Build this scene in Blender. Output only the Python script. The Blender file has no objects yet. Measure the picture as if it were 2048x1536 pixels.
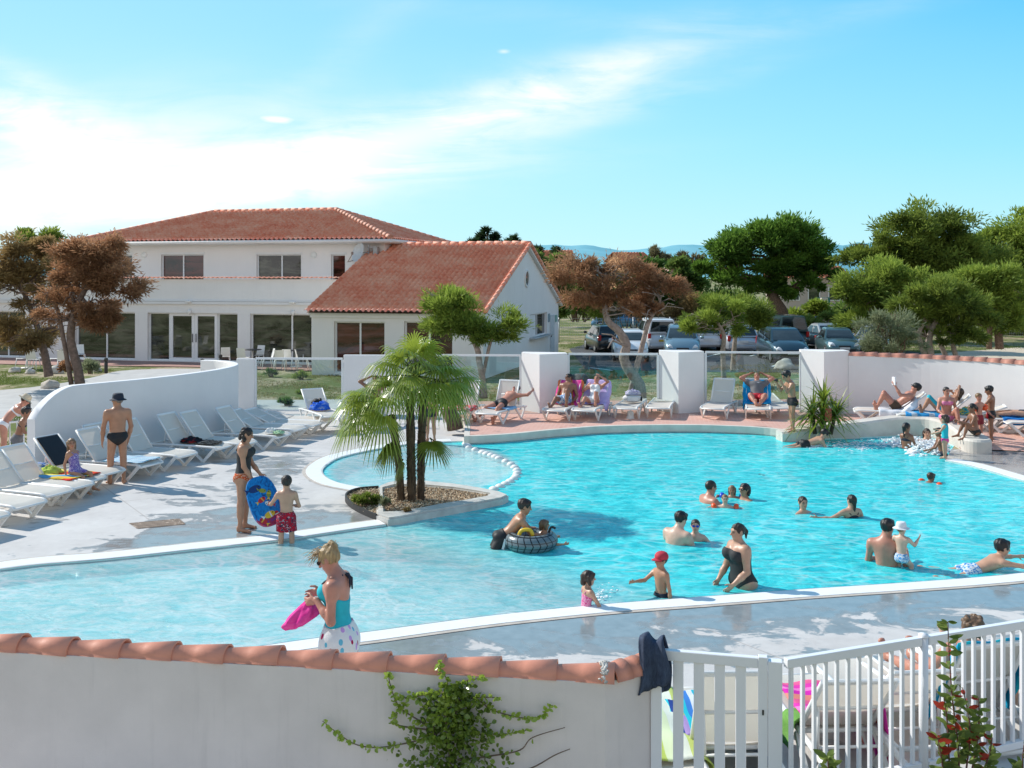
import bpy, bmesh, math, random
import numpy as np
from mathutils import Vector, Matrix, Quaternion, noise
from mathutils.geometry import delaunay_2d_cdt
random.seed(7)
SC = bpy.context.scene
COL = SC.collection
V = Vector
PI = math.pi
R = math.radians
# ------------------------------------------------------------------ camera model (pixel of the 2048x1536 photograph -> world)
FOC, YH, CAMH = 2000.0, 555.0, 4.0
WATER = -0.035
def G(px, py, z=0.0):
 """world point on the level z seen at photo pixel px, py"""
 y = FOC * (CAMH - z) / (py - YH)
 return V(((px - 1024) / FOC * y, y, z))
def P(px, py, y):
 """world point at depth y seen at photo pixel px, py"""
 return V(((px - 1024) / FOC * y, y, CAMH - (py - YH) / FOC * y))
# ------------------------------------------------------------------ objects
def tag(o, label=None, cat=None, group=None, kind=None):
 if label: o['label'] = label
 if cat: o['category'] = cat
 if group: o['group'] = group
 if kind: o['kind'] = kind
 return o
def empty(name, loc=(0, 0, 0), rz=0.0, label=None, cat=None, group=None, parent=None):
 o = bpy.data.objects.new(name, None)
 COL.objects.link(o)
 o.location = loc
 o.rotation_euler = (0, 0, rz)
 o.empty_display_size = .1
 if parent: o.parent = parent
 return tag(o, label, cat, group)
def link_mesh(name, me, mats=None, parent=None, smooth=False, loc=None):
 if mats is not None:
  if not isinstance(mats, (list, tuple)): mats = [mats]
  for m in mats: me.materials.append(m)
 o = bpy.data.objects.new(name, me)
 COL.objects.link(o)
 if parent: o.parent = parent
 if loc is not None: o.location = loc
 if smooth:
  me.polygons.foreach_set('use_smooth', [True] * len(me.polygons))
 return o
def copy_tree(o, parent=None):
 c = o.copy()
 COL.objects.link(c)
 c.parent = parent
 for ch in list(o.children):
  copy_tree(ch, c)
 return c
class MB:
 """collects shapes and links them as ONE mesh object"""
 def __init__(self):
  self.v = []; self.f = []; self.m = []; self.s = []
 def add(self, verts, faces, mi=0, smooth=False):
  b = len(self.v)
  self.v.extend([tuple(p) for p in verts])
  for fc in faces:
   self.f.append([b + i for i in fc]); self.m.append(mi); self.s.append(smooth)
  return self
 def box(self, c, s, rot=None, bev=0.0, mi=0):
  """box centred at c, full size s, rot = 3x3 Matrix or z angle"""
  if rot is None: rot = Matrix.Identity(3)
  elif not isinstance(rot, Matrix): rot = Matrix.Rotation(rot, 3, 'Z')
  hx, hy, hz = s[0] / 2, s[1] / 2, s[2] / 2
  c = V(c)
  if bev <= 0:
   vs = [c + rot @ V((x * hx, y * hy, z * hz)) for x in (-1, 1) for y in (-1, 1) for z in (-1, 1)]
   return self.add(vs, [(0, 1, 3, 2), (4, 6, 7, 5), (0, 4, 5, 1), (2, 3, 7, 6), (0, 2, 6, 4), (1, 5, 7, 3)], mi)
  b = min(bev, hx * .9, hy * .9, hz * .9)
  pts = []
  for x in (-1, 1):
   for y in (-1, 1):
    for z in (-1, 1):
     pts += [V((x * hx, y * (hy - b), z * (hz - b))), V((x * (hx - b), y * hy, z * (hz - b))), V((x * (hx - b), y * (hy - b), z * hz))]
  return self.hull([c + rot @ p for p in pts], mi)
 def hull(self, pts, mi=0, smooth=False):
  bm = bmesh.new()
  for p in pts: bm.verts.new(p)
  bmesh.ops.convex_hull(bm, input=bm.verts)
  bmesh.ops.delete(bm, geom=[v for v in bm.verts if not v.link_faces], context='VERTS')
  bmesh.ops.dissolve_limit(bm, angle_limit=.01, verts=bm.verts, edges=bm.edges)
  bm.verts.index_update()
  self.add([v.co.copy() for v in bm.verts], [[v.index for v in f.verts] for f in bm.faces], mi, smooth)
  bm.free()
  return self
 def tube(self, pts, rad, n=8, caps=True, mi=0, smooth=True, flat=None):
  """tube along pts; rad number or list; flat=(axis, factor) squashes the section"""
  pts = [V(p) for p in pts]
  if not isinstance(rad, (list, tuple)): rad = [rad] * len(pts)
  vs = []; prev = None
  for i, p in enumerate(pts):
   t = (pts[min(i + 1, len(pts) - 1)] - pts[max(i - 1, 0)])
   if t.length < 1e-9: t = V((0, 0, 1))
   t.normalize()
   if prev is None:
    a = V((0, 0, 1)) if abs(t.z) < .9 else V((1, 0, 0))
    u = t.cross(a).normalized()
   else:
    u = (prev - t * prev.dot(t))
    u = u.normalized() if u.length > 1e-6 else t.orthogonal().normalized()
   prev = u
   w = t.cross(u)
   for k in range(n):
    a = 2 * PI * k / n
    vs.append(p + (u * math.cos(a) + w * math.sin(a)) * rad[i])
  fs = []
  m = len(pts)
  for i in range(m - 1):
   for k in range(n):
    fs.append((i * n + k, i * n + (k + 1) % n, (i + 1) * n + (k + 1) % n, (i + 1) * n + k))
  self.add(vs, fs, mi, smooth)
  if caps:
   b = len(self.v) - len(vs)
   self.f.append([b + k for k in range(n)][::-1]); self.m.append(mi); self.s.append(False)
   self.f.append([b + (m - 1) * n + k for k in range(n)]); self.m.append(mi); self.s.append(False)
  return self
 def lathe(self, prof, c=(0, 0, 0), n=16, rot=None, mi=0, smooth=True):
  """prof: list of (radius, z)"""
  c = V(c); rot = rot or Matrix.Identity(3)
  vs = [c + rot @ V((r * math.cos(2 * PI * k / n), r * math.sin(2 * PI * k / n), z)) for r, z in prof for k in range(n)]
  fs = [(i * n + k, i * n + (k + 1) % n, (i + 1) * n + (k + 1) % n, (i + 1) * n + k) for i in range(len(prof) - 1) for k in range(n)]
  return self.add(vs, fs, mi, smooth)
 def bar(self, p0, p1, w, h, up=(0, 0, 1), mi=0, bev=0.0):
  """rectangular bar from p0 to p1, width w sideways, h along up"""
  p0, p1 = V(p0), V(p1)
  t = (p1 - p0); L = t.length; t.normalize()
  u = V(up)
  s = t.cross(u)
  if s.length < 1e-4: s = t.orthogonal()
  s.normalize(); u = s.cross(t).normalized()
  rot = Matrix((s, t, u)).transposed()
  return self.box((p0 + p1) / 2, (w, L, h), rot, bev, mi)
 def sphere(self, c, r, n=10, m=7, mi=0, rot=None, smooth=True):
  if not isinstance(r, (tuple, list)): r = (r, r, r)
  rot = rot or Matrix.Identity(3); c = V(c)
  vs = []
  for i in range(m + 1):
   th = PI * i / m
   for k in range(n):
    a = 2 * PI * k / n
    vs.append(c + rot @ V((r[0] * math.sin(th) * math.cos(a), r[1] * math.sin(th) * math.sin(a), r[2] * math.cos(th))))
  fs = [(i * n + k, (i + 1) * n + k, (i + 1) * n + (k + 1) % n, i * n + (k + 1) % n) for i in range(m) for k in range(n)]
  return self.add(vs, fs, mi, smooth)
 def grid(self, fn, nu, nv, mi=0, smooth=True, double=0.0):
  """fn(u,v) -> point for u, v in 0..1"""
  vs = [fn(i / nu, j / nv) for i in range(nu + 1) for j in range(nv + 1)]
  w = nv + 1
  fs = [(i * w + j, (i + 1) * w + j, (i + 1) * w + j + 1, i * w + j + 1) for i in range(nu) for j in range(nv)]
  return self.add(vs, fs, mi, smooth)
 def xform(self, M):
  self.v = [tuple(M @ V(p)) for p in self.v]
  return self
 def mesh(self, name):
  me = bpy.data.meshes.new(name)
  me.from_pydata(self.v, [], self.f)
  me.polygons.foreach_set('material_index', self.m)
  me.polygons.foreach_set('use_smooth', self.s)
  me.validate(verbose=False)
  me.update()
  return me
 def build(self, name, mats, parent=None, loc=None):
  return link_mesh(name, self.mesh(name), mats, parent, loc=loc)
# ------------------------------------------------------------------ materials
def srgb(r, g, b):
 def c(x):
  x /= 255.0
  return x / 12.92 if x <= .04045 else ((x + .055) / 1.055) ** 2.4
 return (c(r), c(g), c(b))
class NT:
 """small helper around a node tree"""
 def __init__(self, tree):
  self.t = tree; self.n = tree.nodes; self.l = tree.links
 def node(self, typ, **kw):
  nd = self.n.new(typ)
  ins = kw.pop('ins', {})
  for k, v in kw.items(): setattr(nd, k, v)
  for k, v in ins.items(): self.put(nd.inputs[k], v)
  return nd
 def put(self, sock, v):
  if isinstance(v, bpy.types.NodeSocket): self.l.new(v, sock)
  elif v is not None:
   if isinstance(v, (tuple, list, Vector)) and sock.type == 'RGBA' and len(v) == 3: v = (*v, 1)
   sock.default_value = v
 def math(self, op, a, b=None, c=None, clamp=False):
  nd = self.node('ShaderNodeMath', operation=op, use_clamp=clamp)
  self.put(nd.inputs[0], a)
  if b is not None: self.put(nd.inputs[1], b)
  if c is not None: self.put(nd.inputs[2], c)
  return nd.outputs[0]
 def mix(self, fac, a, b, blend='MIX'):
  nd = self.node('ShaderNodeMix', data_type='RGBA', blend_type=blend)
  self.put(nd.inputs[0], fac); self.put(nd.inputs[6], a); self.put(nd.inputs[7], b)
  return nd.outputs[2]
 def ramp(self, fac, stops, interp='LINEAR'):
  nd = self.node('ShaderNodeValToRGB')
  nd.color_ramp.interpolation = interp
  el = nd.color_ramp.elements
  while len(el) < len(stops): el.new(.5)
  for e, (p, c) in zip(el, stops):
   e.position = p
   e.color = (c, c, c, 1) if isinstance(c, (int, float)) else (*c, 1)
  self.put(nd.inputs[0], fac)
  return nd.outputs[0]
 def noise(self, vec, scale, detail=4, rough=.55, dist=0.0, out=0):
  nd = self.node('ShaderNodeTexNoise')
  if vec is not None: self.put(nd.inputs['Vector'], vec)
  nd.inputs['Scale'].default_value = scale
  nd.inputs['Detail'].default_value = detail
  nd.inputs['Roughness'].default_value = rough
  nd.inputs['Distortion'].default_value = dist
  return nd.outputs[out]
 def mapping(self, vec, loc=(0, 0, 0), rot=(0, 0, 0), scale=(1, 1, 1)):
  nd = self.node('ShaderNodeMapping')
  self.put(nd.inputs['Vector'], vec)
  nd.inputs['Location'].default_value = loc
  nd.inputs['Rotation'].default_value = rot
  nd.inputs['Scale'].default_value = scale
  return nd.outputs[0]
 def bump(self, h, strength=.3, dist=.01, normal=None):
  nd = self.node('ShaderNodeBump')
  nd.inputs['Strength'].default_value = strength
  nd.inputs['Distance'].default_value = dist
  self.put(nd.inputs['Height'], h)
  if normal is not None: self.put(nd.inputs['Normal'], normal)
  return nd.outputs[0]
 def smooth(self, x, a, b):
  nd = self.node('ShaderNodeMapRange', interpolation_type='SMOOTHSTEP')
  self.put(nd.inputs[0], x)
  nd.inputs[1].default_value = a; nd.inputs[2].default_value = b
  nd.inputs[3].default_value = 0; nd.inputs[4].default_value = 1
  return nd.outputs[0]
def new_mat(name):
 m = bpy.data.materials.new(name)
 m.use_nodes = True
 t = NT(m.node_tree)
 bs = m.node_tree.nodes['Principled BSDF']
 return m, t, bs
_MC = {}
def mat(name, col, rough=.6, var=.10, scale=6.0, bump=0.0, bscale=60.0, metal=0.0, spec=.5, coord='Object', tintattr=None, trans=0.0, streak=0.0, hue=None):
 """base colour varied by noise, optional bump, optional vertical weather streaks"""
 if name in _MC: return _MC[name]
 m, t, bs = new_mat(name)
 tc = t.node('ShaderNodeTexCoord').outputs[coord]
 n = t.noise(tc, scale, 5)
 dk = tuple(c * (1 - var) for c in col)
 lt = tuple(min(1, c * (1 + var)) for c in col)
 if hue: dk = hue
 c = t.ramp(n, [(.3, dk), (.7, lt)])
 if streak > 0:
  sm = t.mapping(tc, scale=(1, 1, .08))
  sn = t.noise(sm, 9, 4, .6)
  c = t.mix(t.math('MULTIPLY', t.smooth(sn, .52, .8), streak), c, tuple(x * .55 for x in col))
 if tintattr:
  at = t.node('ShaderNodeAttribute', attribute_name=tintattr)
  c = t.mix(1.0, c, at.outputs['Color'], 'MULTIPLY')
 t.put(bs.inputs['Base Color'], c)
 bs.inputs['Roughness'].default_value = rough
 bs.inputs['Metallic'].default_value = metal
 bs.inputs['Specular IOR Level'].default_value = spec
 if trans: bs.inputs['Transmission Weight'].default_value = trans
 if bump > 0:
  bn = t.noise(tc, bscale, 4)
  t.put(bs.inputs['Normal'], t.bump(bn, bump, .01))
 _MC[name] = m
 return m
def leaf_mat(name, dark, light, rough=.5, transl=.42, scale=1.2):
 """foliage: colour from the 'tint' attribute of each leaf and a broad noise, with light passing through"""
 if name in _MC: return _MC[name]
 m, t, bs = new_mat(name)
 at = t.node('ShaderNodeAttribute', attribute_name='tint')
 tc = t.node('ShaderNodeTexCoord').outputs['Object']
 n = t.noise(tc, scale, 3)
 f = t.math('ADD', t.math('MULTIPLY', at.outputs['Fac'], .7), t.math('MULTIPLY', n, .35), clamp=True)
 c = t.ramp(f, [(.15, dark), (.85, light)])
 t.put(bs.inputs['Base Color'], c)
 bs.inputs['Roughness'].default_value = rough
 bs.inputs['Specular IOR Level'].default_value = .12
 tr = t.node('ShaderNodeBsdfTranslucent')
 t.put(tr.inputs[0], t.mix(.5, c, light))
 mx = t.node('ShaderNodeMixShader')
 mx.inputs[0].default_value = transl
 t.l.new(bs.outputs[0], mx.inputs[1]); t.l.new(tr.outputs[0], mx.inputs[2])
 t.l.new(mx.outputs[0], t.n['Material Output'].inputs[0])
 _MC[name] = m
 return m
def poly_sheet(name, outer, holes, m, zf=None, parent=None, grid=None):
 """flat sheet from an outline with holes (points are world xyz), triangulated"""
 pts = []; edges = []
 def loop(lp):
  b = len(pts)
  pts.extend([V((p[0], p[1])) for p in lp])
  n = len(lp)
  edges.extend([(b + i, b + (i + 1) % n) for i in range(n)])
 loop(outer)
 for h in holes: loop(h)
 def inside(p, lp):
  r = False; n = len(lp)
  for i in range(n):
   a, b = lp[i], lp[(i + 1) % n]
   if (a[1] > p[1]) != (b[1] > p[1]) and p[0] < (b[0] - a[0]) * (p[1] - a[1]) / (b[1] - a[1]) + a[0]: r = not r
  return r
 if grid:
  xs = [p[0] for p in outer]; ys = [p[1] for p in outer]
  x = min(xs) + grid / 2
  while x < max(xs):
   y = min(ys) + grid / 2
   while y < max(ys):
    if inside((x, y), outer) and not any(inside((x, y), h) for h in holes): pts.append(V((x, y)))
    y += grid
   x += grid
 vs, es, fs, _, _, _ = delaunay_2d_cdt(pts, edges, [], 0, 1e-5)
 keep = []
 for f in fs:
  c = sum((vs[i] for i in f), V((0, 0))) / len(f)
  if inside(c, outer) and not any(inside(c, h) for h in holes): keep.append(list(f))
 z0 = outer[0][2] if len(outer[0]) > 2 else 0
 me = bpy.data.meshes.new(name)
 me.from_pydata([(v.x, v.y, zf(v.x, v.y) if zf else z0) for v in vs], [], keep)
 bm = bmesh.new(); bm.from_mesh(me)
 for f in bm.faces:
  if f.normal.z < 0: f.normal_flip()
 bm.to_mesh(me); bm.free()
 return link_mesh(name, me, m, parent)
def smooth_line(pts, n=6, closed=False):
 """Catmull-Rom through points"""
 pts = [V(p) for p in pts]
 out = []
 N = len(pts)
 for i in range(N if closed else N - 1):
  p0 = pts[(i - 1) % N] if closed or i > 0 else pts[0]
  p1 = pts[i]; p2 = pts[(i + 1) % N]
  p3 = pts[(i + 2) % N] if closed or i + 2 < N else pts[-1]
  for k in range(n):
   t = k / n
   out.append(.5 * ((2 * p1) + (p2 - p0) * t + (2 * p0 - 5 * p1 + 4 * p2 - p3) * t * t + (3 * p1 - p0 - 3 * p2 + p3) * t ** 3))
 if not closed: out.append(pts[-1].copy())
 return out
def strip_offsets(line, closed=False):
 """left-hand normals (in xy) along a polyline"""
 N = len(line); ns = []
 for i in range(N):
  a = line[(i - 1) % N] if closed or i > 0 else line[i]
  b = line[(i + 1) % N] if closed or i < N - 1 else line[i]
  t = V((b[0] - a[0], b[1] - a[1], 0))
  if t.length < 1e-9: t = V((1, 0, 0))
  t.normalize()
  ns.append(V((-t.y, t.x, 0)))
 return ns
def sweep(line, section, closed=False, caps=True, mb=None, mi=0, smooth=False):
 """sweep a section [(offset to the left, z)] along a polyline, z relative to the line's z"""
 mb = mb or MB()
 ns = strip_offsets(line, closed)
 k = len(section)
 vs = [V(p) + n * o + V((0, 0, z)) for p, n in zip(line, ns) for o, z in section]
 N = len(line); fs = []
 for i in range(N if closed else N - 1):
  a = i * k; b = ((i + 1) % N) * k
  for j in range(k):
   fs.append((a + j, b + j, b + (j + 1) % k, a + (j + 1) % k))
 if caps and not closed:
  fs.append(list(range(k))); fs.append([(N - 1) * k + j for j in range(k)][::-1])
 mb.add(vs, fs, mi, smooth)
 return mb
# ------------------------------------------------------------------ people: one smooth surface grown from joints
_CORN = [(i, j, k) for i in (0, 1) for j in (0, 1) for k in (0, 1)]
_EDGE = [(a, b) for a in _CORN for b in _CORN if sum(abs(x - y) for x, y in zip(a, b)) == 1 and a < b]
def nets(d, origin, h):
 """surface nets of a sampled distance field -> verts, quads"""
 s = d < 0
 nx, ny, nz = d.shape
 cnt = np.zeros((nx - 1, ny - 1, nz - 1), np.int8)
 for i, j, k in _CORN: cnt += s[i:nx - 1 + i, j:ny - 1 + j, k:nz - 1 + k]
 act = (cnt > 0) & (cnt < 8)
 ci = np.argwhere(act)
 idx = -np.ones(act.shape, np.int64)
 idx[act] = np.arange(len(ci))
 acc = np.zeros((len(ci), 3)); w = np.zeros(len(ci))
 for a, b in _EDGE:
  da = d[ci[:, 0] + a[0], ci[:, 1] + a[1], ci[:, 2] + a[2]]
  db = d[ci[:, 0] + b[0], ci[:, 1] + b[1], ci[:, 2] + b[2]]
  m = (da < 0) != (db < 0)
  t = da[m] / (da[m] - db[m])
  acc[m] += np.array(a) + t[:, None] * (np.array(b) - np.array(a)); w[m] += 1
 vs = np.array(origin) + h * (ci + acc / np.maximum(w, 1)[:, None])
 quads = []
 for ax in range(3):
  u, v = (ax + 1) % 3, (ax + 2) % 3
  sl0 = [slice(None)] * 3; sl1 = [slice(None)] * 3
  sl0[ax] = slice(0, -1); sl1[ax] = slice(1, None)
  A = s[tuple(sl0)]; B = s[tuple(sl1)]
  e = np.argwhere(A != B)
  e = e[(e[:, u] > 0) & (e[:, v] > 0) & (e[:, u] < d.shape[u] - 1) & (e[:, v] < d.shape[v] - 1)]
  if not len(e): continue
  flip = A[e[:, 0], e[:, 1], e[:, 2]]
  def cell(du, dv):
   c = e.copy(); c[:, u] -= du; c[:, v] -= dv
   return idx[c[:, 0], c[:, 1], c[:, 2]]
  q = np.stack([cell(1, 1), cell(0, 1), cell(0, 0), cell(1, 0)], 1)
  q[~flip] = q[~flip][:, ::-1]
  quads.append(q)
 quads = np.concatenate(quads)
 quads = quads[(quads >= 0).all(1)]
 return vs, quads
class Prim:
 """round cone (p0, p1, r0, r1) or ellipsoid (c, frame, radii), optional clip planes (point, outward normal)"""
 def __init__(self, kind, a, b, c, d=None, k=.02, clip=None, flat=None):
  self.kind, self.a, self.b, self.c, self.d, self.k = kind, a, b, c, d, k
  self.clip = clip or []
  self.flat = flat
 def bounds(self, infl):
  if self.kind == 'rc':
   r = max(self.c, self.d) + infl
   lo = np.minimum(self.a, self.b) - r; hi = np.maximum(self.a, self.b) + r
  else:
   ext = np.sqrt(((self.b * (self.c + infl)[None, :]) ** 2).sum(1))
   lo = self.a - ext; hi = self.a + ext
  return lo, hi
 def dist(self, X, Y, Z, infl=0.0):
  if self.kind == 'rc':
   ab = self.b - self.a
   L2 = max((ab ** 2).sum(), 1e-9)
   px, py, pz = X - self.a[0], Y - self.a[1], Z - self.a[2]
   t = np.clip((px * ab[0] + py * ab[1] + pz * ab[2]) / L2, 0, 1)
   qx, qy, qz = px - t * ab[0], py - t * ab[1], pz - t * ab[2]
   if self.flat is not None:
    ax, f = self.flat
    c = qx * ax[0] + qy * ax[1] + qz * ax[2]
    qx = qx + ax[0] * c * (f - 1); qy = qy + ax[1] * c * (f - 1); qz = qz + ax[2] * c * (f - 1)
   d = np.sqrt(qx * qx + qy * qy + qz * qz) - (self.c + t * (self.d - self.c)) - infl
  else:
   px, py, pz = X - self.a[0], Y - self.a[1], Z - self.a[2]
   Fm = self.b; r = self.c + infl
   q = [px * Fm[0, i] + py * Fm[1, i] + pz * Fm[2, i] for i in range(3)]
   k0 = np.sqrt(sum((q[i] / r[i]) ** 2 for i in range(3)))
   k1 = np.sqrt(sum((q[i] / (r[i] * r[i])) ** 2 for i in range(3)))
   d = k0 * (k0 - 1) / np.maximum(k1, 1e-6)
  for p, n in self.clip:
   d = np.maximum(d, (X - p[0]) * n[0] + (Y - p[1]) * n[1] + (Z - p[2]) * n[2])
  return d
def NP(v): return np.array(v, float)
def field_mesh(prims, h, infl=0.0, planes=(), carve=(), wob=None):
 lo = np.min([p.bounds(infl)[0] for p in prims], 0) - 2.5 * h
 hi = np.max([p.bounds(infl)[1] for p in prims], 0) + 2.5 * h
 n = np.ceil((hi - lo) / h).astype(int) + 1
 xs = [lo[i] + h * np.arange(n[i]) for i in range(3)]
 F = np.full(n, 1.0)
 for p in prims:
  a, b = p.bounds(infl)
  m = p.k + 2 * h
  i0 = np.maximum(((a - m - lo) / h).astype(int), 0); i1 = np.minimum(((b + m - lo) / h).astype(int) + 2, n)
  X = xs[0][i0[0]:i1[0], None, None]; Y = xs[1][None, i0[1]:i1[1], None]; Z = xs[2][None, None, i0[2]:i1[2]]
  d = p.dist(X, Y, Z, infl)
  S = (slice(i0[0], i1[0]), slice(i0[1], i1[1]), slice(i0[2], i1[2]))
  f = F[S]
  k = p.k
  hh = np.clip(.5 + .5 * (f - d) / k, 0, 1)
  F[S] = f * (1 - hh) + d * hh - k * hh * (1 - hh)
 X = xs[0][:, None, None]; Y = xs[1][None, :, None]; Z = xs[2][None, None, :]
 for p in carve:
  F = np.maximum(F, -p.dist(X, Y, Z))
 for p, nn in planes:
  F = np.maximum(F, (X - p[0]) * nn[0] + (Y - p[1]) * nn[1] + (Z - p[2]) * nn[2])
 if wob is not None:
  a, fr, ph = wob
  F = F + a * (np.sin(X * fr + ph + Z * fr * .35) * np.sin(Y * fr * 1.13 + ph * 2 + Z * fr * .2))
 return nets(F, lo, h)
def ortho(up, fwd):
 u = V(up).normalized()
 f = V(fwd); f = f - u * f.dot(u)
 if f.length < 1e-4: f = u.orthogonal()
 f.normalize()
 r = f.cross(u)
 return r, f, u
def frame_np(r, f, u):
 return np.array([[r.x, f.x, u.x], [r.y, f.y, u.y], [r.z, f.z, u.z]])
SKIN = {}
def skin_mat(key='tan'):
 if key in SKIN: return SKIN[key]
 col = {'pale': (.62, .40, .30), 'tan': (.44, .225, .135), 'dark': (.27, .125, .072), 'red': (.50, .225, .155), 'mid': (.52, .30, .20)}[key]
 m, t, bs = new_mat('skin_' + key)
 tc = t.node('ShaderNodeTexCoord').outputs['Object']
 n = t.noise(tc, 9, 5)
 c = t.ramp(n, [(.3, tuple(x * .86 for x in col)), (.7, tuple(min(1, x * 1.1) for x in col))])
 at = t.node('ShaderNodeAttribute', attribute_name='paint')
 c = t.mix(1.0, c, at.outputs['Color'], 'MULTIPLY')
 t.put(bs.inputs['Base Color'], c)
 bs.inputs['Roughness'].default_value = .42
 bs.inputs['Specular IOR Level'].default_value = .5
 bs.inputs['Subsurface Weight'].default_value = .06
 bs.inputs['Subsurface Radius'].default_value = (.02, .008, .004)
 SKIN[key] = m
 return m
def hair_mat(key):
 col = {'black': (.012, .009, .008), 'brown': (.045, .024, .014), 'dark': (.022, .013, .009), 'blond': (.36, .24, .11), 'fair': (.22, .13, .065), 'grey': (.2, .18, .16), 'light': (.14, .08, .042)}[key]
 k = 'hair_' + key
 if k in _MC: return _MC[k]
 m, t, bs = new_mat(k)
 tc = t.node('ShaderNodeTexCoord').outputs['Object']
 n = t.noise(t.mapping(tc, scale=(60, 60, 9)), 1.0, 4, .6)
 c = t.ramp(n, [(.3, tuple(x * .45 for x in col)), (.75, tuple(min(1, x * 1.5) for x in col))])
 t.put(bs.inputs['Base Color'], c)
 bs.inputs['Roughness'].default_value = .45
 t.put(bs.inputs['Normal'], t.bump(n, .6, .01))
 _MC[k] = m
 return m
class Figure:
 """joints and prims of one person; body frame: x right, y forward, z up, yaw turns it about z"""
 def __init__(self, Ht=1.7, sex='m', age='adult', yaw=0, sp=(0, 0, 1), ch=None, twist=0, hd=None, look=None,
     la=((-.18, 0, -1), (-.1, .12, -1)), ra=((.18, 0, -1), (.1, .12, -1)),
     ll=((-.06, .02, -1), (-.03, -.05, -1)), rl=((.06, .02, -1), (.03, -.05, -1)),
     lf=None, rf=None, lh=None, rh=None, fat=1.0, curl=.5, hands=True, hs=1.0, sit=False):
  self.Ht = Ht
  s = Ht
  child = age == 'child'; todd = age == 'toddler'
  hk = (1.0 if age == 'adult' else 1.2 if child else 1.42) * hs
  lim = 1.0 if age == 'adult' else .9 if child else 1.12
  tor = 1.0 if age == 'adult' else .92 if child else 1.05
  ca, sa = math.cos(R(yaw)), math.sin(R(yaw))
  Rz = Matrix.Rotation(R(yaw), 3, 'Z')
  W = lambda v: Rz @ V(v).normalized()
  self.Rz = Rz
  sp_ = W(sp); ch_ = W(ch if ch else sp)
  right = Rz @ V((1, 0, 0))
  fw = Rz @ V((0, 1, 0))
  legf = .475 if age == 'adult' else .44 if child else .37
  torL = .295 if age == 'adult' else .30 if child else .33
  fem = sex == 'f'
  pel = V((0, 0, 0))
  # pelvis frame
  pr, pf, pu = ortho(sp_, fw if abs(sp_.dot(fw)) < .95 else W((0, 0, 1 if sp_.dot(fw) < 0 else -1)))
  if sp_.dot(fw) < -.75: pr, pf, pu = ortho(sp_, W((0, .2, 1)))
  if sp_.dot(fw) > .75: pr, pf, pu = ortho(sp_, W((0, .2, -1)))
  ff = fw
  if ch_.dot(fw) < -.75: ff = W((0, .2, 1))
  if ch_.dot(fw) > .75: ff = W((0, .2, -1))
  cr, cf, cu = ortho(ch_, Matrix.Rotation(R(twist), 3, ch_) @ ff)
  self.pf, self.pu, self.pr, self.cf, self.cu, self.cr = pf, pu, pr, cf, cu, cr
  J = self.J = {}
  J['pel'] = pel
  J['waist'] = pel + sp_ * torL * s * .42
  J['chest'] = J['waist'] + ch_ * torL * s * .30
  J['neck'] = J['waist'] + ch_ * torL * s * .58
  hd_ = W(hd) if hd else (ch_ * .6 + V((0, 0, 1)) * .5).normalized()
  lk = W(look) if look else cf
  hr_, hf, hu = ortho(hd_, lk)
  self.hr, self.hf, self.hu = hr_, hf, hu
  hh = .0655 * s * hk                     # half head height
  self.hh = hh
  J['head'] = J['neck'] + hd_ * (.038 * s + hh * .92)
  J['top'] = J['head'] + hu * hh
  sw = (.108 if not fem else .094) * s * tor * (.97 if child else 1)
  J['lsh'] = J['neck'] - cr * sw - cu * .028 * s
  J['rsh'] = J['neck'] + cr * sw - cu * .028 * s
  ual, fal = .168 * s * (1 if not todd else .85), .142 * s * (1 if not todd else .85)
  hl = .088 * s
  for sd, arm, hdir in (('l', la, lh), ('r', ra, rh)):
   J[sd + 'el'] = J[sd + 'sh'] + W(arm[0]) * ual
   J[sd + 'wr'] = J[sd + 'el'] + W(arm[1]) * fal
   J[sd + 'hd'] = W(hdir) if hdir else W(arm[1])
   J[sd + 'ha'] = J[sd + 'wr'] + J[sd + 'hd'] * hl * .55
  hw = (.050 if not fem else .054) * s
  thl, shl = legf * s * .5, legf * s * .5 - .0 * s
  for sd, leg, fo, sg in (('l', ll, lf, -1), ('r', rl, rf, 1)):
   J[sd + 'hip'] = pel + pr * sg * hw - pu * .012 * s
   J[sd + 'kn'] = J[sd + 'hip'] + W(leg[0]) * thl
   J[sd + 'an'] = J[sd + 'kn'] + W(leg[1]) * shl
   fd = W(fo) if fo else W((.14 * sg, 1, -.12))
   J[sd + 'fd'] = fd
   J[sd + 'toe'] = J[sd + 'an'] + fd * .095 * s - V((0, 0, .020 * s if not fo else .008 * s))
  Pm = self.P = {}
  I = lambda r, f, u: frame_np(r, f, u)
  FP, FC, FH = I(pr, pf, pu), I(cr, cf, cu), I(hr_, hf, hu)
  self.FP, self.FC, self.FH = FP, FC, FH
  k1 = .045 * s
  wide = fat
  E = lambda c, Fm, r, k=k1: Prim('el', NP(c), Fm, NP(r) * s, k=k)
  RC = lambda a, b, r0, r1, k=.018 * s, flat=None: Prim('rc', NP(a), NP(b), r0 * s, r1 * s, k=k, flat=flat)
  if fem:
   Pm['pelvis'] = E(pel + pu * .012 * s - pf * .004 * s, FP, (.094 * wide, .064 * wide, .072))
   Pm['belly'] = E(J['waist'] - pu * .015 * s, FP, (.074 * wide, .055 * wide, .085))
   Pm['ribs'] = E(J['chest'] + cu * .005 * s, FC, (.084 * wide, .060 * wide, .095))
  else:
   Pm['pelvis'] = E(pel + pu * .014 * s, FP, (.088 * wide * tor, .060 * wide, .070))
   Pm['belly'] = E(J['waist'] - pu * .012 * s, FP, (.080 * wide * tor, .056 * wide, .09))
   Pm['ribs'] = E(J['chest'] + cu * .008 * s, FC, (.094 * tor * (1 + (wide - 1) * .6), .064 * wide, .1))
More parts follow.
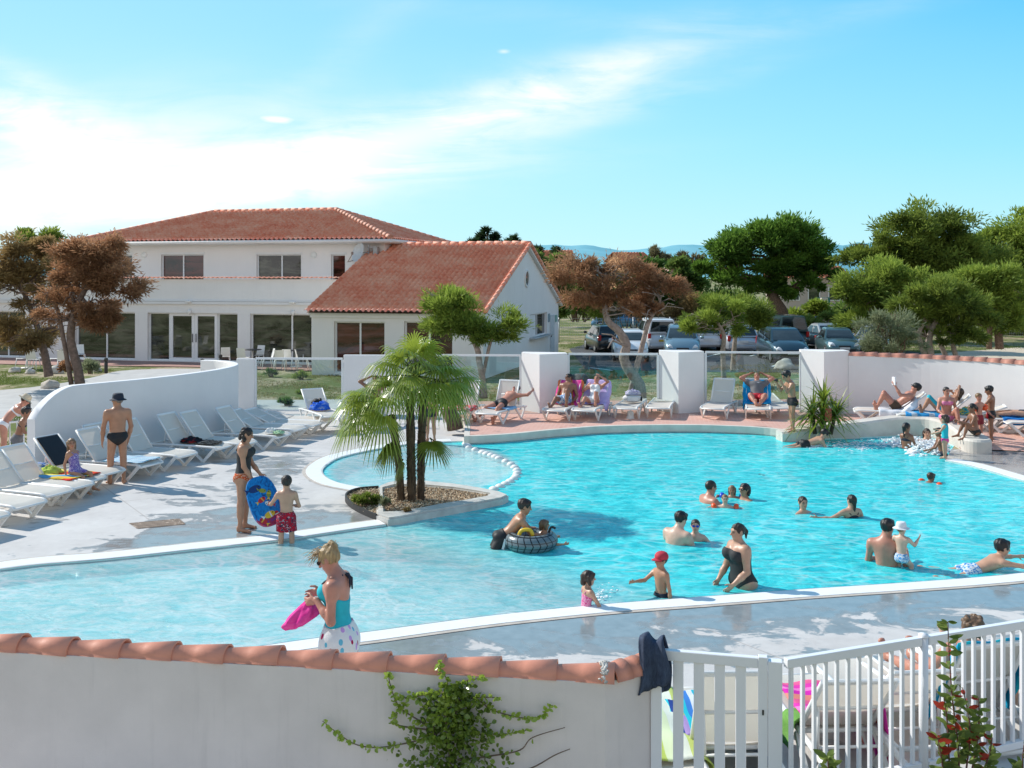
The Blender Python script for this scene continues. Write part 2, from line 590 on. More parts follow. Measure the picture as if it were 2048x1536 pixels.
  Pm['shoulders'] = RC(J['neck'] - cr * sw * .62 - cu * .036 * s, J['neck'] + cr * sw * .62 - cu * .036 * s, .043, .043, .04 * s)
  Pm['trap'] = RC(J['neck'] - cu * .02 * s - cf * .006 * s, J['neck'] + hd_ * .03 * s, .040 if not fem else .034, .030, .04 * s)
  Pm['neckp'] = RC(J['neck'] - cu * .02 * s, J['neck'] + hd_ * (.03 * s + hh * .5), .033 * (1 if age == 'adult' else .86) * (1 if not fem else .88), .030 * (1 if age == 'adult' else .86) * (1 if not fem else .88), .02 * s)
  if fem and age == 'adult':
   for sg, nm in ((-1, 'brl'), (1, 'brr')):
    Pm[nm] = E(J['chest'] + cr * sg * .042 * s * wide + cf * .052 * s * wide + cu * .012 * s, FC, (.038 * wide, .036 * wide, .040 * wide), .025 * s)
  elif age == 'adult':
   for sg, nm in ((-1, 'brl'), (1, 'brr')):
    Pm[nm] = E(J['chest'] + cr * sg * .045 * s + cf * .040 * s + cu * .03 * s, FC, (.045, .026, .034), .03 * s)
  for sg, nm in ((-1, 'gll'), (1, 'glr')):
   Pm[nm] = E(pel + pr * sg * .040 * s * wide - pf * .036 * s * wide - pu * .03 * s, FP, (.045 * wide, .042 * wide, .045), .03 * s)
  la_ = lim * (1 if fat <= 1 else 1 + (fat - 1) * .8)
  ag = .92 if fem else 1.0
  for sd in 'lr':
   sh, el, wr = J[sd + 'sh'], J[sd + 'el'], J[sd + 'wr']
   Pm[sd + 'delt'] = RC(sh - cu * .004 * s, sh + (el - sh) * .25, .0335 * la_ * ag, .031 * la_ * ag, .03 * s)
   Pm[sd + 'ua'] = RC(sh, el, .030 * la_ * ag, .0235 * la_ * ag, .015 * s)
   Pm[sd + 'fa'] = RC(el, el + (wr - el) * .45, .0235 * la_ * ag, .0235 * la_ * ag, .012 * s)
   Pm[sd + 'fb'] = RC(el + (wr - el) * .4, wr, .0230 * la_ * ag, .0155 * la_ * ag, .012 * s)
   hip, kn, an = J[sd + 'hip'], J[sd + 'kn'], J[sd + 'an']
   tg = 1.05 if fem else 1.0
   Pm[sd + 'th'] = RC(hip, kn, .052 * la_ * tg, .033 * la_, .03 * s)
   cd = (an - kn)
   back = -(J[sd + 'fd'] - cd.normalized() * J[sd + 'fd'].dot(cd.normalized()))
   if back.length > 1e-4: back.normalize()
   Pm[sd + 'ca'] = RC(kn, an, .031 * la_, .0185 * la_, .015 * s)
   Pm[sd + 'cf'] = RC(kn + cd * .14 + back * .009 * s, kn + cd * .5 + back * .007 * s, .025 * la_, .022 * la_, .03 * s)
   fd = J[sd + 'fd']
   Pm[sd + 'heel'] = RC(an - fd * .012 * s, an - fd * .012 * s - V((0, 0, .018 * s)) if not (lf or rf) else an, .021, .021, .015 * s)
   Pm[sd + 'foot'] = RC(an + fd * .012 * s - V((0, 0, .010 * s)), J[sd + 'toe'], .022, .013, .015 * s)
   tr = fd.cross(V((0, 0, 1)))
   if tr.length < .1: tr = pr.copy()
   tr.normalize()
   Pm[sd + 'ball'] = RC(J[sd + 'toe'] - tr * .012 * s, J[sd + 'toe'] + tr * .012 * s, .0135, .0135, .012 * s)
  # head
  rx, ry = hh * .70, hh * .86
  H = J['head']
  EH = lambda c, r, k=hh * .25: Prim('el', NP(c), FH, NP(r), k=k)
  Pm['skull'] = EH(H + hu * hh * .18 - hf * hh * .10, (rx, ry, hh * .80))
  Pm['jaw'] = EH(H - hu * hh * .38 + hf * hh * .22, (rx * .76, hh * .56, hh * .54), hh * .3)
  Pm['chin'] = EH(H - hu * hh * .78 + hf * hh * .50, (hh * .22, hh * .20, hh * .17), hh * .25)
  Pm['nose'] = Prim('rc', NP(H + hu * hh * .12 + hf * hh * .74), NP(H - hu * hh * .20 + hf * hh * .95), hh * .09, hh * .13, k=hh * .12)
  Pm['brow'] = Prim('rc', NP(H + hu * hh * .24 + hf * hh * .68 - hr_ * hh * .32), NP(H + hu * hh * .24 + hf * hh * .68 + hr_ * hh * .32), hh * .11, hh * .11, k=hh * .14)
  Pm['lips'] = Prim('rc', NP(H - hu * hh * .47 + hf * hh * .70 - hr_ * hh * .16), NP(H - hu * hh * .47 + hf * hh * .70 + hr_ * hh * .16), hh * .085, hh * .085, k=hh * .06)
  for sg, nm in ((-1, 'earl'), (1, 'earr')):
   Pm[nm] = EH(H + hr_ * sg * rx * 1.0 - hf * hh * .06 - hu * hh * .02, (hh * .09, hh * .17, hh * .25), hh * .05)
  # hands
  if hands:
   for sd in 'lr':
    wr, d = J[sd + 'wr'], J[sd + 'hd']
    sg = -1 if sd == 'l' else 1
    el = J[sd + 'el']
    pn = (-cr * sg)                          # palm looks inward
    pn = pn - d * pn.dot(d)
    if pn.length < .2: pn = -cu - d * (-cu).dot(d)
    pn.normalize()
    ac = d.cross(pn) * (1 if sd == 'l' else -1)     # towards the thumb
    if ac.dot(cf + cu * .3) < 0: ac = -ac
    hsz = .088 * s * (1.08 if age == 'adult' else 1.0)
    Pm[sd + 'palm'] = Prim('el', NP(wr + d * hsz * .34), frame_np(ac, d, pn), NP((hsz * .24, hsz * .38, hsz * .12)), k=hsz * .12)
    for i, (off, L) in enumerate(((.18, .40), (.06, .46), (-.06, .43), (-.17, .33))):
     a = wr + d * hsz * .58 + ac * off * hsz
     m = a + (d + pn * curl * .45 + ac * off * .35).normalized() * hsz * L * .55
     e = m + (d + pn * curl * 1.6 + ac * off * .2).normalized() * hsz * L * .5
     Pm['%sfi%d' % (sd, i)] = Prim('rc', NP(a), NP(m), hsz * .063, hsz * .057, k=hsz * .03)
     Pm['%sfj%d' % (sd, i)] = Prim('rc', NP(m), NP(e), hsz * .057, hsz * .046, k=hsz * .02)
    a = wr + d * hsz * .2 + ac * hsz * .16
    m = a + (ac * .8 + d * .7 + pn * .35).normalized() * hsz * .28
    e = m + (d * .9 + ac * .25 + pn * .3).normalized() * hsz * .24
    Pm[sd + 'ti'] = Prim('rc', NP(a), NP(m), hsz * .075, hsz * .065, k=hsz * .05)
    Pm[sd + 'tj'] = Prim('rc', NP(m), NP(e), hsz * .065, hsz * .052, k=hsz * .02)
  self.lowest = min(J['lan'].z, J['ran'].z) - .039 * s
 def pts_shift(self, d):
  for k in self.J:
   if k[1:] in ('hd', 'fd'): continue
   self.J[k] = self.J[k] + d
  dn = NP(d)
  for p in self.P.values():
   p.a = p.a + dn
   if p.kind == 'rc': p.b = p.b + dn
  return self
class Person:
 """builds the meshes: body is the top-level object, hair and clothing its children"""
 def __init__(self, fig, label, skin='tan', at=None, mode='feet', h=.012, group=None):
  self.f = fig; self.h = h; self.Ht = fig.Ht
  J = fig.J
  if mode == 'feet':
   base = V(((J['lan'].x + J['ran'].x) / 2, (J['lan'].y + J['ran'].y) / 2, fig.lowest))
  elif mode == 'hip': base = J['pel'].copy()
  elif mode == 'head': base = J['top'].copy()
  elif mode in J: base = J[mode].copy()
  self.loc = V(at)
  fig.pts_shift(-base)
  # object origin = at; everything local
  ps = list(fig.P.values())
  for p in ps:                                # fingers stay thick enough to be resolved
   if p.kind == 'rc': p.c = max(p.c, h * .62); p.d = max(p.d, h * .58)
  vs, qs = field_mesh(ps, h)
  me = bpy.data.meshes.new('person')
  me.from_pydata(vs.tolist(), [], qs.tolist())
  me.update()
  self.paint(me, vs)
  self.o = link_mesh('person', me, skin_mat(skin), None, True, self.loc)
  tag(self.o, label, 'person', group)
 def paint(self, me, vs):
  """lips, cheeks, eyes, knees and nipples a little apart from the rest of the skin"""
  f = self.f; J = f.J; hh = f.hh
  c = np.ones((len(vs), 4))
  def spot(p, r, col, a=1.0):
   d = np.sqrt(((vs - NP(p)) ** 2).sum(1))
   w = np.clip(1.5 - d / r, 0, 1)[:, None] * a
   c[:, :3] = c[:, :3] * (1 - w) + np.array(col) * w
  H = J['head']
  for sg in (-1, 1):
   spot(H + f.hu * hh * .10 + f.hf * hh * .78 + f.hr * sg * hh * .30, hh * .20, (.16, .13, .13), .85)
   spot(H + f.hu * hh * .28 + f.hf * hh * .78 + f.hr * sg * hh * .30, hh * .13, (.4, .34, .3), .7)
   spot(H - f.hu * hh * .25 + f.hf * hh * .6 + f.hr * sg * hh * .38, hh * .3, (1.1, .86, .82), .5)
  spot(H - f.hu * hh * .47 + f.hf * hh * .78, hh * .2, (.95, .5, .5), .8)
  for k in ('lkn', 'rkn', 'lel', 'rel'): spot(J[k], .045 * self.Ht, (.93, .84, .82), .6)
  at = me.color_attributes.new('paint', 'FLOAT_COLOR', 'POINT')
  at.data.foreach_set('color', np.clip(c, 0, 1).ravel())
 def child(self, name, vs, qs, m, label=None):
  me = bpy.data.meshes.new(name)
  me.from_pydata(vs.tolist(), [], qs.tolist())
  me.update()
  o = link_mesh(name, me, m, self.o, True)
  if label: o['label'] = label
  return o
 def cloth(self, name, keys, m, infl=.007, planes=(), extra=(), clips=None, wob=None, label=None, hf=1.0, carve=()):
  ps = []
  for k in keys:
   p = self.f.P[k]
   q = Prim(p.kind, p.a, p.b, p.c, p.d, p.k, list(p.clip), p.flat)
   if clips and k in clips: q.clip = clips[k]
   ps.append(q)
  ps += list(extra)
  vs, qs = field_mesh(ps, self.h * hf, infl * self.Ht / 1.7, planes, carve, wob)
  return self.child(name, vs, qs, m, label)
 # ---- ready-made garments
 def trunks(self, m, frac=.5, infl=.012, name='swim_trunks', top=.05, label=None, wob=None):
  f = self.f; J = f.J; s = self.Ht
  ex = []
  for sd in 'lr':
   hip, kn = J[sd + 'hip'], J[sd + 'kn']
   e = hip + (kn - hip) * frac
   ex.append(Prim('rc', NP(hip), NP(e + (kn - hip) * .06), .054 * s, (.050 if frac > .3 else .049) * s, k=.015 * s, clip=[(NP(e), NP((kn - hip).normalized()))]))
  tp = J['pel'] + f.pu * top * s
  cl = {k: [(NP(tp), NP(f.pu))] for k in ('pelvis', 'gll', 'glr', 'belly')}
  return self.cloth(name, ('pelvis', 'gll', 'glr', 'belly'), m, infl, (), ex, cl, wob, label)
 def briefs(self, m, infl=.008, name='swim_briefs', top=.035, cut=.055, label=None):
  f = self.f; J = f.J; s = self.Ht
  pl = [(NP(J['pel'] + f.pu * top * s), NP(f.pu))]
  for sg in (-1, 1):
   n = (f.pr * sg * .66 - f.pu * .75).normalized()
   pl.append((NP(J['pel'] - f.pu * (cut + .012) * s + f.pr * sg * .045 * s), NP(n)))
  return self.cloth(name, ('pelvis', 'belly', 'gll', 'glr', 'lth', 'rth'), m, infl, pl, (), None, None, label)
 def onepiece(self, m, infl=.008, name='swimsuit', top=.035, cut=.055, label=None, straps=True, short=False):
  f = self.f; J = f.J; s = self.Ht
  pl = [(NP(J['chest'] + f.cu * top * s), NP((f.cu * .9 + f.cf * -.3).normalized()))]
  for sg in (-1, 1):
   n = (f.pr * sg * .62 - f.pu * .78).normalized()
   pl.append((NP(J['pel'] - f.pu * cut * s + f.pr * sg * .04 * s), NP(n)))
  keys = ['pelvis', 'belly', 'ribs'] + [k for k in ('brl', 'brr') if k in f.P] + ['gll', 'glr', 'lth', 'rth']
  o = self.cloth(name, keys, m, infl, pl, (), None, None, label)
  if straps: self.straps(m)
  return o
 def straps(self, m, r=.0045, halter=False):
  f = self.f; J = f.J; s = self.Ht
  for sg in (-1, 1):
   mb = MB()
   a = J['chest'] + f.cr * sg * .045 * s + f.cf * .075 * s + f.cu * .035 * s
   if halter: tp = J['neck'] + f.cr * sg * .02 * s - f.cf * .035 * s + f.cu * .012 * s; pts = [a, a * .45 + tp * .55 + f.cf * .03 * s + f.cr * sg * .02 * s, J['neck'] + f.cr * sg * .042 * s + f.cu * .004 * s, tp]
   else:
    pts = [a, J['neck'] + f.cr * sg * .058 * s + f.cf * .03 * s - f.cu * .012 * s, J['neck'] + f.cr * sg * .060 * s - f.cu * .0 * s - f.cf * .006 * s, J['neck'] + f.cr * sg * .055 * s - f.cf * .048 * s - f.cu * .03 * s, J['chest'] + f.cr * sg * .04 * s - f.cf * .064 * s + f.cu * .03 * s]
   mb.tube(smooth_line(pts, 4), r * s * 1.2, 6)
   mb.build('strap', m, self.o)
 def bikini(self, m, infl=.006, name='bikini_top', lo=-.028, hi=.035, label=None):
  f = self.f; J = f.J; s = self.Ht
  pl = [(NP(J['chest'] + f.cu * hi * s), NP(f.cu)), (NP(J['chest'] + f.cu * lo * s), NP(-f.cu))]
  self.cloth(name, ['ribs'] + [k for k in ('brl', 'brr') if k in f.P], m, infl, pl, (), None, None, label)
  self.straps(m, .0035)
 def shirt(self, m, infl=.012, name='t_shirt', frac=.55, label=None, lo=.0, sleeves=True):
  f = self.f; J = f.J; s = self.Ht
  ex = []
  if sleeves:
   for sd in 'lr':
    a, b = J[sd + 'sh'], J[sd + 'el']
    e = a + (b - a) * frac
    ex.append(Prim('rc', NP(a), NP(e), .035 * s, .034 * s, k=.02 * s, clip=[(NP(a + (b - a) * (frac - .06)), NP((b - a).normalized()))]))
  pl = [(NP(J['pel'] + f.pu * lo * s), NP(-f.pu))]
  carve = [Prim('rc', f.P['neckp'].a, f.P['neckp'].b, .046 * s, .05 * s)]
  return self.cloth(name, ['ribs', 'belly', 'pelvis', 'shoulders'] + (['ldelt', 'rdelt'] if sleeves else []) + [k for k in ('brl', 'brr') if k in f.P], m, infl, pl, ex, None, (.004, 26, 1), label, 1.0, carve)
 def hair(self, style='short', col='dark', label=None):
  f = self.f; J = f.J; hh = f.hh; H = J['head']
  rx, ry = hh * .70, hh * .86
  hu, hf, hr_ = f.hu, f.hf, f.hr
  base = Prim('el', NP(H + hu * hh * .22 - hf * hh * .12), f.FH, NP((rx * 1.08, ry * 1.06, hh * .84)), k=hh * .2)
  ps = [base]
  face = [Prim('el', NP(H - hu * hh * .30 + hf * hh * .95), f.FH, NP((rx * .92, hh * .85, hh * .92))),
    Prim('el', NP(H - hu * hh * .95 + hf * hh * .1), f.FH, NP((rx * 1.6, hh * .9, hh * .72)))]
  RCp = lambda a, b, r0, r1, k=.2: Prim('rc', NP(a), NP(b), r0 * hh, r1 * hh, k=hh * k)
  at = lambda x, y, z: H + hr_ * x * hh + hf * y * hh + hu * z * hh
  wob = (hh * .045, 9.0 / hh, random.random() * 6)
  if style == 'short':
   ps.append(Prim('el', NP(at(0, -.2, .45)), f.FH, NP((rx * 1.06, ry * 1.0, hh * .62)), k=hh * .2))
   ps.append(RCp(at(-.3, .5, .75), at(.3, .5, .75), .2, .22))
  elif style == 'buzz':
   base.c = base.c * .975; wob = (hh * .01, 9 / hh, 1)
  elif style == 'bob':
   ps += [RCp(at(sg * .66, -.2, .2), at(sg * .68, -.05, -.62), .3, .26) for sg in (-1, 1)] + [RCp(at(0, -.7, .2), at(0, -.72, -.65), .42, .36), RCp(at(-.35, .62, .55), at(.35, .62, .55), .2, .2)]
   face = [Prim('el', NP(at(0, 1.0, -.32)), f.FH, NP((rx * .82, hh * .8, hh * .85)))]
  elif style == 'long':
   ps += [RCp(at(sg * .58, -.35, .2), at(sg * .62, -.45, -1.2), .34, .22) for sg in (-1, 1)] + [RCp(at(0, -.75, .2), at(0, -.78, -1.7), .46, .3)]
   face = [Prim('el', NP(at(0, 1.0, -.32)), f.FH, NP((rx * .85, hh * .85, hh * .9)))]
  elif style == 'wetlong':
   ps += [RCp(at(0, -.7, .1), at(0, -.74, -1.9), .42, .16)]
   base.c = base.c * .97
  elif style == 'pony':
   ps += [RCp(at(0, -.95, .15), at(0, -1.12, -.2), .22, .26), RCp(at(0, -1.1, -.15), at(0, -1.05, -.95), .26, .1)]
   base.c = base.c * .98
  elif style == 'bun':
   ps += [RCp(at(0, -.80, .72), at(.05, -.75, .98), .34, .26), RCp(at(.0, -.35, .95), at(.0, -.75, .8), .25, .3)]
  elif style == 'wavy':
   for i in range(22):
    a = random.uniform(PI * .95, PI * 2.05); zz = random.uniform(-.75, .75)
    rr = .8 * math.cos(max(0, zz) * .9)
    p = at(math.cos(a) * rr * .95, math.sin(a) * rr - .05, zz)
    ps.append(RCp(p, p - hu * hh * .14, .26, .22, .08))
   face = [Prim('el', NP(at(0, 1.05, -.3)), f.FH, NP((rx * .85, hh * .8, hh * .9)))]
  elif style == 'curly':
   for i in range(34):
    a = random.uniform(0, 2 * PI); zz = random.uniform(-.35, .95)
    rr = .86 * math.sqrt(max(.05, 1 - (zz * .8) ** 2))
    p = at(math.cos(a) * rr * .85, math.sin(a) * rr - .1, zz)
    ps.append(RCp(p, p + V((random.uniform(-.1, .1), random.uniform(-.1, .1), random.uniform(-.1, .1))) * hh, .22, .17, .06))
  vs, qs = field_mesh(ps, self.h * .85, 0, (), face, wob)
  return self.child('hair', vs, qs, hair_mat(col), label)
 def headbuild(self, name, mb, m, label=None):
  """mb is in head units: x right, y forward, z up, 1 = half a head"""
  f = self.f; H = f.J['head']
  M4 = Matrix.Translation(H) @ Matrix(((f.hr.x, f.hf.x, f.hu.x, 0), (f.hr.y, f.hf.y, f.hu.y, 0), (f.hr.z, f.hf.z, f.hu.z, 0), (0, 0, 0, 1))) @ Matrix.Scale(f.hh, 4)
  mb.xform(M4)
  o = mb.build(name, m, self.o)
  if label: o['label'] = label
  return o
 def sunglasses(self, m):
  mb = MB()
  for sg in (-1, 1):
   mb.sphere((sg * .31, .82, .10), (.25, .07, .17), 10, 6)
   mb.bar((sg * .55, .75, .14), (sg * .72, -.1, .12), .05, .06)
  mb.bar((-.12, .88, .13), (.12, .88, .13), .06, .06)
  return self.headbuild('sunglasses', mb, m)
 def cap(self, m, name='cap', brim=.75, emblem=None):
  mb = MB()
  prof = [(.86, .22), (.90, .42), (.87, .72), (.72, 1.0), (.46, 1.17), (.14, 1.25), (.001, 1.26)]
  vs = MB().lathe(prof, (0, -.10, 0), 20)
  vs.v = [(x, (y + .1) * 1.14 - .1, z) for x, y, z in vs.v]
  mb.add(vs.v, vs.f, 0, True)
  def br(u, v):
   a = (u - .5) * 2.3
   r = .82 + v * brim
   return V((math.sin(a) * (.80 + v * .12), -.1 + math.cos(a) * .93 + v * brim * (1 - (u - .5) ** 2 * 2.2), .36 - v * .16 - (abs(u - .5) * 2) ** 2 * .12))
  mb.grid(br, 12, 5, 0)
  mb.grid(lambda u, v: br(u, v) - V((0, 0, .05)), 12, 5, 0)
  mb.sphere((0, -.1, 1.27), .06, 8, 5)
  if emblem: mb.sphere((0, .82, .62), (.17, .05, .15), 12, 6, 1)
  return self.headbuild(name, mb, [m, emblem] if emblem else m)
 def hat(self, m, brim=.55, name='hat', crown=1.22, band=None):
  mb = MB()
  prof = [(.86 + brim, .16), (.86 + brim * .5, .26), (.86, .36), (.85, .5), (.80, .9), (.70, crown - .06), (.5, crown), (.001, crown - .03)]
  vs = MB().lathe(prof, (0, -.1, 0), 24)
  vs.v = [(x, (y + .1) * 1.12 - .1, z + .05 * math.sin(3 * math.atan2(y, x)) * (x * x + y * y > .9)) for x, y, z in vs.v]
  mb.add(vs.v, vs.f, 0, True)
  lo = [(r * .985, z - .05) for r, z in prof[:4]]
  v2 = MB().lathe(lo, (0, -.1, 0), 24)
  v2.v = [(x, (y + .1) * 1.12 - .1, z) for x, y, z in v2.v]
  mb.add(v2.v, [f[::-1] for f in v2.f], 0, True)
  if band:
   v3 = MB().lathe([(.88, .38), (.875, .56)], (0, -.1, 0), 24)
   v3.v = [(x, (y + .1) * 1.12 - .1, z) for x, y, z in v3.v]
   mb.add(v3.v, v3.f, 1, True)
  return self.headbuild(name, mb, [m, band] if band else m)
 def armbands(self, m):
  f = self.f; J = f.J; s = self.Ht
  for sd in 'lr':
   a, b = J[sd + 'sh'], J[sd + 'el']
   d = (b - a).normalized()
   c = a + (b - a) * .55
   mb = MB()
   rot = d.to_track_quat('Z', 'Y').to_matrix()
   w = .075 * s * 1.05
   mb.lathe([(.036 * s, -w * .55), (.058 * s, -w * .5), (.075 * s, -w * .2), (.075 * s, w * .2), (.058 * s, w * .5), (.036 * s, w * .55)], c, 14, rot)
   mb.build('armband', m, self.o)
 def wpos(self, k):
  return self.loc + self.f.J[k]
# ------------------------------------------------------------------ camera, sun, sky
cam = bpy.data.cameras.new('camera')
cam.sensor_width = 36; cam.lens = 36 * FOC / 2048
cam.shift_y = -(768 - YH) / 2048
cam.clip_start = .1; cam.clip_end = 20000
camo = bpy.data.objects.new('camera', cam)
COL.objects.link(camo)
camo.location = (0, 0, CAMH); camo.rotation_euler = (R(90), 0, 0)
SC.camera = camo
SC.view_settings.view_transform = 'Standard'
SC.view_settings.look = 'None'
SC.view_settings.exposure = 0
SC.render.engine = 'CYCLES'
SC.cycles.max_bounces = 7
SC.cycles.diffuse_bounces = 3
SC.cycles.glossy_bounces = 3
SC.cycles.transmission_bounces = 4
SC.cycles.transparent_max_bounces = 16
SC.cycles.caustics_reflective = False
SC.cycles.caustics_refractive = False
SC.cycles.sample_clamp_indirect = 6
SUN_EL = R(38)
TO_SUN = V((-.875, .485, 0)).normalized()
sd = V((TO_SUN.x * math.cos(SUN_EL), TO_SUN.y * math.cos(SUN_EL), math.sin(SUN_EL)))
sun = bpy.data.lights.new('sun', 'SUN')
sun.energy = 5.0; sun.angle = R(.5); sun.color = (1.0, .955, .88)
suno = bpy.data.objects.new('sun', sun)
COL.objects.link(suno)
suno.rotation_euler = sd.to_track_quat('Z', 'Y').to_euler()
suno.location = (-30, 20, 40)
w = bpy.data.worlds.new('World'); SC.world = w; w.use_nodes = True
t = NT(w.node_tree)
bg = w.node_tree.nodes['Background']
sky = t.node('ShaderNodeTexSky', sky_type='NISHITA')
sky.sun_disc = False; sky.sun_elevation = SUN_EL; sky.sun_rotation = math.atan2(TO_SUN.x, TO_SUN.y) % (2 * PI)
sky.altitude = 20; sky.air_density = 1.0; sky.dust_density = 1.2; sky.ozone_density = 2.5
gen = t.node('ShaderNodeTexCoord').outputs['Generated']
sep = t.node('ShaderNodeSeparateXYZ', ins={0: gen})
dx, dy, dz = sep.outputs
yy = t.math('MAXIMUM', t.math('ABSOLUTE', dy), .05)
U = t.math('DIVIDE', dx, yy); Vv = t.math('DIVIDE', dz, yy)      # slopes of the view direction over the land
cmb = t.node('ShaderNodeCombineXYZ', ins={0: U, 1: Vv, 2: 0.0}).outputs[0]
def streak(cx, cy, rx, ry, ang, soft=1.0):
 """one long cirrus bank: centre and size in slopes, tilted"""
 mp = t.mapping(cmb, rot=(0, 0, 0))
 ca, sa = math.cos(R(ang)), math.sin(R(ang))
 du = t.math('SUBTRACT', U, cx); dv = t.math('SUBTRACT', Vv, cy)
 a = t.math('DIVIDE', t.math('ADD', t.math('MULTIPLY', du, ca), t.math('MULTIPLY', dv, sa)), rx)
 b = t.math('DIVIDE', t.math('SUBTRACT', t.math('MULTIPLY', dv, ca), t.math('MULTIPLY', du, sa)), ry)
 r2 = t.math('ADD', t.math('MULTIPLY', a, a), t.math('MULTIPLY', b, b))
 return t.math('POWER', 2.718, t.math('MULTIPLY', r2, -soft))
def px2(px, py): return ((px - 1024) / FOC, (YH - py) / FOC)
banks = []
for px, py, rx, ry, ang, amp in ((120, 330, 520, 120, 4, .98), (40, 225, 230, 50, -18, .8), (560, 335, 420, 52, 9, .75), (880, 245, 360, 56, 15, .85), (1180, 155, 260, 55, 20, .62),
         (1310, 200, 240, 22, 17, .30), (750, 350, 420, 26, 5, .34), (700, 90, 360, 40, 40, .12), (1560, 60, 420, 26, 13, .18), (250, 395, 520, 50, 3, .75), (1000, 20, 500, 30, -4, .1), (30, 150, 200, 30, -25, .35)):
 cx, cy = px2(px, py)
 banks.append(t.math('MULTIPLY', streak(cx, cy, rx / FOC, ry / FOC, ang), amp))
m = banks[0]
for b in banks[1:]: m = t.math('ADD', m, b)
rotm = t.mapping(cmb, rot=(0, 0, R(-14)), scale=(2.2, 9, 1))
fib = t.noise(rotm, 2.6, 8, .62, .9)
rotm2 = t.mapping(cmb, rot=(0, 0, R(-20)), scale=(1.5, 13, 1))
fib2 = t.noise(rotm2, 4.0, 7, .6, .5)
blot = t.noise(cmb, 5.0, 6, .55, .6)
fb = t.math('ADD', t.math('ADD', t.math('MULTIPLY', fib, .55), t.math('MULTIPLY', fib2, .25)), t.math('MULTIPLY', blot, .45))
cov = t.math('MULTIPLY', m, t.smooth(fb, .38, .82), clamp=True)
cov = t.math('MAXIMUM', cov, t.math('MULTIPLY', t.math('SUBTRACT', m, .48), .72), clamp=True)
puff = t.math('MULTIPLY', streak(*px2(553, 239), 52 / FOC, 10 / FOC, -4, 1.6), t.smooth(t.noise(t.mapping(cmb, scale=(14, 40, 1)), 1.6, 5, .6), .25, .6))
puff2 = t.math('MULTIPLY', streak(*px2(1008, 103), 10 / FOC, 4 / FOC, 0), .5)
cov = t.math('MAXIMUM', cov, t.math('MAXIMUM', puff, puff2), clamp=True)
# photograph-like clear sky colours over the physical sky's own falloff
grad = t.ramp(t.math('MULTIPLY', Vv, 3.0, clamp=True), [(0.0, (.64, .93, 1.0)), (.12, (.50, .88, 1.0)), (.40, (.31, .77, .975)), (.85, (.125, .585, .94))])
side = t.smooth(U, -.6, .7)
grad = t.mix(t.math('MULTIPLY', t.math('SUBTRACT', 1.0, side), .45), grad, (.62, .93, 1.0))
skyc = t.mix(1.0, sky.outputs[0], (1.0, 1.0, 1.0), 'MULTIPLY')
col = t.mix(.86, skyc, t.mix(1.0, grad, (9.9, 10.3, 10.4), 'MULTIPLY'))
col = t.mix(cov, col, (10.2, 10.1, 10.0))
back = t.math('MULTIPLY', t.math('SUBTRACT', 1.0, t.smooth(dy, -.25, .35)), t.smooth(t.noise(gen, 2.2, 5, .6), .2, .55))  # warm white sky behind the camera, added to fill the shaded facades
col = t.mix(t.math('MULTIPLY', back, .9), col, (9.4, 8.9, 8.8))
zen = t.smooth(dz, .30, .62)
col = t.mix(zen, col, (1.0, 2.7, 5.0))
up = t.smooth(dz, -.02, .01)
col = t.mix(up, (1.6, 1.5, 1.3), col)
t.put(bg.inputs[0], col)
bg.inputs[1].default_value = .112
w.cycles.sampling_method = 'MANUAL'; w.cycles.sample_map_resolution = 256
# ------------------------------------------------------------------ shared materials
M_white = mat('white_render', (.78, .77, .76), .75, .035, 1.4, .12, 120, streak=.10)
M_whiteb = mat('white_render_pool', (.80, .78, .77), .72, .03, 1.6, .1, 140, streak=.06)
M_fore = mat('foreground_render', (.70, .64, .62), .8, .06, 2.2, .2, 160, streak=.22)
M_terra = mat('terracotta', (.48, .185, .115), .7, .16, 2.5, .1, 60)
M_tilecap = mat('cap_terracotta', (.56, .245, .17), .55, .16, 3.0, .1, 60, streak=.25)
M_plastic = mat('white_plastic', (.80, .79, .76), .38, .03, 5)
M_sling = mat('white_sling', (.80, .79, .77), .55, .03, 5)
M_metalw = mat('white_metal', (.80, .80, .82), .32, .02, 3)
M_alu = mat('frame_white', (.82, .82, .82), .35, .02, 3)
M_dark = mat('dark_void', (.012, .012, .013), .5)
M_black = mat('black_cloth', (.008, .008, .01), .65)
M_bark = mat('pine_bark', (.15, .095, .065), .9, .5, 14, .7, 30)
M_barkg = mat('grey_bark', (.30, .245, .21), .9, .35, 10, .6, 30)
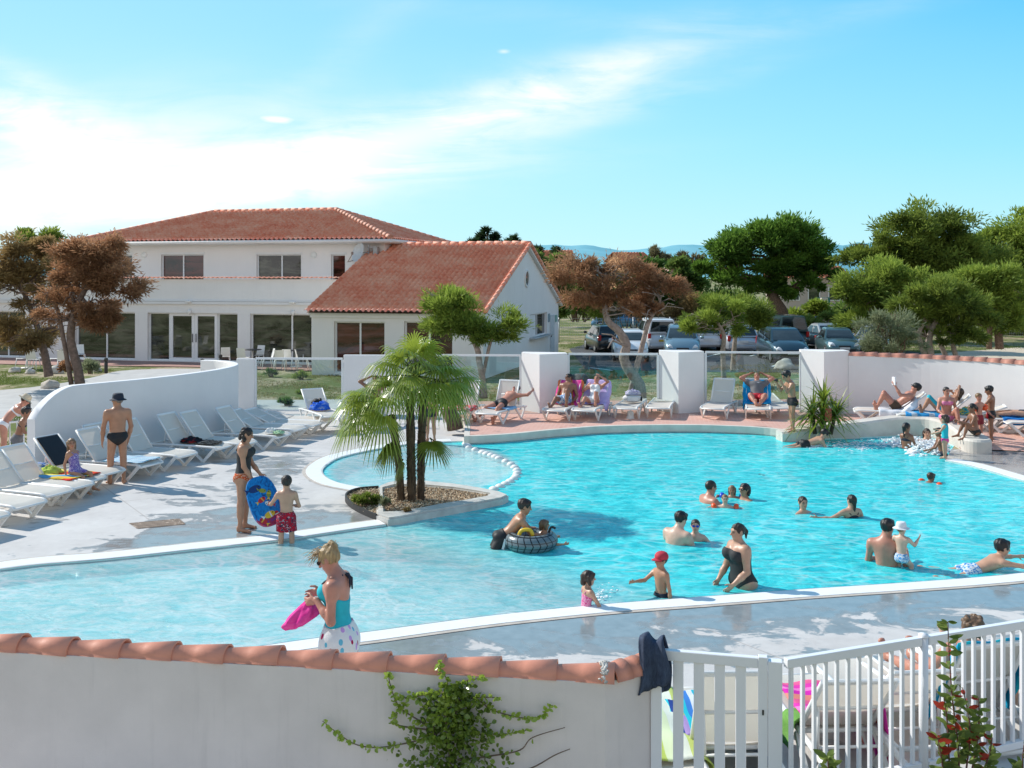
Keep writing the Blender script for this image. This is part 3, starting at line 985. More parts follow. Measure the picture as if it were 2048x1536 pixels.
def deck_material():
 m, t, bs = new_mat('pool_deck_concrete')
 tc = t.node('ShaderNodeTexCoord').outputs['Object']
 s = t.node('ShaderNodeSeparateXYZ', ins={0: tc}).outputs
 X, Y = s[0], s[1]
 n1 = t.noise(tc, .9, 6, .6); n2 = t.noise(tc, 7, 5, .6)
 dry = t.ramp(t.math('ADD', t.math('MULTIPLY', n1, .7), t.math('MULTIPLY', n2, .3)), [(.3, (.50, .475, .455)), (.7, (.66, .635, .61))])
 # signed distances (metres) from the two long pool edges
 d1 = t.math('SUBTRACT', t.math('MULTIPLY', t.math('ADD', X, 1.83), .245), t.math('MULTIPLY', t.math('SUBTRACT', Y, 11.0), .97))
 d2 = t.math('SUBTRACT', t.math('MULTIPLY', t.math('SUBTRACT', Y, 14.6), .93), t.math('MULTIPLY', t.math('ADD', X, 6.6), .42))
 near = t.math('POWER', 2.718, t.math('MULTIPLY', t.math('ABSOLUTE', d1), -.70))
 near2 = t.math('MULTIPLY', t.math('POWER', 2.718, t.math('MULTIPLY', t.math('ABSOLUTE', d2), -.8)), t.smooth(X, -7.4, -5.2))
 right = t.math('MULTIPLY', t.smooth(X, 9.0, 10.5), t.math('SUBTRACT', 1.0, t.smooth(t.math('ABSOLUTE', t.math('SUBTRACT', Y, 21.5)), .5, 2.0)))
 wading = t.math('MULTIPLY', t.math('POWER', 2.718, t.math('MULTIPLY', t.math('ABSOLUTE', t.math('ADD', X, 4.9)), -.7)), t.math('MULTIPLY', t.smooth(Y, 15, 17), t.math('SUBTRACT', 1.0, t.smooth(Y, 21, 24))))
 bias = t.math('MAXIMUM', t.math('MAXIMUM', near, near2), t.math('MAXIMUM', t.math('MULTIPLY', right, .9), t.math('MULTIPLY', wading, .55)))
 stretched = t.mapping(tc, rot=(0, 0, R(12)), scale=(.75, 1.5, 1))
 w1 = t.noise(stretched, .95, 6, .62, 1.4)
 w2 = t.noise(tc, 3.5, 5, .6, .8)
 wv = t.math('ADD', t.math('ADD', t.math('MULTIPLY', w1, .80), t.math('MULTIPLY', w2, .26)), t.math('MULTIPLY', bias, .36))
 wet = t.smooth(wv, .655, .705)
 pud = t.smooth(wv, .74, .80)
 grey = t.mix(t.smooth(Y, 13.5, 16), (.26, .295, .31), (.29, .285, .28))
 c = t.mix(wet, dry, t.mix(1.0, grey, t.ramp(n2, [(.3, .85), (.7, 1.1)]), 'MULTIPLY'))
 # thin saw-cut joints
 def joint(a, per, off):
  f = t.math('ABSOLUTE', t.math('SUBTRACT', t.math('FRACT', t.math('DIVIDE', t.math('ADD', a, off), per)), .5))
  return t.math('LESS_THAN', f, .0028)
 ru = t.math('ADD', t.math('MULTIPLY', X, .82), t.math('MULTIPLY', Y, .57)); rv = t.math('SUBTRACT', t.math('MULTIPLY', Y, .82), t.math('MULTIPLY', X, .57))
 j = t.math('MAXIMUM', joint(ru, 3.8, 1.2), joint(rv, 4.2, .3))
 c = t.mix(t.math('MULTIPLY', j, .45), c, (.30, .26, .23))
 stain = t.smooth(t.noise(tc, 1.7, 5, .65), .60, .75)
 c = t.mix(t.math('MULTIPLY', stain, .22), c, (.38, .345, .32))
 t.put(bs.inputs['Base Color'], c)
 t.put(bs.inputs['Roughness'], t.math('SUBTRACT', .82, t.math('ADD', t.math('MULTIPLY', wet, .42), t.math('MULTIPLY', pud, .32))))
 t.put(bs.inputs['Specular IOR Level'], t.math('ADD', .3, t.math('MULTIPLY', wet, .35)))
 hb = t.noise(tc, 45, 4)
 bp = t.node('ShaderNodeBump', ins={'Strength': t.math('SUBTRACT', .25, t.math('MULTIPLY', wet, .2)), 'Height': hb})
 bp.inputs['Distance'].default_value = .01
 t.put(bs.inputs['Normal'], bp.outputs[0])
 return m
def terrace_material():
 m, t, bs = new_mat('pink_stamped_terrace')
 tc = t.node('ShaderNodeTexCoord').outputs['Object']
 br = t.node('ShaderNodeTexBrick', ins={'Vector': t.mapping(tc, rot=(0, 0, R(8)))})
 br.inputs['Scale'].default_value = 2.2; br.inputs['Mortar Size'].default_value = .035; br.inputs['Mortar Smooth'].default_value = .6
 br.inputs['Color1'].default_value = (.64, .35, .28, 1); br.inputs['Color2'].default_value = (.56, .28, .215, 1); br.inputs['Mortar'].default_value = (.70, .48, .40, 1)
 n = t.noise(tc, 1.2, 6, .6)
 c = t.mix(t.smooth(n, .35, .75), br.outputs['Color'], (.63, .39, .32))
 wet = t.smooth(t.math('ADD', t.noise(tc, 1.3, 5), t.math('MULTIPLY', t.smooth(t.node('ShaderNodeSeparateXYZ', ins={0: tc}).outputs[0], 8.5, 11), .13)), .62, .68)
 c = t.mix(t.math('MULTIPLY', wet, .65), c, (.26, .14, .11))
 t.put(bs.inputs['Base Color'], c)
 t.put(bs.inputs['Roughness'], t.math('SUBTRACT', .8, t.math('MULTIPLY', wet, .5)))
 t.put(bs.inputs['Normal'], t.bump(br.outputs['Fac'], -.25, .01))
 return m
def earth_material():
 m, t, bs = new_mat('dry_lawn_earth')
 tc = t.node('ShaderNodeTexCoord').outputs['Object']
 n1 = t.noise(tc, .35, 6, .6); n2 = t.noise(tc, 3.2, 6, .65); n3 = t.noise(tc, 22, 4, .7)
 g = t.ramp(n3, [(.25, (.075, .10, .03)), (.55, (.15, .18, .055)), (.8, (.29, .27, .12))])
 d = t.ramp(n3, [(.2, (.34, .265, .17)), (.8, (.55, .46, .33))])
 f = t.smooth(t.math('ADD', t.math('MULTIPLY', n1, .6), t.math('MULTIPLY', n2, .4)), .47, .58)
 t.put(bs.inputs['Base Color'], t.mix(f, g, d))
 bs.inputs['Roughness'].default_value = .95
 bs.inputs['Specular IOR Level'].default_value = .1
 t.put(bs.inputs['Normal'], t.bump(n3, .5, .02))
 return m
M_deck = deck_material(); M_terrace = terrace_material(); M_earth = earth_material()
M_asphalt = mat('asphalt', (.075, .075, .08), .85, .25, 3, .3, 80)
M_path = mat('pale_path', (.50, .49, .47), .85, .1, 2, .15, 60)
M_sand = mat('sandy_ground', (.60, .50, .38), .9, .15, .8, .3, 20)
M_paint = mat('road_paint', (.78, .78, .78), .6, .1, 6)
# ------------------------------------------------------------------ hills
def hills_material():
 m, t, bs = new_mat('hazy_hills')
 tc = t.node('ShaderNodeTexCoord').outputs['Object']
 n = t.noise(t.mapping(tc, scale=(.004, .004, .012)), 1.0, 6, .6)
 t.put(bs.inputs['Base Color'], t.ramp(n, [(.35, (.16, .40, .47)), (.65, (.23, .50, .58))]))  # distance haze painted into the hill colour
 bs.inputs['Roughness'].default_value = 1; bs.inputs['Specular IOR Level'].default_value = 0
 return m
prof = [(-900, 520), (-300, 515), (200, 500), (700, 494), (880, 488), (960, 490), (1010, 494), (1060, 490), (1110, 489), (1150, 493), (1180, 489), (1215, 496), (1250, 502), (1285, 497), (1330, 492), (1380, 489), (1450, 493), (1560, 497), (1640, 491), (1670, 489), (1710, 485), (1800, 490), (2100, 497), (2700, 512), (3300, 530)]
hm = MB(); HY = 4200
rows = []
for k in range(9):
 row = []
 xs = np.linspace(-900, 3300, 260)
 for x in xs:
  y = np.interp(x, [p[0] for p in prof], [p[1] for p in prof])
  ztop = CAMH + (YH - y) / FOC * HY + noise.noise(V((x * .03, 0, 3))) * 7 + noise.noise(V((x * .11, 0, 3))) * 3
  f = k / 8
  wx = (x - 1024) / FOC * HY
  row.append(V((wx + noise.noise(V((wx * .004, f * 3, 1))) * 40, HY + 900 * (f - 1) + noise.noise(V((wx * .006, f * 4, 9))) * 160 * (1 - f), -5 + (ztop + 5) * f ** .9 + noise.noise(V((wx * .008, f * 5, 4))) * 10 * f * (1 - f))))
 rows.append(row)
nW = len(rows[0])
hm.add([p for r in rows for p in r], [(i * nW + j, i * nW + j + 1, (i + 1) * nW + j + 1, (i + 1) * nW + j) for i in range(8) for j in range(nW - 1)], 0, True)
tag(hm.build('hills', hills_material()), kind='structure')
# ------------------------------------------------------------------ pool outline
TZ = .16                                                   # level of the pink terrace above the low deck
near_in = [G(x, y) for x, y in ((-420, 1322), (-250, 1342), (0, 1345), (300, 1323), (500, 1294), (640, 1274), (740, 1262), (850, 1247), (1000, 1228), (1200, 1208), (1400, 1193), (1600, 1178), (1800, 1165), (1950, 1154), (2048, 1144), (2200, 1122), (2350, 1080), (2430, 1035), (2400, 1005), (2250, 982), (2120, 970), (2048, 961), (1990, 945), (1940, 931), (1890, 920))]
near_in = smooth_line(near_in, 4)
wall_base = [G(x, y) for x, y in ((1565, 881), (1600, 880), (1640, 877), (1720, 874), (1797, 870), (1850, 872), (1885, 880), (1908, 891), (1925, 902))]
far_in = [G(x, y, TZ) for x, y in ((1568, 861), (1540, 857), (1500, 854), (1450, 852), (1400, 850.5), (1300, 850.5), (1200, 853), (1150, 856.5), (1100, 860.5), (1060, 864.5), (1030, 867.5), (980, 871), (928, 873))]
far_in = [V((p.x, p.y, 0)) for p in far_in]
far_in = smooth_line(far_in, 3)
wade_in = [G(x, y) for x, y in ((925, 882), (873, 884), (802, 890), (737, 901), (682, 914), (657, 927), (645, 941), (655, 955), (682, 966), (723, 974), (756, 981))]
wade_in = smooth_line(wade_in, 4)
left_in = [G(x, y) for x, y in ((772, 1049), (700, 1059), (620, 1071), (551, 1081), (394, 1098), (212, 1118), (91, 1127), (0, 1138), (-150, 1160), (-320, 1200), (-440, 1255), (-470, 1295))]
left_in = smooth_line(left_in, 3)
wb = [V((p.x, p.y, 0)) for p in wall_base][::-1]
outline = near_in + wb[1:-1] + far_in + wade_in + left_in
# soften double points
ol = [outline[0]]
for p in outline[1:]:
 if (p - ol[-1]).length > .04: ol.append(p)
if (ol[0] - ol[-1]).length < .05: ol.pop()
outline = [V((p.x, p.y, 0)) for p in ol]
def floor_z(x, y):
 s = x * .77 + y * .64
 z = np.interp(s, [5.5, 7.2, 8.2, 9.0, 10.65, 12.5, 14], [-.20, -.30, -.40, -.52, -.84, -1.15, -1.3])
 return float(z)
def pool_floor_material():
 m, t, bs = new_mat('pool_liner')
 geo = t.node('ShaderNodeNewGeometry').outputs['Position']
 z = t.node('ShaderNodeSeparateXYZ', ins={0: geo}).outputs[2]
 d = t.math('MULTIPLY', z, -1.0)
 c = t.ramp(t.math('DIVIDE', d, 1.4), [(.12, (.56, .82, .80)), (.27, (.36, .78, .80)), (.42, (.07, .70, .80)), (.7, (.0, .62, .78)), (.95, (.0, .58, .76))])
 n = t.noise(geo, 1.1, 4)
 c = t.mix(1.0, c, t.ramp(n, [(.3, .93), (.7, 1.06)]), 'MULTIPLY')
 t.put(bs.inputs['Base Color'], c)
 bs.inputs['Roughness'].default_value = .7
 bs.inputs['Specular IOR Level'].default_value = .1
 return m
M_liner = pool_floor_material()
fl = MB()
fl.grid(lambda u, v: V((-13 + u * 38, 8.5 + v * 20, floor_z(-13 + u * 38, 8.5 + v * 20))), 76, 50)
tag(fl.build('pool_floor', M_liner), kind='structure')
# side walls of the basin
sw = MB()
n = len(outline)
sw.add([V((p.x, p.y, -.005)) for p in outline] + [V((p.x, p.y, floor_z(p.x, p.y) - .05)) for p in outline], [(i, (i + 1) % n, n + (i + 1) % n, n + i) for i in range(n)])
tag(sw.build('pool_wall', M_liner), kind='structure')
# ------------------------------------------------------------------ water
def water_material():
 m, t, bs = new_mat('pool_water')
 t.n.remove(bs)
 geo = t.node('ShaderNodeNewGeometry').outputs['Position']
 s = t.node('ShaderNodeSeparateXYZ', ins={0: geo}).outputs
 sh = t.math('ADD', t.math('MULTIPLY', s[0], .77), t.math('MULTIPLY', s[1], .64))
 ex = t.math('DIVIDE', t.math('ADD', s[0], 1.9), 2.05); ey = t.math('DIVIDE', t.math('SUBTRACT', s[1], 21.4), 2.95)
 rad = t.math('SQRT', t.math('ADD', t.math('MULTIPLY', ex, ex), t.math('MULTIPLY', ey, ey)))
 deep = t.math('MULTIPLY', t.smooth(sh, 7.6, 10.2), t.smooth(rad, .86, 1.02))
 wd = t.noise(geo, .55, 2, .5, 0, 1)
 warp = t.node('ShaderNodeVectorMath', operation='MULTIPLY_ADD')
 t.put(warp.inputs[0], wd); warp.inputs[1].default_value = (.55, .55, 0); t.put(warp.inputs[2], geo)
 wv = warp.outputs[0]
 a = t.noise(t.mapping(wv, rot=(0, 0, R(10)), scale=(1.0, 1.9, 1)), 2.3, 4, .55, .6)
 b = t.noise(t.mapping(wv, rot=(0, 0, R(-22)), scale=(1.0, 1.6, 1)), 5.8, 3, .5, .8)
 fine = t.noise(wv, 17, 2, .5)
 calm = t.math('ADD', .45, t.math('MULTIPLY', t.smooth(t.noise(geo, .30, 3), .35, .65), 1.0))
 h = t.math('MULTIPLY', calm, t.math('ADD', t.math('ADD', a, t.math('MULTIPLY', b, .42)), t.math('MULTIPLY', fine, .09)))
 nrm = t.bump(h, 1.0, .07)
 # the light the rippled surface passes on: a net of bright lines between darker facets
 vo = t.node('ShaderNodeTexVoronoi', feature='SMOOTH_F1')
 t.put(vo.inputs['Vector'], t.mapping(wv, rot=(0, 0, R(8)), scale=(1.0, 1.75, 1)))
 vo.inputs['Scale'].default_value = 2.9; vo.inputs['Smoothness'].default_value = .35
 v1 = vo.outputs['Distance']
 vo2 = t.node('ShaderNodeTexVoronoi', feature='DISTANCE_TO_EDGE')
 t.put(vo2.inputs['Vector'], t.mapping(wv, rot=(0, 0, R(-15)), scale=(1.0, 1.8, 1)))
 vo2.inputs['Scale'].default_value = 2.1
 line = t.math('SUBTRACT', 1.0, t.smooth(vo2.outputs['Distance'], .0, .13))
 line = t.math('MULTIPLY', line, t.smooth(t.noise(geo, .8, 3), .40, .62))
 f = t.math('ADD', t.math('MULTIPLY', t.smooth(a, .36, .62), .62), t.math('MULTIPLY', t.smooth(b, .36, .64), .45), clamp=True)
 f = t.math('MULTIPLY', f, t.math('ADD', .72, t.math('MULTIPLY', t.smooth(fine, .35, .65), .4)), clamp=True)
 lo = t.mix(deep, (.60, .86, .90), (.42, .86, .92))
 hi = t.mix(deep, (1.0, 1.0, 1.0), (.85, 1.0, 1.0))
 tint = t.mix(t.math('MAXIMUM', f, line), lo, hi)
 tr0 = t.node('ShaderNodeBsdfTransparent', ins={0: tint})
 # light scattered back by the water itself, more where it is deep
 body = t.mix(f, t.mix(deep, (.40, .82, .84), (.0, .50, .58)), t.mix(deep, (.82, .95, .94), (.08, .90, .92)))
 pale = t.math('MULTIPLY', t.smooth(t.noise(t.mapping(wv, rot=(0, 0, R(4)), scale=(.8, 3.2, 1)), 2.2, 4, .6, .5), .575, .66), .50)  # streaks of beige facet reflection painted into the body colour
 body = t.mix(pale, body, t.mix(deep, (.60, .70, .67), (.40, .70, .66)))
 body = t.mix(t.math('MULTIPLY', line, t.math('SUBTRACT', .85, t.math('MULTIPLY', deep, .4))), body, t.mix(deep, (.98, 1.0, 1.0), (.50, .95, .95)))  # bright caustic lines painted into the body colour
 df = t.node('ShaderNodeBsdfDiffuse', ins={0: body, 'Normal': t.bump(h, .6, .06)})
 tr = t.node('ShaderNodeMixShader')
 t.put(tr.inputs[0], t.math('ADD', .42, t.math('MULTIPLY', deep, .36))); t.l.new(tr0.outputs[0], tr.inputs[1]); t.l.new(df.outputs[0], tr.inputs[2])
 gl = t.node('ShaderNodeBsdfGlossy', ins={'Color': (1, 1, 1), 'Normal': nrm})
 gl.inputs['Roughness'].default_value = .04
 fr = t.node('ShaderNodeFresnel', ins={'Normal': nrm}); fr.inputs[0].default_value = 1.33
 fac = t.math('MINIMUM', t.math('MULTIPLY', fr.outputs[0], .62), .30)
 mx = t.node('ShaderNodeMixShader')
 t.put(mx.inputs[0], fac); t.l.new(tr.outputs[0], mx.inputs[1]); t.l.new(gl.outputs[0], mx.inputs[2])
 t.l.new(mx.outputs[0], t.n['Material Output'].inputs[0])
 return m
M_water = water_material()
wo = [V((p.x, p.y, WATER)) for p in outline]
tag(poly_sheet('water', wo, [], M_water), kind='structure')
# ------------------------------------------------------------------ ground sheet out to the horizon, with the basin cut out
gout = [V(p) for p in ((-4500, -2500, -.012), (4500, -2500, -.012), (4500, 7000, -.012), (-4500, 7000, -.012))]
tag(poly_sheet('ground', gout, [outline], M_earth), kind='structure')
# ------------------------------------------------------------------ deck with the pool cut out
deck_out = [V(p) for p in ((-40, 6.2, 0), (30, 6.2, 0), (30, 26.6, 0), (-40, 26.6, 0))]
deck_out = [V((-16, 6.2, 0)), V((26, 6.2, 0)), V((26, 22.9, 0)), V((12.2, 22.9, 0)), V((10.35, 23.3, 0)), V((10.1, 25, 0)), V((6.5, 26.2, 0)), V((-1.1, 27.2, 0)), V((-1.35, 29.2, 0)), V((-1.5, 31.2, 0)), V((-8.2, 30.2, 0)), V((-11.4, 22.4, 0)), V((-11.5, 20.5, 0)), V((-16, 18, 0))]
deck = tag(poly_sheet('pool_deck', deck_out, [outline], M_deck), kind='structure')
# white coping
M_coping = mat('white_pool_coping', (.86, .87, .87), .45, .03, 6, .05, 80)
M_copedge = mat('coping_joint', (.52, .46, .40), .8, .15, 5)
def coping(line, width, name='pool_coping', flip=1):
 ln = [V((p.x, p.y, 0)) for p in line]
 sec = [(0, -.06), (0, -.020), (-.03 * flip, .004), (-width * flip, .012), (-width * flip, -.06)]
 mb = sweep(ln, sec, smooth=False)
 ns = strip_offsets(ln)
 # narrow cement joint outside the white tiles
 vs = []
 for p, nn in zip(ln, ns): vs += [p - nn * flip * width + V((0, 0, .006)), p - nn * flip * (width + .07) + V((0, 0, .006))]
 mb.add(vs, [(2 * i, 2 * i + 1, 2 * i + 3, 2 * i + 2) for i in range(len(ln) - 1)], 1)
 return tag(mb.build(name, [M_coping, M_copedge]), kind='structure')
coping(near_in, .33)
coping(wade_in[2:], .34)
coping(left_in, .33)
# ------------------------------------------------------------------ pink terrace (0.16 m up) behind the far edge
ter_line = [V((p.x, p.y, 0)) for p in far_in]
ter_out = [V((p.x, p.y, TZ)) for p in ter_line]
ter = ter_out + [V((p.x, p.y, TZ)) for p in (V((-1.25, 26.6, 0)), V((-1.6, 27.6, 0)), V((-1.5, 31.0, 0)), V((10, 31.6, 0)), V((17, 30.5, 0)), V((26, 28.5, 0)), V((26, 22.9, 0)), V((12.0, 22.9, 0)), V((10.38, 23.2, 0)))] + [V((p.x, p.y, TZ)) for p in [wb[1] + V((.25, .3, 0)), wb[2] + V((.3, .28, 0)), wb[3] + V((.2, .35, 0)), wb[4] + V((0, .35, 0)), wb[5] + V((0, .3, 0)), wb[6] + V((0, .25, 0))]]
def ter_z(x, y):
 k = max(0, min(1, (y - 22.9) / 1.6)) if x > 10.2 else 1
 return .012 + (TZ - .012) * k
tag(poly_sheet('terrace', ter, [], M_terrace, zf=ter_z, grid=1.2), kind='structure')
ed = MB()
line = [V((-1.6, 27.6, 0)), V((-1.25, 26.6, 0))] + ter_line[::-1]
sweep(line, [(0, -.9), (0, TZ + .006), (.14, TZ + .006), (.14, -.9)], mb=ed)
tag(ed.build('terrace_edge', mat('terrace_edge', (.66, .60, .53), .7, .1, 4, .1)), kind='structure')
# curved wave wall with a rounded low end
top_z = [.20, .24, .29, .36, .44, .47, .45, .39, .31]
WWL = smooth_line([V((p.x, p.y, 0)) for p in wall_base], 5)
wt = list(np.interp(np.linspace(0, 8, len(WWL)), range(9), top_z))
mb = MB(); ns = strip_offsets(WWL); vs = []
thick = np.interp(np.linspace(0, 1, len(WWL)), [0, .1, .6, .8, 1], [.42, .5, .46, .5, .62])
for p, nn, z, th in zip(WWL, ns, wt, thick):
 for o, zz in ((0, -1.2), (0, z - .05), (.05, z), (th - .05, z), (th, z - .05), (th, -.1)):
  vs.append(p + nn * o + V((0, 0, zz)))
k = 6; fs = []
for i in range(len(WWL) - 1):
 for j in range(k): fs.append((i * k + j, i * k + (j + 1) % k, (i + 1) * k + (j + 1) % k, (i + 1) * k + j))
fs += [list(range(k))[::-1], [(len(WWL) - 1) * k + j for j in range(k)]]
mb.add(vs, fs, 0, False)
M_concw = mat('pale_concrete', (.62, .58, .52), .75, .12, 3, .2, 50)
wave = mb.build('wave_wall', M_concw)
tag(wave, 'low curved concrete wave wall rising from the far right pool edge', 'pool wall')
EL = WWL[-1]; en = ns[-1]
cap = MB()
ring = []
for a in range(13):
 an = -PI / 2 + PI * a / 12
 ring.append((math.cos(an), math.sin(an)))
td = V((-en.y * -1, en.x * -1, 0)); td = V((en.y, -en.x, 0))
pts = []
for z, r in ((-.6, 1.0), (.26, 1.0), (.31, .9)):
 for c, s in ring: pts.append(EL + en * (.31 + .31 * s * r) + td * (.34 * c * r) + V((0, 0, z)))
cap.hull(pts)
cap.build('rounded_end', M_concw, wave)
# line of submerged stones dividing the shallow paddling pool, and its raised floor
div = smooth_line([G(x, y) for x, y in ((928, 880), (938, 892), (965, 902), (998, 914), (1022, 926), (1034, 938), (1032, 950), (1020, 960), (1000, 970), (978, 979))], 4)
pad = wade_in + [V((p.x, p.y, 0)) for p in [G(800, 975), G(870, 975), G(950, 979)]] + div[::-1]
pad = [V((p.x, p.y, -.30)) for p in pad]
tag(poly_sheet('paddling_floor', pad, [], M_liner), kind='structure')
ps_ = MB()
sweep([V((p.x, p.y, 0)) for p in div], [(-.10, -1.3), (-.10, -.12), (.10, -.12), (.10, -1.3)], mb=ps_)
tag(ps_.build('paddling_kerb', M_liner), kind='structure')
M_stone = mat('pool_stones', (.74, .75, .72), .6, .08, 9, .3, 40)
acc = 0; last = div[0]; k = 0
stone0 = None
for i in range(1, len(div)):
 acc += (div[i] - last).length; last = div[i]
 if acc > .21:
  acc = 0; k += 1
  mb = MB(); rr = random.Random(k)
  mb.sphere((0, 0, 0), (.105 * rr.uniform(.9, 1.1), .10 * rr.uniform(.85, 1.1), .075), 10, 6)
  o = mb.build('edging_stone', M_stone, loc=(div[i].x, div[i].y, -.045))
  o.rotation_euler = (0, 0, rr.uniform(0, 3))
  tag(o, 'rounded pale stone in the curved line edging the paddling pool', 'stone', 'stones edging the paddling pool')
# ------------------------------------------------------------------ palm planter at the pool's edge
pl_out = [G(x, y) for x, y in ((757, 982), (775, 974), (800, 970), (850, 971), (910, 977), (960, 985), (1000, 993), (1017, 1000), (1005, 1006), (960, 1015), (900, 1026), (840, 1037), (800, 1045), (776, 1048), (752, 1040))]
pl_in = [G(x, y) for x, y in ((768, 985), (790, 979), (850, 980), (905, 985), (950, 992), (978, 997), (972, 1002), (930, 1010), (880, 1018), (835, 1027), (800, 1033), (770, 1034))]
edge = pl_out[-1:] + []
M_kerb = mat('planter_concrete', (.56, .54, .50), .8, .15, 5, .25, 60)
kz = .10
outer = [V((p.x, p.y, kz)) for p in pl_out]
inner = [V((p.x, p.y, kz)) for p in pl_in]
leftline = [G(x, y) for x, y in ((752, 1040), (735, 1033), (712, 1022), (697, 1011), (691, 1001), (698, 992), (720, 985), (757, 982))]
leftline = smooth_line(leftline, 3)
ring_in = inner
planter = poly_sheet('planter_kerb_top', outer, [inner], M_kerb)
bm = bmesh.new(); bm.from_mesh(planter.data)
ext = bmesh.ops.extrude_face_region(bm, geom=bm.faces[:])
bmesh.ops.translate(bm, vec=(0, 0, -1.2), verts=[g for g in ext['geom'] if isinstance(g, bmesh.types.BMVert)])
bmesh.ops.recalc_face_normals(bm, faces=bm.faces)
bmesh.ops.bevel(bm, geom=[e for e in bm.edges if len(e.link_faces) == 2 and e.calc_face_angle(0) > .9 and all(v.co.z > 0 for v in e.verts)], offset=.03, segments=2, affect='EDGES')
bm.to_mesh(planter.data); bm.free()
planter.name = 'palm_planter'
tag(planter, 'low pointed concrete planter holding gravel and the palm clump', 'planter')
def gravel_material():
 m, t, bs = new_mat('brown_gravel')
 tc = t.node('ShaderNodeTexCoord').outputs['Object']
 vo = t.node('ShaderNodeTexVoronoi', ins={'Vector': tc}); vo.inputs['Scale'].default_value = 38
 c = t.ramp(vo.outputs['Color'], [(.1, (.16, .095, .05)), (.5, (.36, .25, .15)), (.9, (.60, .48, .34))])
 t.put(bs.inputs['Base Color'], c); bs.inputs['Roughness'].default_value = .85
 t.put(bs.inputs['Normal'], t.bump(vo.outputs['Distance'], -.8, .03))
 return m
M_gravel = gravel_material()
bed = [V((p.x, p.y, .075)) for p in inner]
bedall = [V((p.x, p.y, .07)) for p in leftline] + [V((p.x, p.y, .07)) for p in pl_out[1:-1]]
g = poly_sheet('gravel_bed', [V((p.x * 1, p.y, .07)) for p in leftline[:-1]] + bed[:], [], M_gravel, zf=lambda x, y: .055 + .03 * noise.noise(V((x * 3, y * 3, 0))), grid=.12)
tag(g, 'brown pebble bed around the palm trunks', 'gravel', kind='stuff')
gv = MB(); rr = random.Random(4)
poly = [(p.x, p.y) for p in leftline[:-1]] + [(p.x, p.y) for p in bed]
def pin(x, y, lp):
 r = False
 for i in range(len(lp)):
  a, b = lp[i], lp[(i + 1) % len(lp)]
  if (a[1] > y) != (b[1] > y) and x < (b[0] - a[0]) * (y - a[1]) / (b[1] - a[1]) + a[0]: r = not r
 return r
bx0, bx1 = min(p[0] for p in poly), max(p[0] for p in poly); by0, by1 = min(p[1] for p in poly), max(p[1] for p in poly)
cnt = 0
while cnt < 2600:
 x, y = rr.uniform(bx0, bx1), rr.uniform(by0, by1)
 if not pin(x, y, poly): continue
 cnt += 1
 s = rr.uniform(.012, .026)
 z = .06 + .03 * noise.noise(V((x * 3, y * 3, 0))) + s * .3
 rot = Matrix.Rotation(rr.uniform(0, 6), 3, 'Z') @ Matrix.Rotation(rr.uniform(-.5, .5), 3, 'X')
 pts = [V((x, y, z)) + rot @ V(q) * s for q in ((1, 0, 0), (-1, .1, 0), (0, .8, .1), (.1, -.8, 0), (0, 0, .7), (0, 0, -.6))]
 gv.add(pts, [(0, 2, 4), (2, 1, 4), (1, 3, 4), (3, 0, 4), (2, 0, 5), (1, 2, 5), (3, 1, 5), (0, 3, 5)], rr.choice((0, 0, 1, 2)))
gvo = gv.build('pebbles', [mat('pebble_mid', (.40, .28, .17), .8, .2, 9), mat('pebble_dark', (.20, .13, .08), .8, .2, 9), mat('pebble_pale', (.62, .52, .38), .8, .15, 9)], g)
gvo['kind'] = 'stuff'
bl = MB()
sweep([V((p.x, p.y, 0)) for p in leftline], [(-.02, -.05), (-.02, .10), (.01, .10), (.01, -.05)], mb=bl)
bl.build('edging_strip', mat('black_edging', (.03, .03, .03), .7), planter)
# drain cover set in the left deck
dc = MB()
c0, c1, c2, c3 = [G(x, y) for x, y in ((258, 1047), (358, 1038), (371, 1049), (275, 1058))]
def lerp4(u, v): return (c0 * (1 - u) + c1 * u) * (1 - v) + (c3 * (1 - u) + c2 * u) * v
dc.add([p + V((0, 0, .008)) for p in (c0, c1, c2, c3)], [(3, 2, 1, 0)], 0)
rr = random.Random(2)
for i in range(26):
 for j in range(5):
  if rr.random() < .12: continue
  a = lerp4((i + .3) / 26, (j + .25) / 5); b = lerp4((i + .7) / 26, (j + .75) / 5)
  dc.box(((a.x + b.x) / 2, (a.y + b.y) / 2, .010), (abs(b.x - a.x) + .008, abs(b.y - a.y) * .6, .006), .1, 0, 1)
tag(dc.build('drain_cover', [mat('cover_tan', (.38, .29, .22), .8, .15, 8), mat('cover_dark', (.25, .18, .14), .8, .15, 8)]), 'tan perforated drain cover set in the pale deck', 'drain cover')
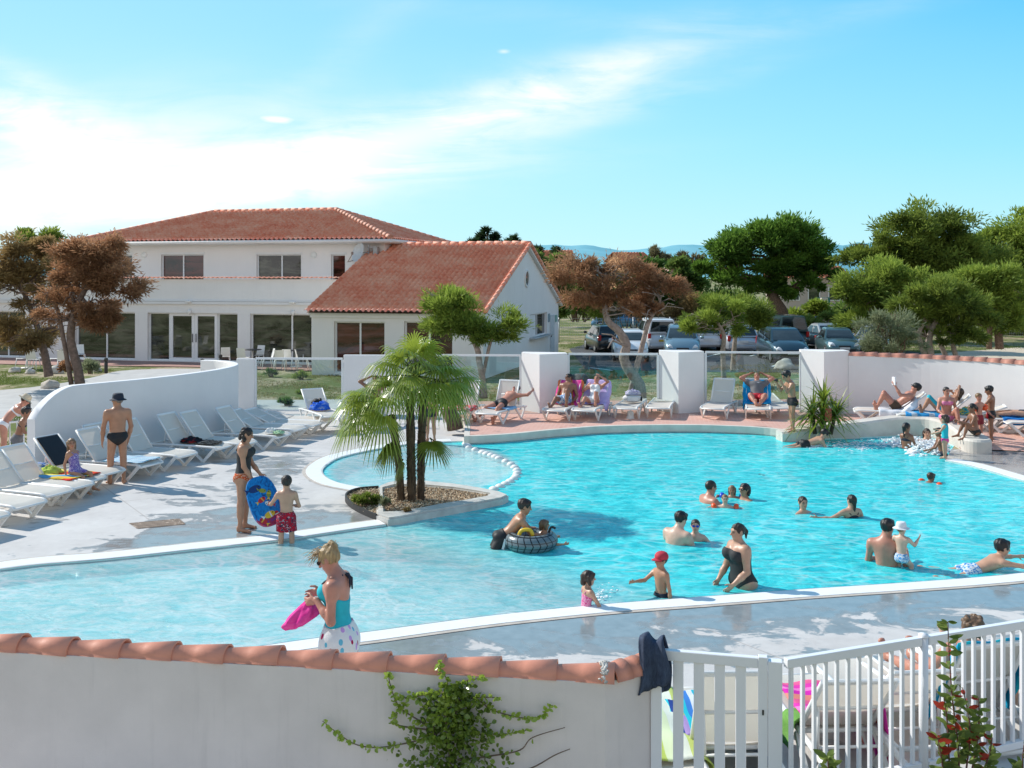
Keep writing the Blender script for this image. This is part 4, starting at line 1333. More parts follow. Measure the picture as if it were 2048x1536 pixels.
# ------------------------------------------------------------------ buildings
ANG = -R(14.5)
BC, BS = math.cos(ANG), -math.sin(ANG)       # local x = (BC, -BS), local y = (BS, BC)
MO = V((-14.04, 46.8, 0))                   # a point at the foot of the main facade
def bx(px, d=0.0, o=MO):
 """local x of the facade point seen at photo column px, d behind the facade line through o"""
 k = (px - 1024) / FOC
 return (k * (o.y + d * BC) - o.x - d * BS) / (BC + k * BS)
def bY(x, d=0.0, o=MO): return o.y - x * BS + d * BC
def bz(py, x, d=0.0, o=MO): return CAMH - (py - YH) / FOC * bY(x, d, o)
def window_glass(name, c1, c2, seed=0.0, spec=.9):
 if name in _MC: return _MC[name]
 m, t, bs = new_mat(name)
 tc = t.node('ShaderNodeTexCoord').outputs['Object']
 n = t.noise(t.mapping(tc, loc=(seed, 0, seed), scale=(.45, .45, 1.7)), 1.2, 5, .62, .8)
 t.put(bs.inputs['Base Color'], t.ramp(n, [(.38, c1), (.62, c2)]))  # reflections and interior painted as banded noise in the pane colour
 bs.inputs['Roughness'].default_value = .03
 bs.inputs['Specular IOR Level'].default_value = spec
 wv = t.noise(tc, .7, 2)
 t.put(bs.inputs['Normal'], t.bump(wv, .04, .05))
 _MC[name] = m
 return m
MG_dark = window_glass('glass_dark', (.008, .009, .008), (.10, .105, .075), 1)
MG_maroon = window_glass('glass_maroon', (.014, .005, .005), (.11, .028, .026), 4)
MG_grey = window_glass('glass_grey', (.03, .035, .036), (.12, .12, .11), 7)
def wall_with_openings(x0, x1, z0, z1, y, th, ops, mb=None, mi=0, ax='x'):
 """wall in the local xz plane at y (front face), thickness th going back, with rectangular openings (a, b, za, zb)"""
 mb = mb or MB()
 xs = sorted({x0, x1} | {v for o in ops for v in (o[0], o[1])})
 zs = sorted({z0, z1} | {v for o in ops for v in (o[2], o[3])})
 def hole(a, b, c, d):
  return any(o[0] <= a + 1e-6 and b - 1e-6 <= o[1] and o[2] <= c + 1e-6 and d - 1e-6 <= o[3] for o in ops)
 def pt(x, yy, z): return (x, yy, z) if ax == 'x' else (yy, x, z)
 for a, b in zip(xs, xs[1:]):
  for c, d in zip(zs, zs[1:]):
   if hole(a, b, c, d): continue
   mb.add([pt(a, y, c), pt(b, y, c), pt(b, y, d), pt(a, y, d)], [(0, 1, 2, 3) if ax == 'x' else (3, 2, 1, 0)], mi)
 for a, b, c, d in ops:
  for q in (((a, c), (a, d)), ((a, d), (b, d)), ((b, d), (b, c)), ((b, c), (a, c))):
   (u0, w0), (u1, w1) = q
   mb.add([pt(u0, y, w0), pt(u1, y, w1), pt(u1, y + th, w1), pt(u0, y + th, w0)], [(0, 1, 2, 3)], mi)
 return mb
def glazing(parent, a, b, za, zb, y, mg, mullions=(), door=None, frame=.06, name='window', fm=None):
 """framed glass set in an opening: frame object with pane children"""
 fm = fm or M_alu
 mb = MB()
 d = .07
 mb.box(((a + b) / 2, y, zb - frame / 2), (b - a, d, frame)); mb.box(((a + b) / 2, y, za + frame / 2), (b - a, d, frame))
 edges = [a] + list(mullions) + [b]
 for i, x in enumerate(edges):
  wd = frame if i in (0, len(edges) - 1) else frame * 1.15
  xx = x + (wd / 2 if i == 0 else -wd / 2 if i == len(edges) - 1 else 0)
  mb.box((xx, y + .001, (za + zb) / 2), (wd, d * .98, zb - za - 2 * frame))
 f = mb.build(name, fm, parent)
 for p, q in zip(edges, edges[1:]):
  MB().add([(p, y + .01, za + .01), (q, y + .01, za + .01), (q, y + .01, zb - .01), (p, y + .01, zb - .01)], [(0, 1, 2, 3)]).build('pane', mg, f)
 return f
def roof_tiles_material():
 m, t, bs = new_mat('roman_roof_tiles')
 tc = t.node('ShaderNodeTexCoord').outputs['Object']
 n = t.noise(tc, .9, 4); n2 = t.noise(tc, 5.5, 3, .7)
 c = t.ramp(t.math('ADD', t.math('MULTIPLY', n, .45), t.math('MULTIPLY', n2, .55)), [(.24, (.54, .12, .065)), (.42, (.80, .26, .15)), (.64, (.90, .52, .36))])
 t.put(bs.inputs['Base Color'], c)
 bs.inputs['Roughness'].default_value = .62
 t.put(bs.inputs['Normal'], t.bump(t.noise(tc, 40, 3), .2, .01))
 return m
M_roof = roof_tiles_material()
def tiled_slope(p00, ux, L, us, S, pitch=.25, course=.36, clip=None, amp=.068, step=.042, per=6):
 """roman tile surface: eave corner p00, unit vector ux along the eave for L, us up the slope for S"""
 ux, us = V(ux).normalized(), V(us).normalized()
 nn = ux.cross(us).normalized()
 nc = max(1, round(L / pitch)); pw = L / nc
 nr = max(1, round(S / course)); ch = S / nr
 us_pts = [i * pw / per for i in range(nc * per + 1)]
 vs = []; rows = 0
 for r in range(nr):
  for v, lift in ((r * ch - (.03 if r else .05), step), ((r + 1) * ch, 0.0)):
   rows += 1
   for x in us_pts:
    ph = (x / pw) % 1.0
    hh = amp * (math.sin(PI * min(ph / .62, 1.0)) if ph < .62 else -.45 * math.sin(PI * (ph - .62) / .38))
    jit = .008 * noise.noise(V((int(x / pw) * 3.1, r * 2.7, 5)))
    vs.append(V(p00) + ux * x + us * v + nn * (hh + lift + .02 + jit))
 w = len(us_pts)
 fs = [(i * w + j, i * w + j + 1, (i + 1) * w + j + 1, (i + 1) * w + j) for i in range(rows - 1) for j in range(w - 1)]
 bm = bmesh.new()
 bv = [bm.verts.new(p) for p in vs]
 for f in fs: bm.faces.new([bv[i] for i in f])
 for co, no in (clip or []):
  bmesh.ops.bisect_plane(bm, geom=bm.verts[:] + bm.edges[:] + bm.faces[:], plane_co=co, plane_no=no, clear_outer=True)
 bm.verts.index_update()
 out = ([v.co.copy() for v in bm.verts], [[v.index for v in f.verts] for f in bm.faces])
 bm.free()
 return out
def ridge_tiles(mb, a, b, r=.11, L=.42, mi=0):
 a, b = V(a), V(b)
 n = max(1, round((b - a).length / L)); d = (b - a) / n
 for i in range(n):
  mb.tube([a + d * i - d * .06, a + d * (i + 1)], [r * 1.12, r * .92], 8, True, mi)
# ---- main two-storey building
main = empty('main_building', MO, ANG, 'two storey white clubhouse with red hipped tile roof and long balcony', 'building')
gx0, gx1 = bx(-260), 13.5
zt_g = 2.33
ops = []
def op(pxa, pxb, zb=zt_g, za=.06, d=0.0):
 o = (bx(pxa, d), bx(pxb, d), za, zb); ops.append(o); return o
o_far = op(-200, -60); o_left = op(-25, 50)
o_b = op(150, 270); o_c = op(295, 475); o_d = op(500, 623)
mb = wall_with_openings(gx0, gx1, -.1, 3.92, 0, .28, ops)
mb.add([(gx0, 0, -.1), (gx0, 9, -.1), (gx0, 9, 3.9), (gx0, 0, 3.9)], [(0, 3, 2, 1)])
mb.add([(gx0, .01, 2.9), (gx1, .01, 2.9), (gx1, 2.6, 2.9), (gx0, 2.6, 2.9)], [(0, 1, 2, 3)])
mb.add([(gx0, .22, 3.92), (gx1, .22, 3.92), (gx1, .22, 2.9), (gx0, .22, 2.9)], [(0, 1, 2, 3)])
M_wallmain = mat('house_render', (.82, .80, .78), .8, .03, .8, .1, 60, streak=.12)
mb.build('ground_floor_wall', M_wallmain, main)
# moulding below the balcony and tiles on the parapet
m2 = MB(); zf = bz(606, bx(420))
m2.box(((gx0 + gx1) / 2, -.045, zf), (gx1 - gx0, .09, .12)); m2.box(((gx0 + gx1) / 2, -.03, zf + .10), (gx1 - gx0, .06, .05))
m2.build('cornice', M_white, main)
tl = tiled_slope((gx0, -.10, 3.925), (1, 0, 0), gx1 - gx0, (0, .42, .07), .42, .24, .42, amp=.035)
MB().add(*tl, smooth=True).build('parapet_tiles', M_roof, main)
for o, mul, g in ((o_far, .5, MG_dark), (o_left, .5, MG_dark), (o_b, .5, MG_dark)):
 glazing(main, o[0], o[1], o[2], o[3], .2, g, [o[0] + (o[1] - o[0]) * mul])
glazing(main, o_d[0], o_d[1], o_d[2], o_d[3], .2, MG_dark, [bx(581)])
# entrance: fixed light, double door, fixed light
xa, xb, xc, xd, xe = o_c[0], bx(337), bx(386), bx(432), o_c[1]
glazing(main, xa, xb - .02, .06, zt_g, .2, MG_dark)
glazing(main, xd + .02, xe, .06, zt_g, .2, MG_dark)
for a, b in ((xb, xc), (xc + .01, xd)):
 f = glazing(main, a, b, .06, zt_g, .16, MG_dark, frame=.15, name='glass_door')
 MB().tube([((b if a == xb else a) + (-.09 if a == xb else .09), .09, .95), ((b if a == xb else a) + (-.09 if a == xb else .09), .09, 1.35)], .018, 6).build('handle', M_dark, f)
# small lamps over the balcony line
for px in (381, 588):
 x = bx(px)
 MB().box((x, -.16, zf + .06), (.24, .26, .10), bev=.02).build('floodlight', M_plastic, main)
 l_ = MB(); l_.sphere((x, -.10, zf - .42), (.09, .1, .14), 10, 6)
 l_.box((x, -.02, zf - .42), (.10, .06, .22))
 l_.build('wall_lamp', M_plastic, main)
# upper storey
D1 = 2.3
ux0, ux1 = bx(178, D1), bx(770, D1) + 0.0
TDEP = 10.0
wins = []
for pxa, pxb, m_ in ((243, 264, ()), (322, 407, (.5,)), (513, 602, (.55,)), (662, 690, ())):
 a, b = bx(pxa, D1), bx(pxb, D1)
 wins.append((a, b, 3.0, bz(509, a, D1), m_))
ztop = 5.95
mb = wall_with_openings(ux0, ux1, 2.9, ztop, D1, .22, [w_[:4] for w_ in wins])
mb.add([(ux1, D1, 2.9), (ux1, D1 + TDEP - 1, 2.9), (ux1, D1 + TDEP - 1, ztop), (ux1, D1, ztop)], [(0, 1, 2, 3)])
mb.add([(ux0, D1, 2.9), (ux0, D1 + TDEP - 1, 2.9), (ux0, D1 + TDEP - 1, ztop), (ux0, D1, ztop)], [(3, 2, 1, 0)])
M_wallup = mat('house_render_upper', (.82, .78, .75), .8, .03, .8, .1, 60, streak=.06)
mb.build('upper_wall', M_wallup, main)
for i, (a, b, za, zb, m_) in enumerate(wins):
 glazing(main, a, b, za, zb, D1 + .16, (MG_grey, MG_maroon, MG_dark, MG_maroon)[i], [a + (b - a) * q for q in m_], frame=.055)
 s_ = MB(); s_.box(((a + b) / 2, D1 - .015, zb + .05), (b - a + .12, .03, .10)); s_.build('lintel', M_white, main)
for px in (289, 628):
 l_ = MB(); x = bx(px, D1); z = bz(510, x, D1)
 l_.lathe([(.0, .09), (.10, .085), (.15, .05), (.165, 0)], (x, D1, z), 14, Matrix.Rotation(R(90), 3, 'X'))
 l_.build('wall_lamp', M_plastic, main)
# hipped roof: eave rectangle
ov = .55
ex0, ex1, ey0, ey1 = ux0 - ov, ux1 + ov * .9, D1 - ov, D1 + TDEP - 1 + ov
ez = bz(480, bx(600), D1 - ov); half = (ey1 - ey0) / 2
rz_ = ez + half * .345
A, B, C_, D_ = V((ex0, ey0, ez)), V((ex1, ey0, ez)), V((ex1, ey1, ez)), V((ex0, ey1, ez))
R0, R1 = V((ex0 + half, ey0 + half, rz_)), V((ex1 - half, ey0 + half, rz_))
sl = math.hypot(half, rz_ - ez)
hip = lambda p, q, inside: (p, ((q - p).cross(V((0, 0, 1)))).normalized() * inside)
rf = MB()
rf.add(*tiled_slope(A, (1, 0, 0), ex1 - ex0, (0, half, rz_ - ez), sl, clip=[hip(A, R0, -1), hip(B, R1, 1)]), smooth=True)
rf.add(*tiled_slope(B, (0, 1, 0), ey1 - ey0, (-half, 0, rz_ - ez), sl, clip=[hip(B, R1, -1), hip(C_, R1, 1)]), smooth=True)
rf.add(*tiled_slope(D_, (0, -1, 0), ey1 - ey0, (half, 0, rz_ - ez), sl, clip=[hip(A, R0, 1), hip(D_, R0, -1)]), smooth=True)
rf.add([C_, D_, R0, R1], [(0, 1, 2, 3)])
roof = rf.build('roof', M_roof, main)
M_ridge = mat('ridge_tiles', (.56, .26, .175), .6, .22, 4, .2, 40)
rt = MB()
for a, b in ((A, R0), (D_, R0), (C_, R1), (R0, R1)): ridge_tiles(rt, a + V((0, 0, .07)), b + V((0, 0, .07)))
rt.build('ridge_cap', M_roof, roof)
rt = MB(); ridge_tiles(rt, B + V((0, 0, .08)), R1 + V((0, 0, .08)), .13)
rt.build('ridge_cap', M_ridge, roof)
so = MB()
so.box(((ex0 + ex1) / 2, (ey0 + ey1) / 2, ez - .10), (ex1 - ex0 - .1, ey1 - ey0 - .1, .14))
so.build('soffit', M_white, roof)
gt = MB()
gt.tube([(ex0, ey0 - .02, ez - .06), (ex1, ey0 - .02, ez - .06)], .085, 8); gt.tube([(ex1 + .02, ey0, ez - .06), (ex1 + .02, ey1, ez - .06)], .085, 8)
gt.tube([(ex1 - .1, ey1 - .4, ez - .1), (ex1 - .45, ey1 - .6, ez - .5), (ex1 - .45, ey1 - .6, 3)], .05, 6)
gt.build('gutter', M_white, main)
# satellite dish on a bracket at the corner of the upper storey
sx = bx(733, D1 - .4); sz = bz(505, sx, D1 - .4)
dish = empty('satellite_dish', MO + V((sx * BC + (D1 - .4) * BS, -sx * BS + (D1 - .4) * BC, sz)), ANG, 'grey white satellite dish on bracket at the clubhouse upper corner', 'satellite dish')
dm = MB(); prof_ = [(.001, -.10), (.18, -.085), (.34, -.04), (.45, .03), (.47, .035)]
rot_ = Matrix.Rotation(R(-35), 3, 'Z') @ Matrix.Rotation(R(72), 3, 'X')
dm.lathe(prof_, (-.35, -.15, 0), 22, rot_)
dm.build('reflector', mat('dish_grey', (.62, .64, .65), .4, .05, 4), dish)
am = MB(); am.tube([(-.6, -.2, -.38), (-.62, -.75, -.45), (-.35, -.85, -.1)], .02, 6); am.box((-.35, -.85, -.05), (.09, .12, .14), bev=.02)
am.build('arm', M_barkg, dish)
bm_ = MB(); bm_.box((.12, .0, 0), (.05, .05, .75)); bm_.box((.30, .0, .25), (.5, .05, .05)); bm_.box((.30, .0, -.15), (.5, .05, .05)); bm_.box((.42, .15, .05), (.22, .3, .42), bev=.02); bm_.box((-.1, -.05, 0), (.4, .05, .05))
bm_.build('bracket', mat('bracket_grey', (.42, .42, .42), .5, .1, 5, metal=.6), dish)
# ---- gabled single-storey wing
WO = V((-8.25, 41.2, 0))
wing = empty('gabled_wing', WO, ANG, 'single storey white gabled wing with red tile roof beside the clubhouse', 'building')
WL, WD = 7.35, 14.4
wx = lambda px, d=0.0: bx(px, d, WO)
wz = lambda py, x, d=0.0: bz(py, x, d, WO)
eaz = 2.62; rdz = 5.42; hd = WD / 2
o1 = (wx(668), wx(769), .08, wz(643, wx(700)))
o2 = (wx(808), wx(905), .08, wz(643, wx(860)))
mb = wall_with_openings(0, WL, -.1, eaz, 0, .25, [o1, o2])
mb.add([(0, 0, -.1), (0, WD, -.1), (0, WD, eaz), (0, hd, rdz - .05), (0, 0, eaz)], [(4, 3, 2, 1, 0)])
mb.add([(0, WD, -.1), (WL, WD, -.1), (WL, WD, eaz), (0, WD, eaz)], [(3, 2, 1, 0)])
# gable end with a kitchen window
gy0, gy1 = 7.9, 11.6
gz0, gz1 = 1.15, 2.25
mb = wall_with_openings(0, WD, -.1, eaz, WL, -.2, [(gy0, gy1, gz0, gz1)], mb, 0, 'y')
mb.add([(WL, 0, eaz), (WL, WD, eaz), (WL, hd, rdz - .05)], [(0, 1, 2)])
wallo = mb.build('wall', M_wallmain, wing)
glazing(wing, o1[0], o1[1], o1[2], o1[3], .18, MG_maroon, [wx(718)])
glazing(wing, o2[0], o2[1], o2[2], o2[3], .18, MG_maroon, [wx(857)])
cm = MB(); cm.box((WL / 2, -.06, eaz - .06), (WL + .2, .12, .16)); cm.box((WL / 2, -.035, eaz - .20), (WL + .1, .07, .12)); cm.build('cornice', M_white, wing)
# kitchen window: recess, shutter, frame, ledge
kw = MB(); kw.box((WL - .12, gy0 + .04, (gz0 + gz1) / 2), (.06, .07, gz1 - gz0)); kw.box((WL - .12, (gy0 + gy1) / 2, (gz0 + gz1) / 2), (.06, .07, gz1 - gz0)); kw.box((WL - .12, (gy0 + gy1) / 2, gz1 - .03), (.055, gy1 - gy0, .06)); kw.box((WL - .12, (gy0 + gy1) / 2, gz0 + .03), (.055, gy1 - gy0, .06)); kw.box((WL - .12, gy1 - .04, (gz0 + gz1) / 2), (.06, .07, gz1 - gz0))
kwo = kw.build('window', M_alu, wing)
MB().add([(WL - .13, gy0, gz0), (WL - .13, gy1, gz0), (WL - .13, gy1, gz1), (WL - .13, gy0, gz1)], [(0, 1, 2, 3)]).build('pane', MG_grey, kwo)
MB().box((WL - .06, gy0 + .7, (gz0 + gz1) / 2), (.05, 1.2, gz1 - gz0 - .06)).build('shutter', M_white, kwo)
MB().box((WL + .14, (gy0 + gy1) / 2, gz0 - .03), (.34, gy1 - gy0 + .3, .07), bev=.01).build('serving_ledge', mat('ledge_grey', (.45, .45, .44), .6), wing)
# round window high in the gable
rw = MB(); rw.lathe([(.42, 0), (.42, .05), (.34, .06), (.33, .02)], (WL, hd, 3.95), 24, Matrix.Rotation(R(90), 3, 'Y'))
rwo = rw.build('round_window', M_white, wing)
MB().lathe([(.001, .015), (.34, .015)], (WL, hd, 3.95), 24, Matrix.Rotation(R(90), 3, 'Y')).build('pane', MG_grey, rwo)
# door and two small notices near the back corner of the gable wall
drm = MB(); drm.box((WL + .02, 12.75, 1.02), (.05, .95, 2.1), bev=.01); dro = drm.build('door', mat('door_grey', (.55, .60, .64), .45), wing)
MB().box((WL + .055, 12.42, 1.02), (.04, .04, .14)).build('handle', M_dark, dro)
nt = MB(); nt.box((WL + .02, 12.0, 1.95), (.03, .36, .42)); nt.build('notice', mat('notice_blue', (.20, .30, .36), .5), wing)
nt = MB(); nt.box((WL + .02, 13.75, 1.85), (.03, .5, .36)); nt.build('notice', mat('notice_green', (.24, .42, .38), .5), wing)
# roof
og = .22
a_ = V((-.16, -.36, eaz - .02)); us_ = V((0, hd + .36, rdz - eaz + .13)); S_ = us_.length
rf = MB()
rf.add(*tiled_slope(a_, (1, 0, 0), WL + .16 + og, us_, S_, pitch=.245, course=.37, amp=.070, step=.045), smooth=True)
b_ = V((WL + og, WD + .36, eaz - .02))
rf.add(*tiled_slope(b_, (-1, 0, 0), WL + .16 + og, V((0, -hd - .36, rdz - eaz + .13)), S_, pitch=.30, course=.40, amp=.065, step=.04, per=4), smooth=True)
wroof = rf.build('roof', M_roof, wing)
rt = MB(); ridge_tiles(rt, (-.16, hd, rdz + .16), (WL + og, hd, rdz + .16), .12); rt.build('ridge_cap', M_roof, wroof)
vg = MB()
for s_ in (1, -1):
 n_ = 18
 for i in range(n_):
  p = V((WL + og - .03, hd - s_ * (hd + .36) * (1 - i / n_), eaz + .05 + (rdz - eaz + .1) * i / n_)); q = V((WL + og - .03, hd - s_ * (hd + .36) * (1 - (i + 1.06) / n_), eaz + .05 + (rdz - eaz + .1) * (i + 1.06) / n_))
  vg.tube([p, q], [.10, .085], 7)
vg.build('verge_tiles', M_roof, wroof)
so = MB()
for s_ in (1, -1):
 p0 = V((WL + og * .4, hd - s_ * (hd + .3), eaz - .07)); p1 = V((WL + og * .4, hd, rdz + .02))
 so.bar(p0, p1, .16, .14)
so.build('bargeboard', M_white, wroof)
bk = MB(); bk.add([(-.1, -.3, eaz - .06), (WL + .1, -.3, eaz - .06), (WL + .1, hd, rdz + .02), (-.1, hd, rdz + .02), (-.1, WD + .3, eaz - .06), (WL + .1, WD + .3, eaz - .06)], [(0, 1, 2, 3), (3, 2, 5, 4)])
bk.build('roof_deck', M_bark, wroof)
# ---- low terrace paving and lawns round the buildings
def W2(x, y, z=0.0, o=MO): return V((o.x + x * BC + y * BS, o.y - x * BS + y * BC, z))
M_cafe = mat('cafe_paving', (.42, .235, .19), .8, .12, 2.5, .2, 30)
cafe = [W2(gx0, -.02, .02), W2(gx0, -3.2, .02), W2(bx(180), -3.0, .02), W2(bx(430), -2.2, .02), W2(6.6, -2.6, .02), W2(6.6, -.02, .02)]
tag(poly_sheet('cafe_terrace', cafe, [], M_cafe), kind='structure')
pa = smooth_line([G(x, y) for x, y in ((-200, 795), (60, 775), (180, 756), (240, 742), (330, 738), (415, 738))], 4) + smooth_line([G(x, y) for x, y in ((460, 765), (300, 775), (150, 800), (40, 840), (-200, 880))], 4)
pa = [V((p.x, p.y, .004)) for p in pa]
tag(poly_sheet('path', pa, [], M_path), kind='structure')
pa2 = smooth_line([G(x, y) for x, y in ((512, 800), (600, 800), (700, 798), (800, 800), (900, 812))], 4) + smooth_line([G(x, y) for x, y in ((900, 824), (700, 818), (512, 822))], 4)
tag(poly_sheet('path', [V((p.x, p.y, .006)) for p in pa2], [], M_path), kind='structure')
# asphalt car park beyond the lawn
pk = [V(p) for p in ((3.2, 43.6, .0), (8, 42.4, 0), (16, 41.8, 0), (19.5, 44, 0), (22, 50, 0), (21, 60.5, 0), (4.5, 60.5, 0), (3.2, 56, 0))]
tag(poly_sheet('car_park', pk, [], M_asphalt), kind='structure')
sg_ = [V(p) for p in ((17, 36, .002), (34, 35, .002), (60, 48, .002), (60, 66, .002), (30, 58, .002), (21.5, 52, .002), (19, 42, .002))]
tag(poly_sheet('sandy_ground', sg_, [], M_sand), kind='structure')
for a, b in (((1225, 741), (1180, 735)), ((1358, 733), (1400, 718)), ((1545, 733), (1570, 718)), ((1240, 712), (1190, 705)), ((1440, 707), (1410, 714)), ((1525, 706), (1500, 712))):
 p, q = G(*a, .006), G(*b, .006)
 mb = MB(); mb.bar(p, q, .12, .004)
 tag(mb.build('parking_line', M_paint), kind='structure')
# ------------------------------------------------------------------ plants
def leaf_mesh(name, C, D, Ln, Wd, tint, droop=0.0, rng=None, kite=True):
 """leaf blades: centres C, directions D, lengths, widths, one tint value each"""
 n = len(C)
 rng = rng or np.random.default_rng(1)
 D = D / np.maximum(np.linalg.norm(D, axis=1, keepdims=True), 1e-6)
 A = rng.normal(size=(n, 3))
 S = np.cross(D, A); S /= np.maximum(np.linalg.norm(S, axis=1, keepdims=True), 1e-6)
 L = np.asarray(Ln)[:, None] if np.ndim(Ln) else Ln
 Wd = np.asarray(Wd)[:, None] if np.ndim(Wd) else Wd
 tip = C + D * L; tip[:, 2] -= droop * (L[:, 0] if np.ndim(L) else L)
 mid = C + D * L * .45
 v = np.stack([C, mid + S * Wd * .5, tip, mid - S * Wd * .5], 1).reshape(-1, 3)
 f = np.arange(n * 4).reshape(n, 4)
 me = bpy.data.meshes.new(name)
 me.from_pydata(v.tolist(), [], f.tolist())
 at = me.color_attributes.new('tint', 'FLOAT_COLOR', 'POINT')
 c = np.repeat(np.clip(tint, 0, 1), 4)
 at.data.foreach_set('color', np.stack([c, c, c, np.ones_like(c)], 1).ravel())
 me.update()
 return me
def crown_points(lobes, nclump, per, cr, seed, shell=.55, outw=.6, upw=.25, under=.45):
 """lobes hold boughs, boughs hold clumps, clumps hold leaves"""
 rng = np.random.default_rng(seed)
 Lb = np.array(lobes)
 vol = (Lb[:, 3] * Lb[:, 4] * Lb[:, 5]) ** (2 / 3); vol /= vol.sum()
 nb = max(8, int(nclump / 17))
 which = rng.choice(len(lobes), nb, p=vol)
 u = rng.normal(size=(nb, 3)); u /= np.linalg.norm(u, axis=1, keepdims=True)
 low = u[:, 2] < -under
 u[low, 2] *= -.4
 u /= np.linalg.norm(u, axis=1, keepdims=True)
 r = shell * .8 + (1.16 - shell * .8) * rng.random(nb) ** .75
 bc = Lb[which, :3] + u * r[:, None] * Lb[which, 3:6]
 bsz = Lb[which, 3:6].min(1) * rng.uniform(.26, .62, nb)
 btint = rng.normal(.40, .13, nb) + .24 * u[:, 2]  # tops tinted lighter, undersides darker: overhead light put into the tint
 bi = rng.integers(0, nb, nclump)
 q = rng.normal(size=(nclump, 3)); q /= np.linalg.norm(q, axis=1, keepdims=True)
 q *= (rng.random(nclump) ** .45)[:, None]
 cc = bc[bi] + q * bsz[bi][:, None] * np.array([1.25, 1.25, .72])
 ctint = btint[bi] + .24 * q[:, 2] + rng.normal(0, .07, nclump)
 k = rng.integers(int(per * .6), int(per * 1.4) + 1, nclump)
 idx = np.repeat(np.arange(nclump), k)
 n = len(idx)
 off = rng.normal(size=(n, 3)); off[:, 2] *= .7
 crad = np.minimum(cr, bsz[bi] * .6) * rng.uniform(.6, 1.4, nclump)
 C = cc[idx] + off * crad[idx][:, None] * .55
 D = off * .6 + u[bi][idx] * outw + q[idx] * .4 + rng.normal(size=(n, 3)) * .55
 D[:, 2] += upw
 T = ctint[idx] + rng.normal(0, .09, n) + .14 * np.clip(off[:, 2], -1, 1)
 return C, D, T, rng
ML = {
 'pine': leaf_mat('pine_needles', (.022, .048, .012), (.28, .36, .065)),
 'bright': leaf_mat('bright_pine', (.035, .08, .015), (.36, .46, .08)),
 'umbrella': leaf_mat('umbrella_pine', (.012, .038, .011), (.19, .34, .05)),
 'brown': leaf_mat('brown_pine', (.12, .06, .032), (.54, .30, .165)),
 'brownmix': leaf_mat('brown_green_pine', (.12, .08, .035), (.46, .32, .14)),
 'olive': leaf_mat('olive_bush', (.09, .11, .06), (.34, .38, .22)),
 'dark': leaf_mat('dark_conifer', (.008, .022, .012), (.05, .095, .035)),
 'hedge': leaf_mat('hedge_leaves', (.03, .07, .018), (.24, .34, .08)),
 'shrubgrey': leaf_mat('dry_shrub', (.07, .06, .035), (.26, .23, .12)),
 'fig': leaf_mat('broad_leaves', (.018, .055, .012), (.13, .24, .05)),
}
def branchy(mb, p0, p1, r0, r1, seed, n=5, wob=.12):
 rr = random.Random(seed)
 p0, p1 = V(p0), V(p1); L = (p1 - p0).length
 pts = []
 for i in range(n + 1):
  f = i / n
  j = V((rr.uniform(-1, 1), rr.uniform(-1, 1), rr.uniform(-1, 1))) * wob * L * math.sin(PI * f)
  pts.append(p0.lerp(p1, f) + j + V((0, 0, .12 * L * math.sin(PI * f))))
 mb.tube(pts, [r0 + (r1 - r0) * i / n for i in range(n + 1)], 6)
def tree(name, label, cat, y, trunks, lobes, key, n, per=22, leaf=(.22, .045), cr=None, seed=1, bark=None, group=None, shell=.5, branches=True, zdepth=.85, dead=0, upw=.25, outw=.6, droop=0.0):
 """trunks: list of pixel paths [(px, py, radius m)], lobes: [(px, py, rx px, ry px, dy m)] all at depth y"""
 base = P(trunks[0][0][0], trunks[0][0][1], y); base.z = max(base.z, -.02)
 root = empty(name, base, 0, label, cat, group)
 tb = MB(); s = y / FOC; rr = random.Random(seed)
 tops = []
 for path in trunks:
  pts = [P(a, b, y + (0 if len(path) == 0 else 0)) - base for a, b, r in path]
  pts[0].z = min(pts[0].z, -.02)
  sp_ = smooth_line(pts, 4)
  rad = list(np.interp(np.linspace(0, len(path) - 1, len(sp_)), range(len(path)), [p[2] for p in path]))
  rad = [r * (1 + .12 * noise.noise(V((i * .7, seed, 0)))) for i, r in enumerate(rad)]
  tb.tube(sp_, rad, 9)
  tops.append((sp_, rad))
 LB = []
 if lobes[0][0] > 1700: lobes = [(l[0], l[1] + 8, l[2] * 1.08, l[3] * 1.02) for l in lobes]
 for l in lobes:
  c = P(l[0], l[1], y + (l[4] if len(l) > 4 else 0)) - base
  LB.append((c.x, c.y, c.z, l[2] * s, (l[2] * s * zdepth + l[3] * s * zdepth) / 2, l[3] * s))
 if branches:
  for i, l in enumerate(LB):
   best = min(((sp_[j] - V(l[:3])).length, sp_[j], rad[j]) for sp_, rad in tops for j in range(len(sp_) // 3, len(sp_)))
   branchy(tb, best[1], V(l[:3]), best[2] * .7, .02, seed + i)
   for q in range(4):
    e = V(l[:3]) + V((rr.uniform(-.8, .8) * l[3], rr.uniform(-.8, .8) * l[4], rr.uniform(-.5, .8) * l[5]))
    branchy(tb, V(best[1]).lerp(V(l[:3]), rr.uniform(.3, 1)), e, best[2] * .32, .012, seed + i * 7 + q, 4)
 for i in range(dead):
  sp_, rad = tops[rr.randrange(len(tops))]
  j = rr.randrange(len(sp_) // 2, len(sp_)); a = rr.uniform(0, 6.28); L = rr.uniform(.5, 1.3)
  branchy(tb, sp_[j], sp_[j] + V((math.cos(a) * L, math.sin(a) * L, rr.uniform(-.1, .7) * L)), rad[j] * .35, .012, seed + 90 + i, 4, .2)
 tb.build('trunk', bark or M_bark, root)
 cr = cr or .16 * max(l[3] for l in LB)
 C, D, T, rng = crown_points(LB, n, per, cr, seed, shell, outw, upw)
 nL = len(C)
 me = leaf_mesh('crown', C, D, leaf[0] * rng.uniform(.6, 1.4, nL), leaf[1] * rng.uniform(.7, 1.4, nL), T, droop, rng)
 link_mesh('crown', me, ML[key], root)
 return root
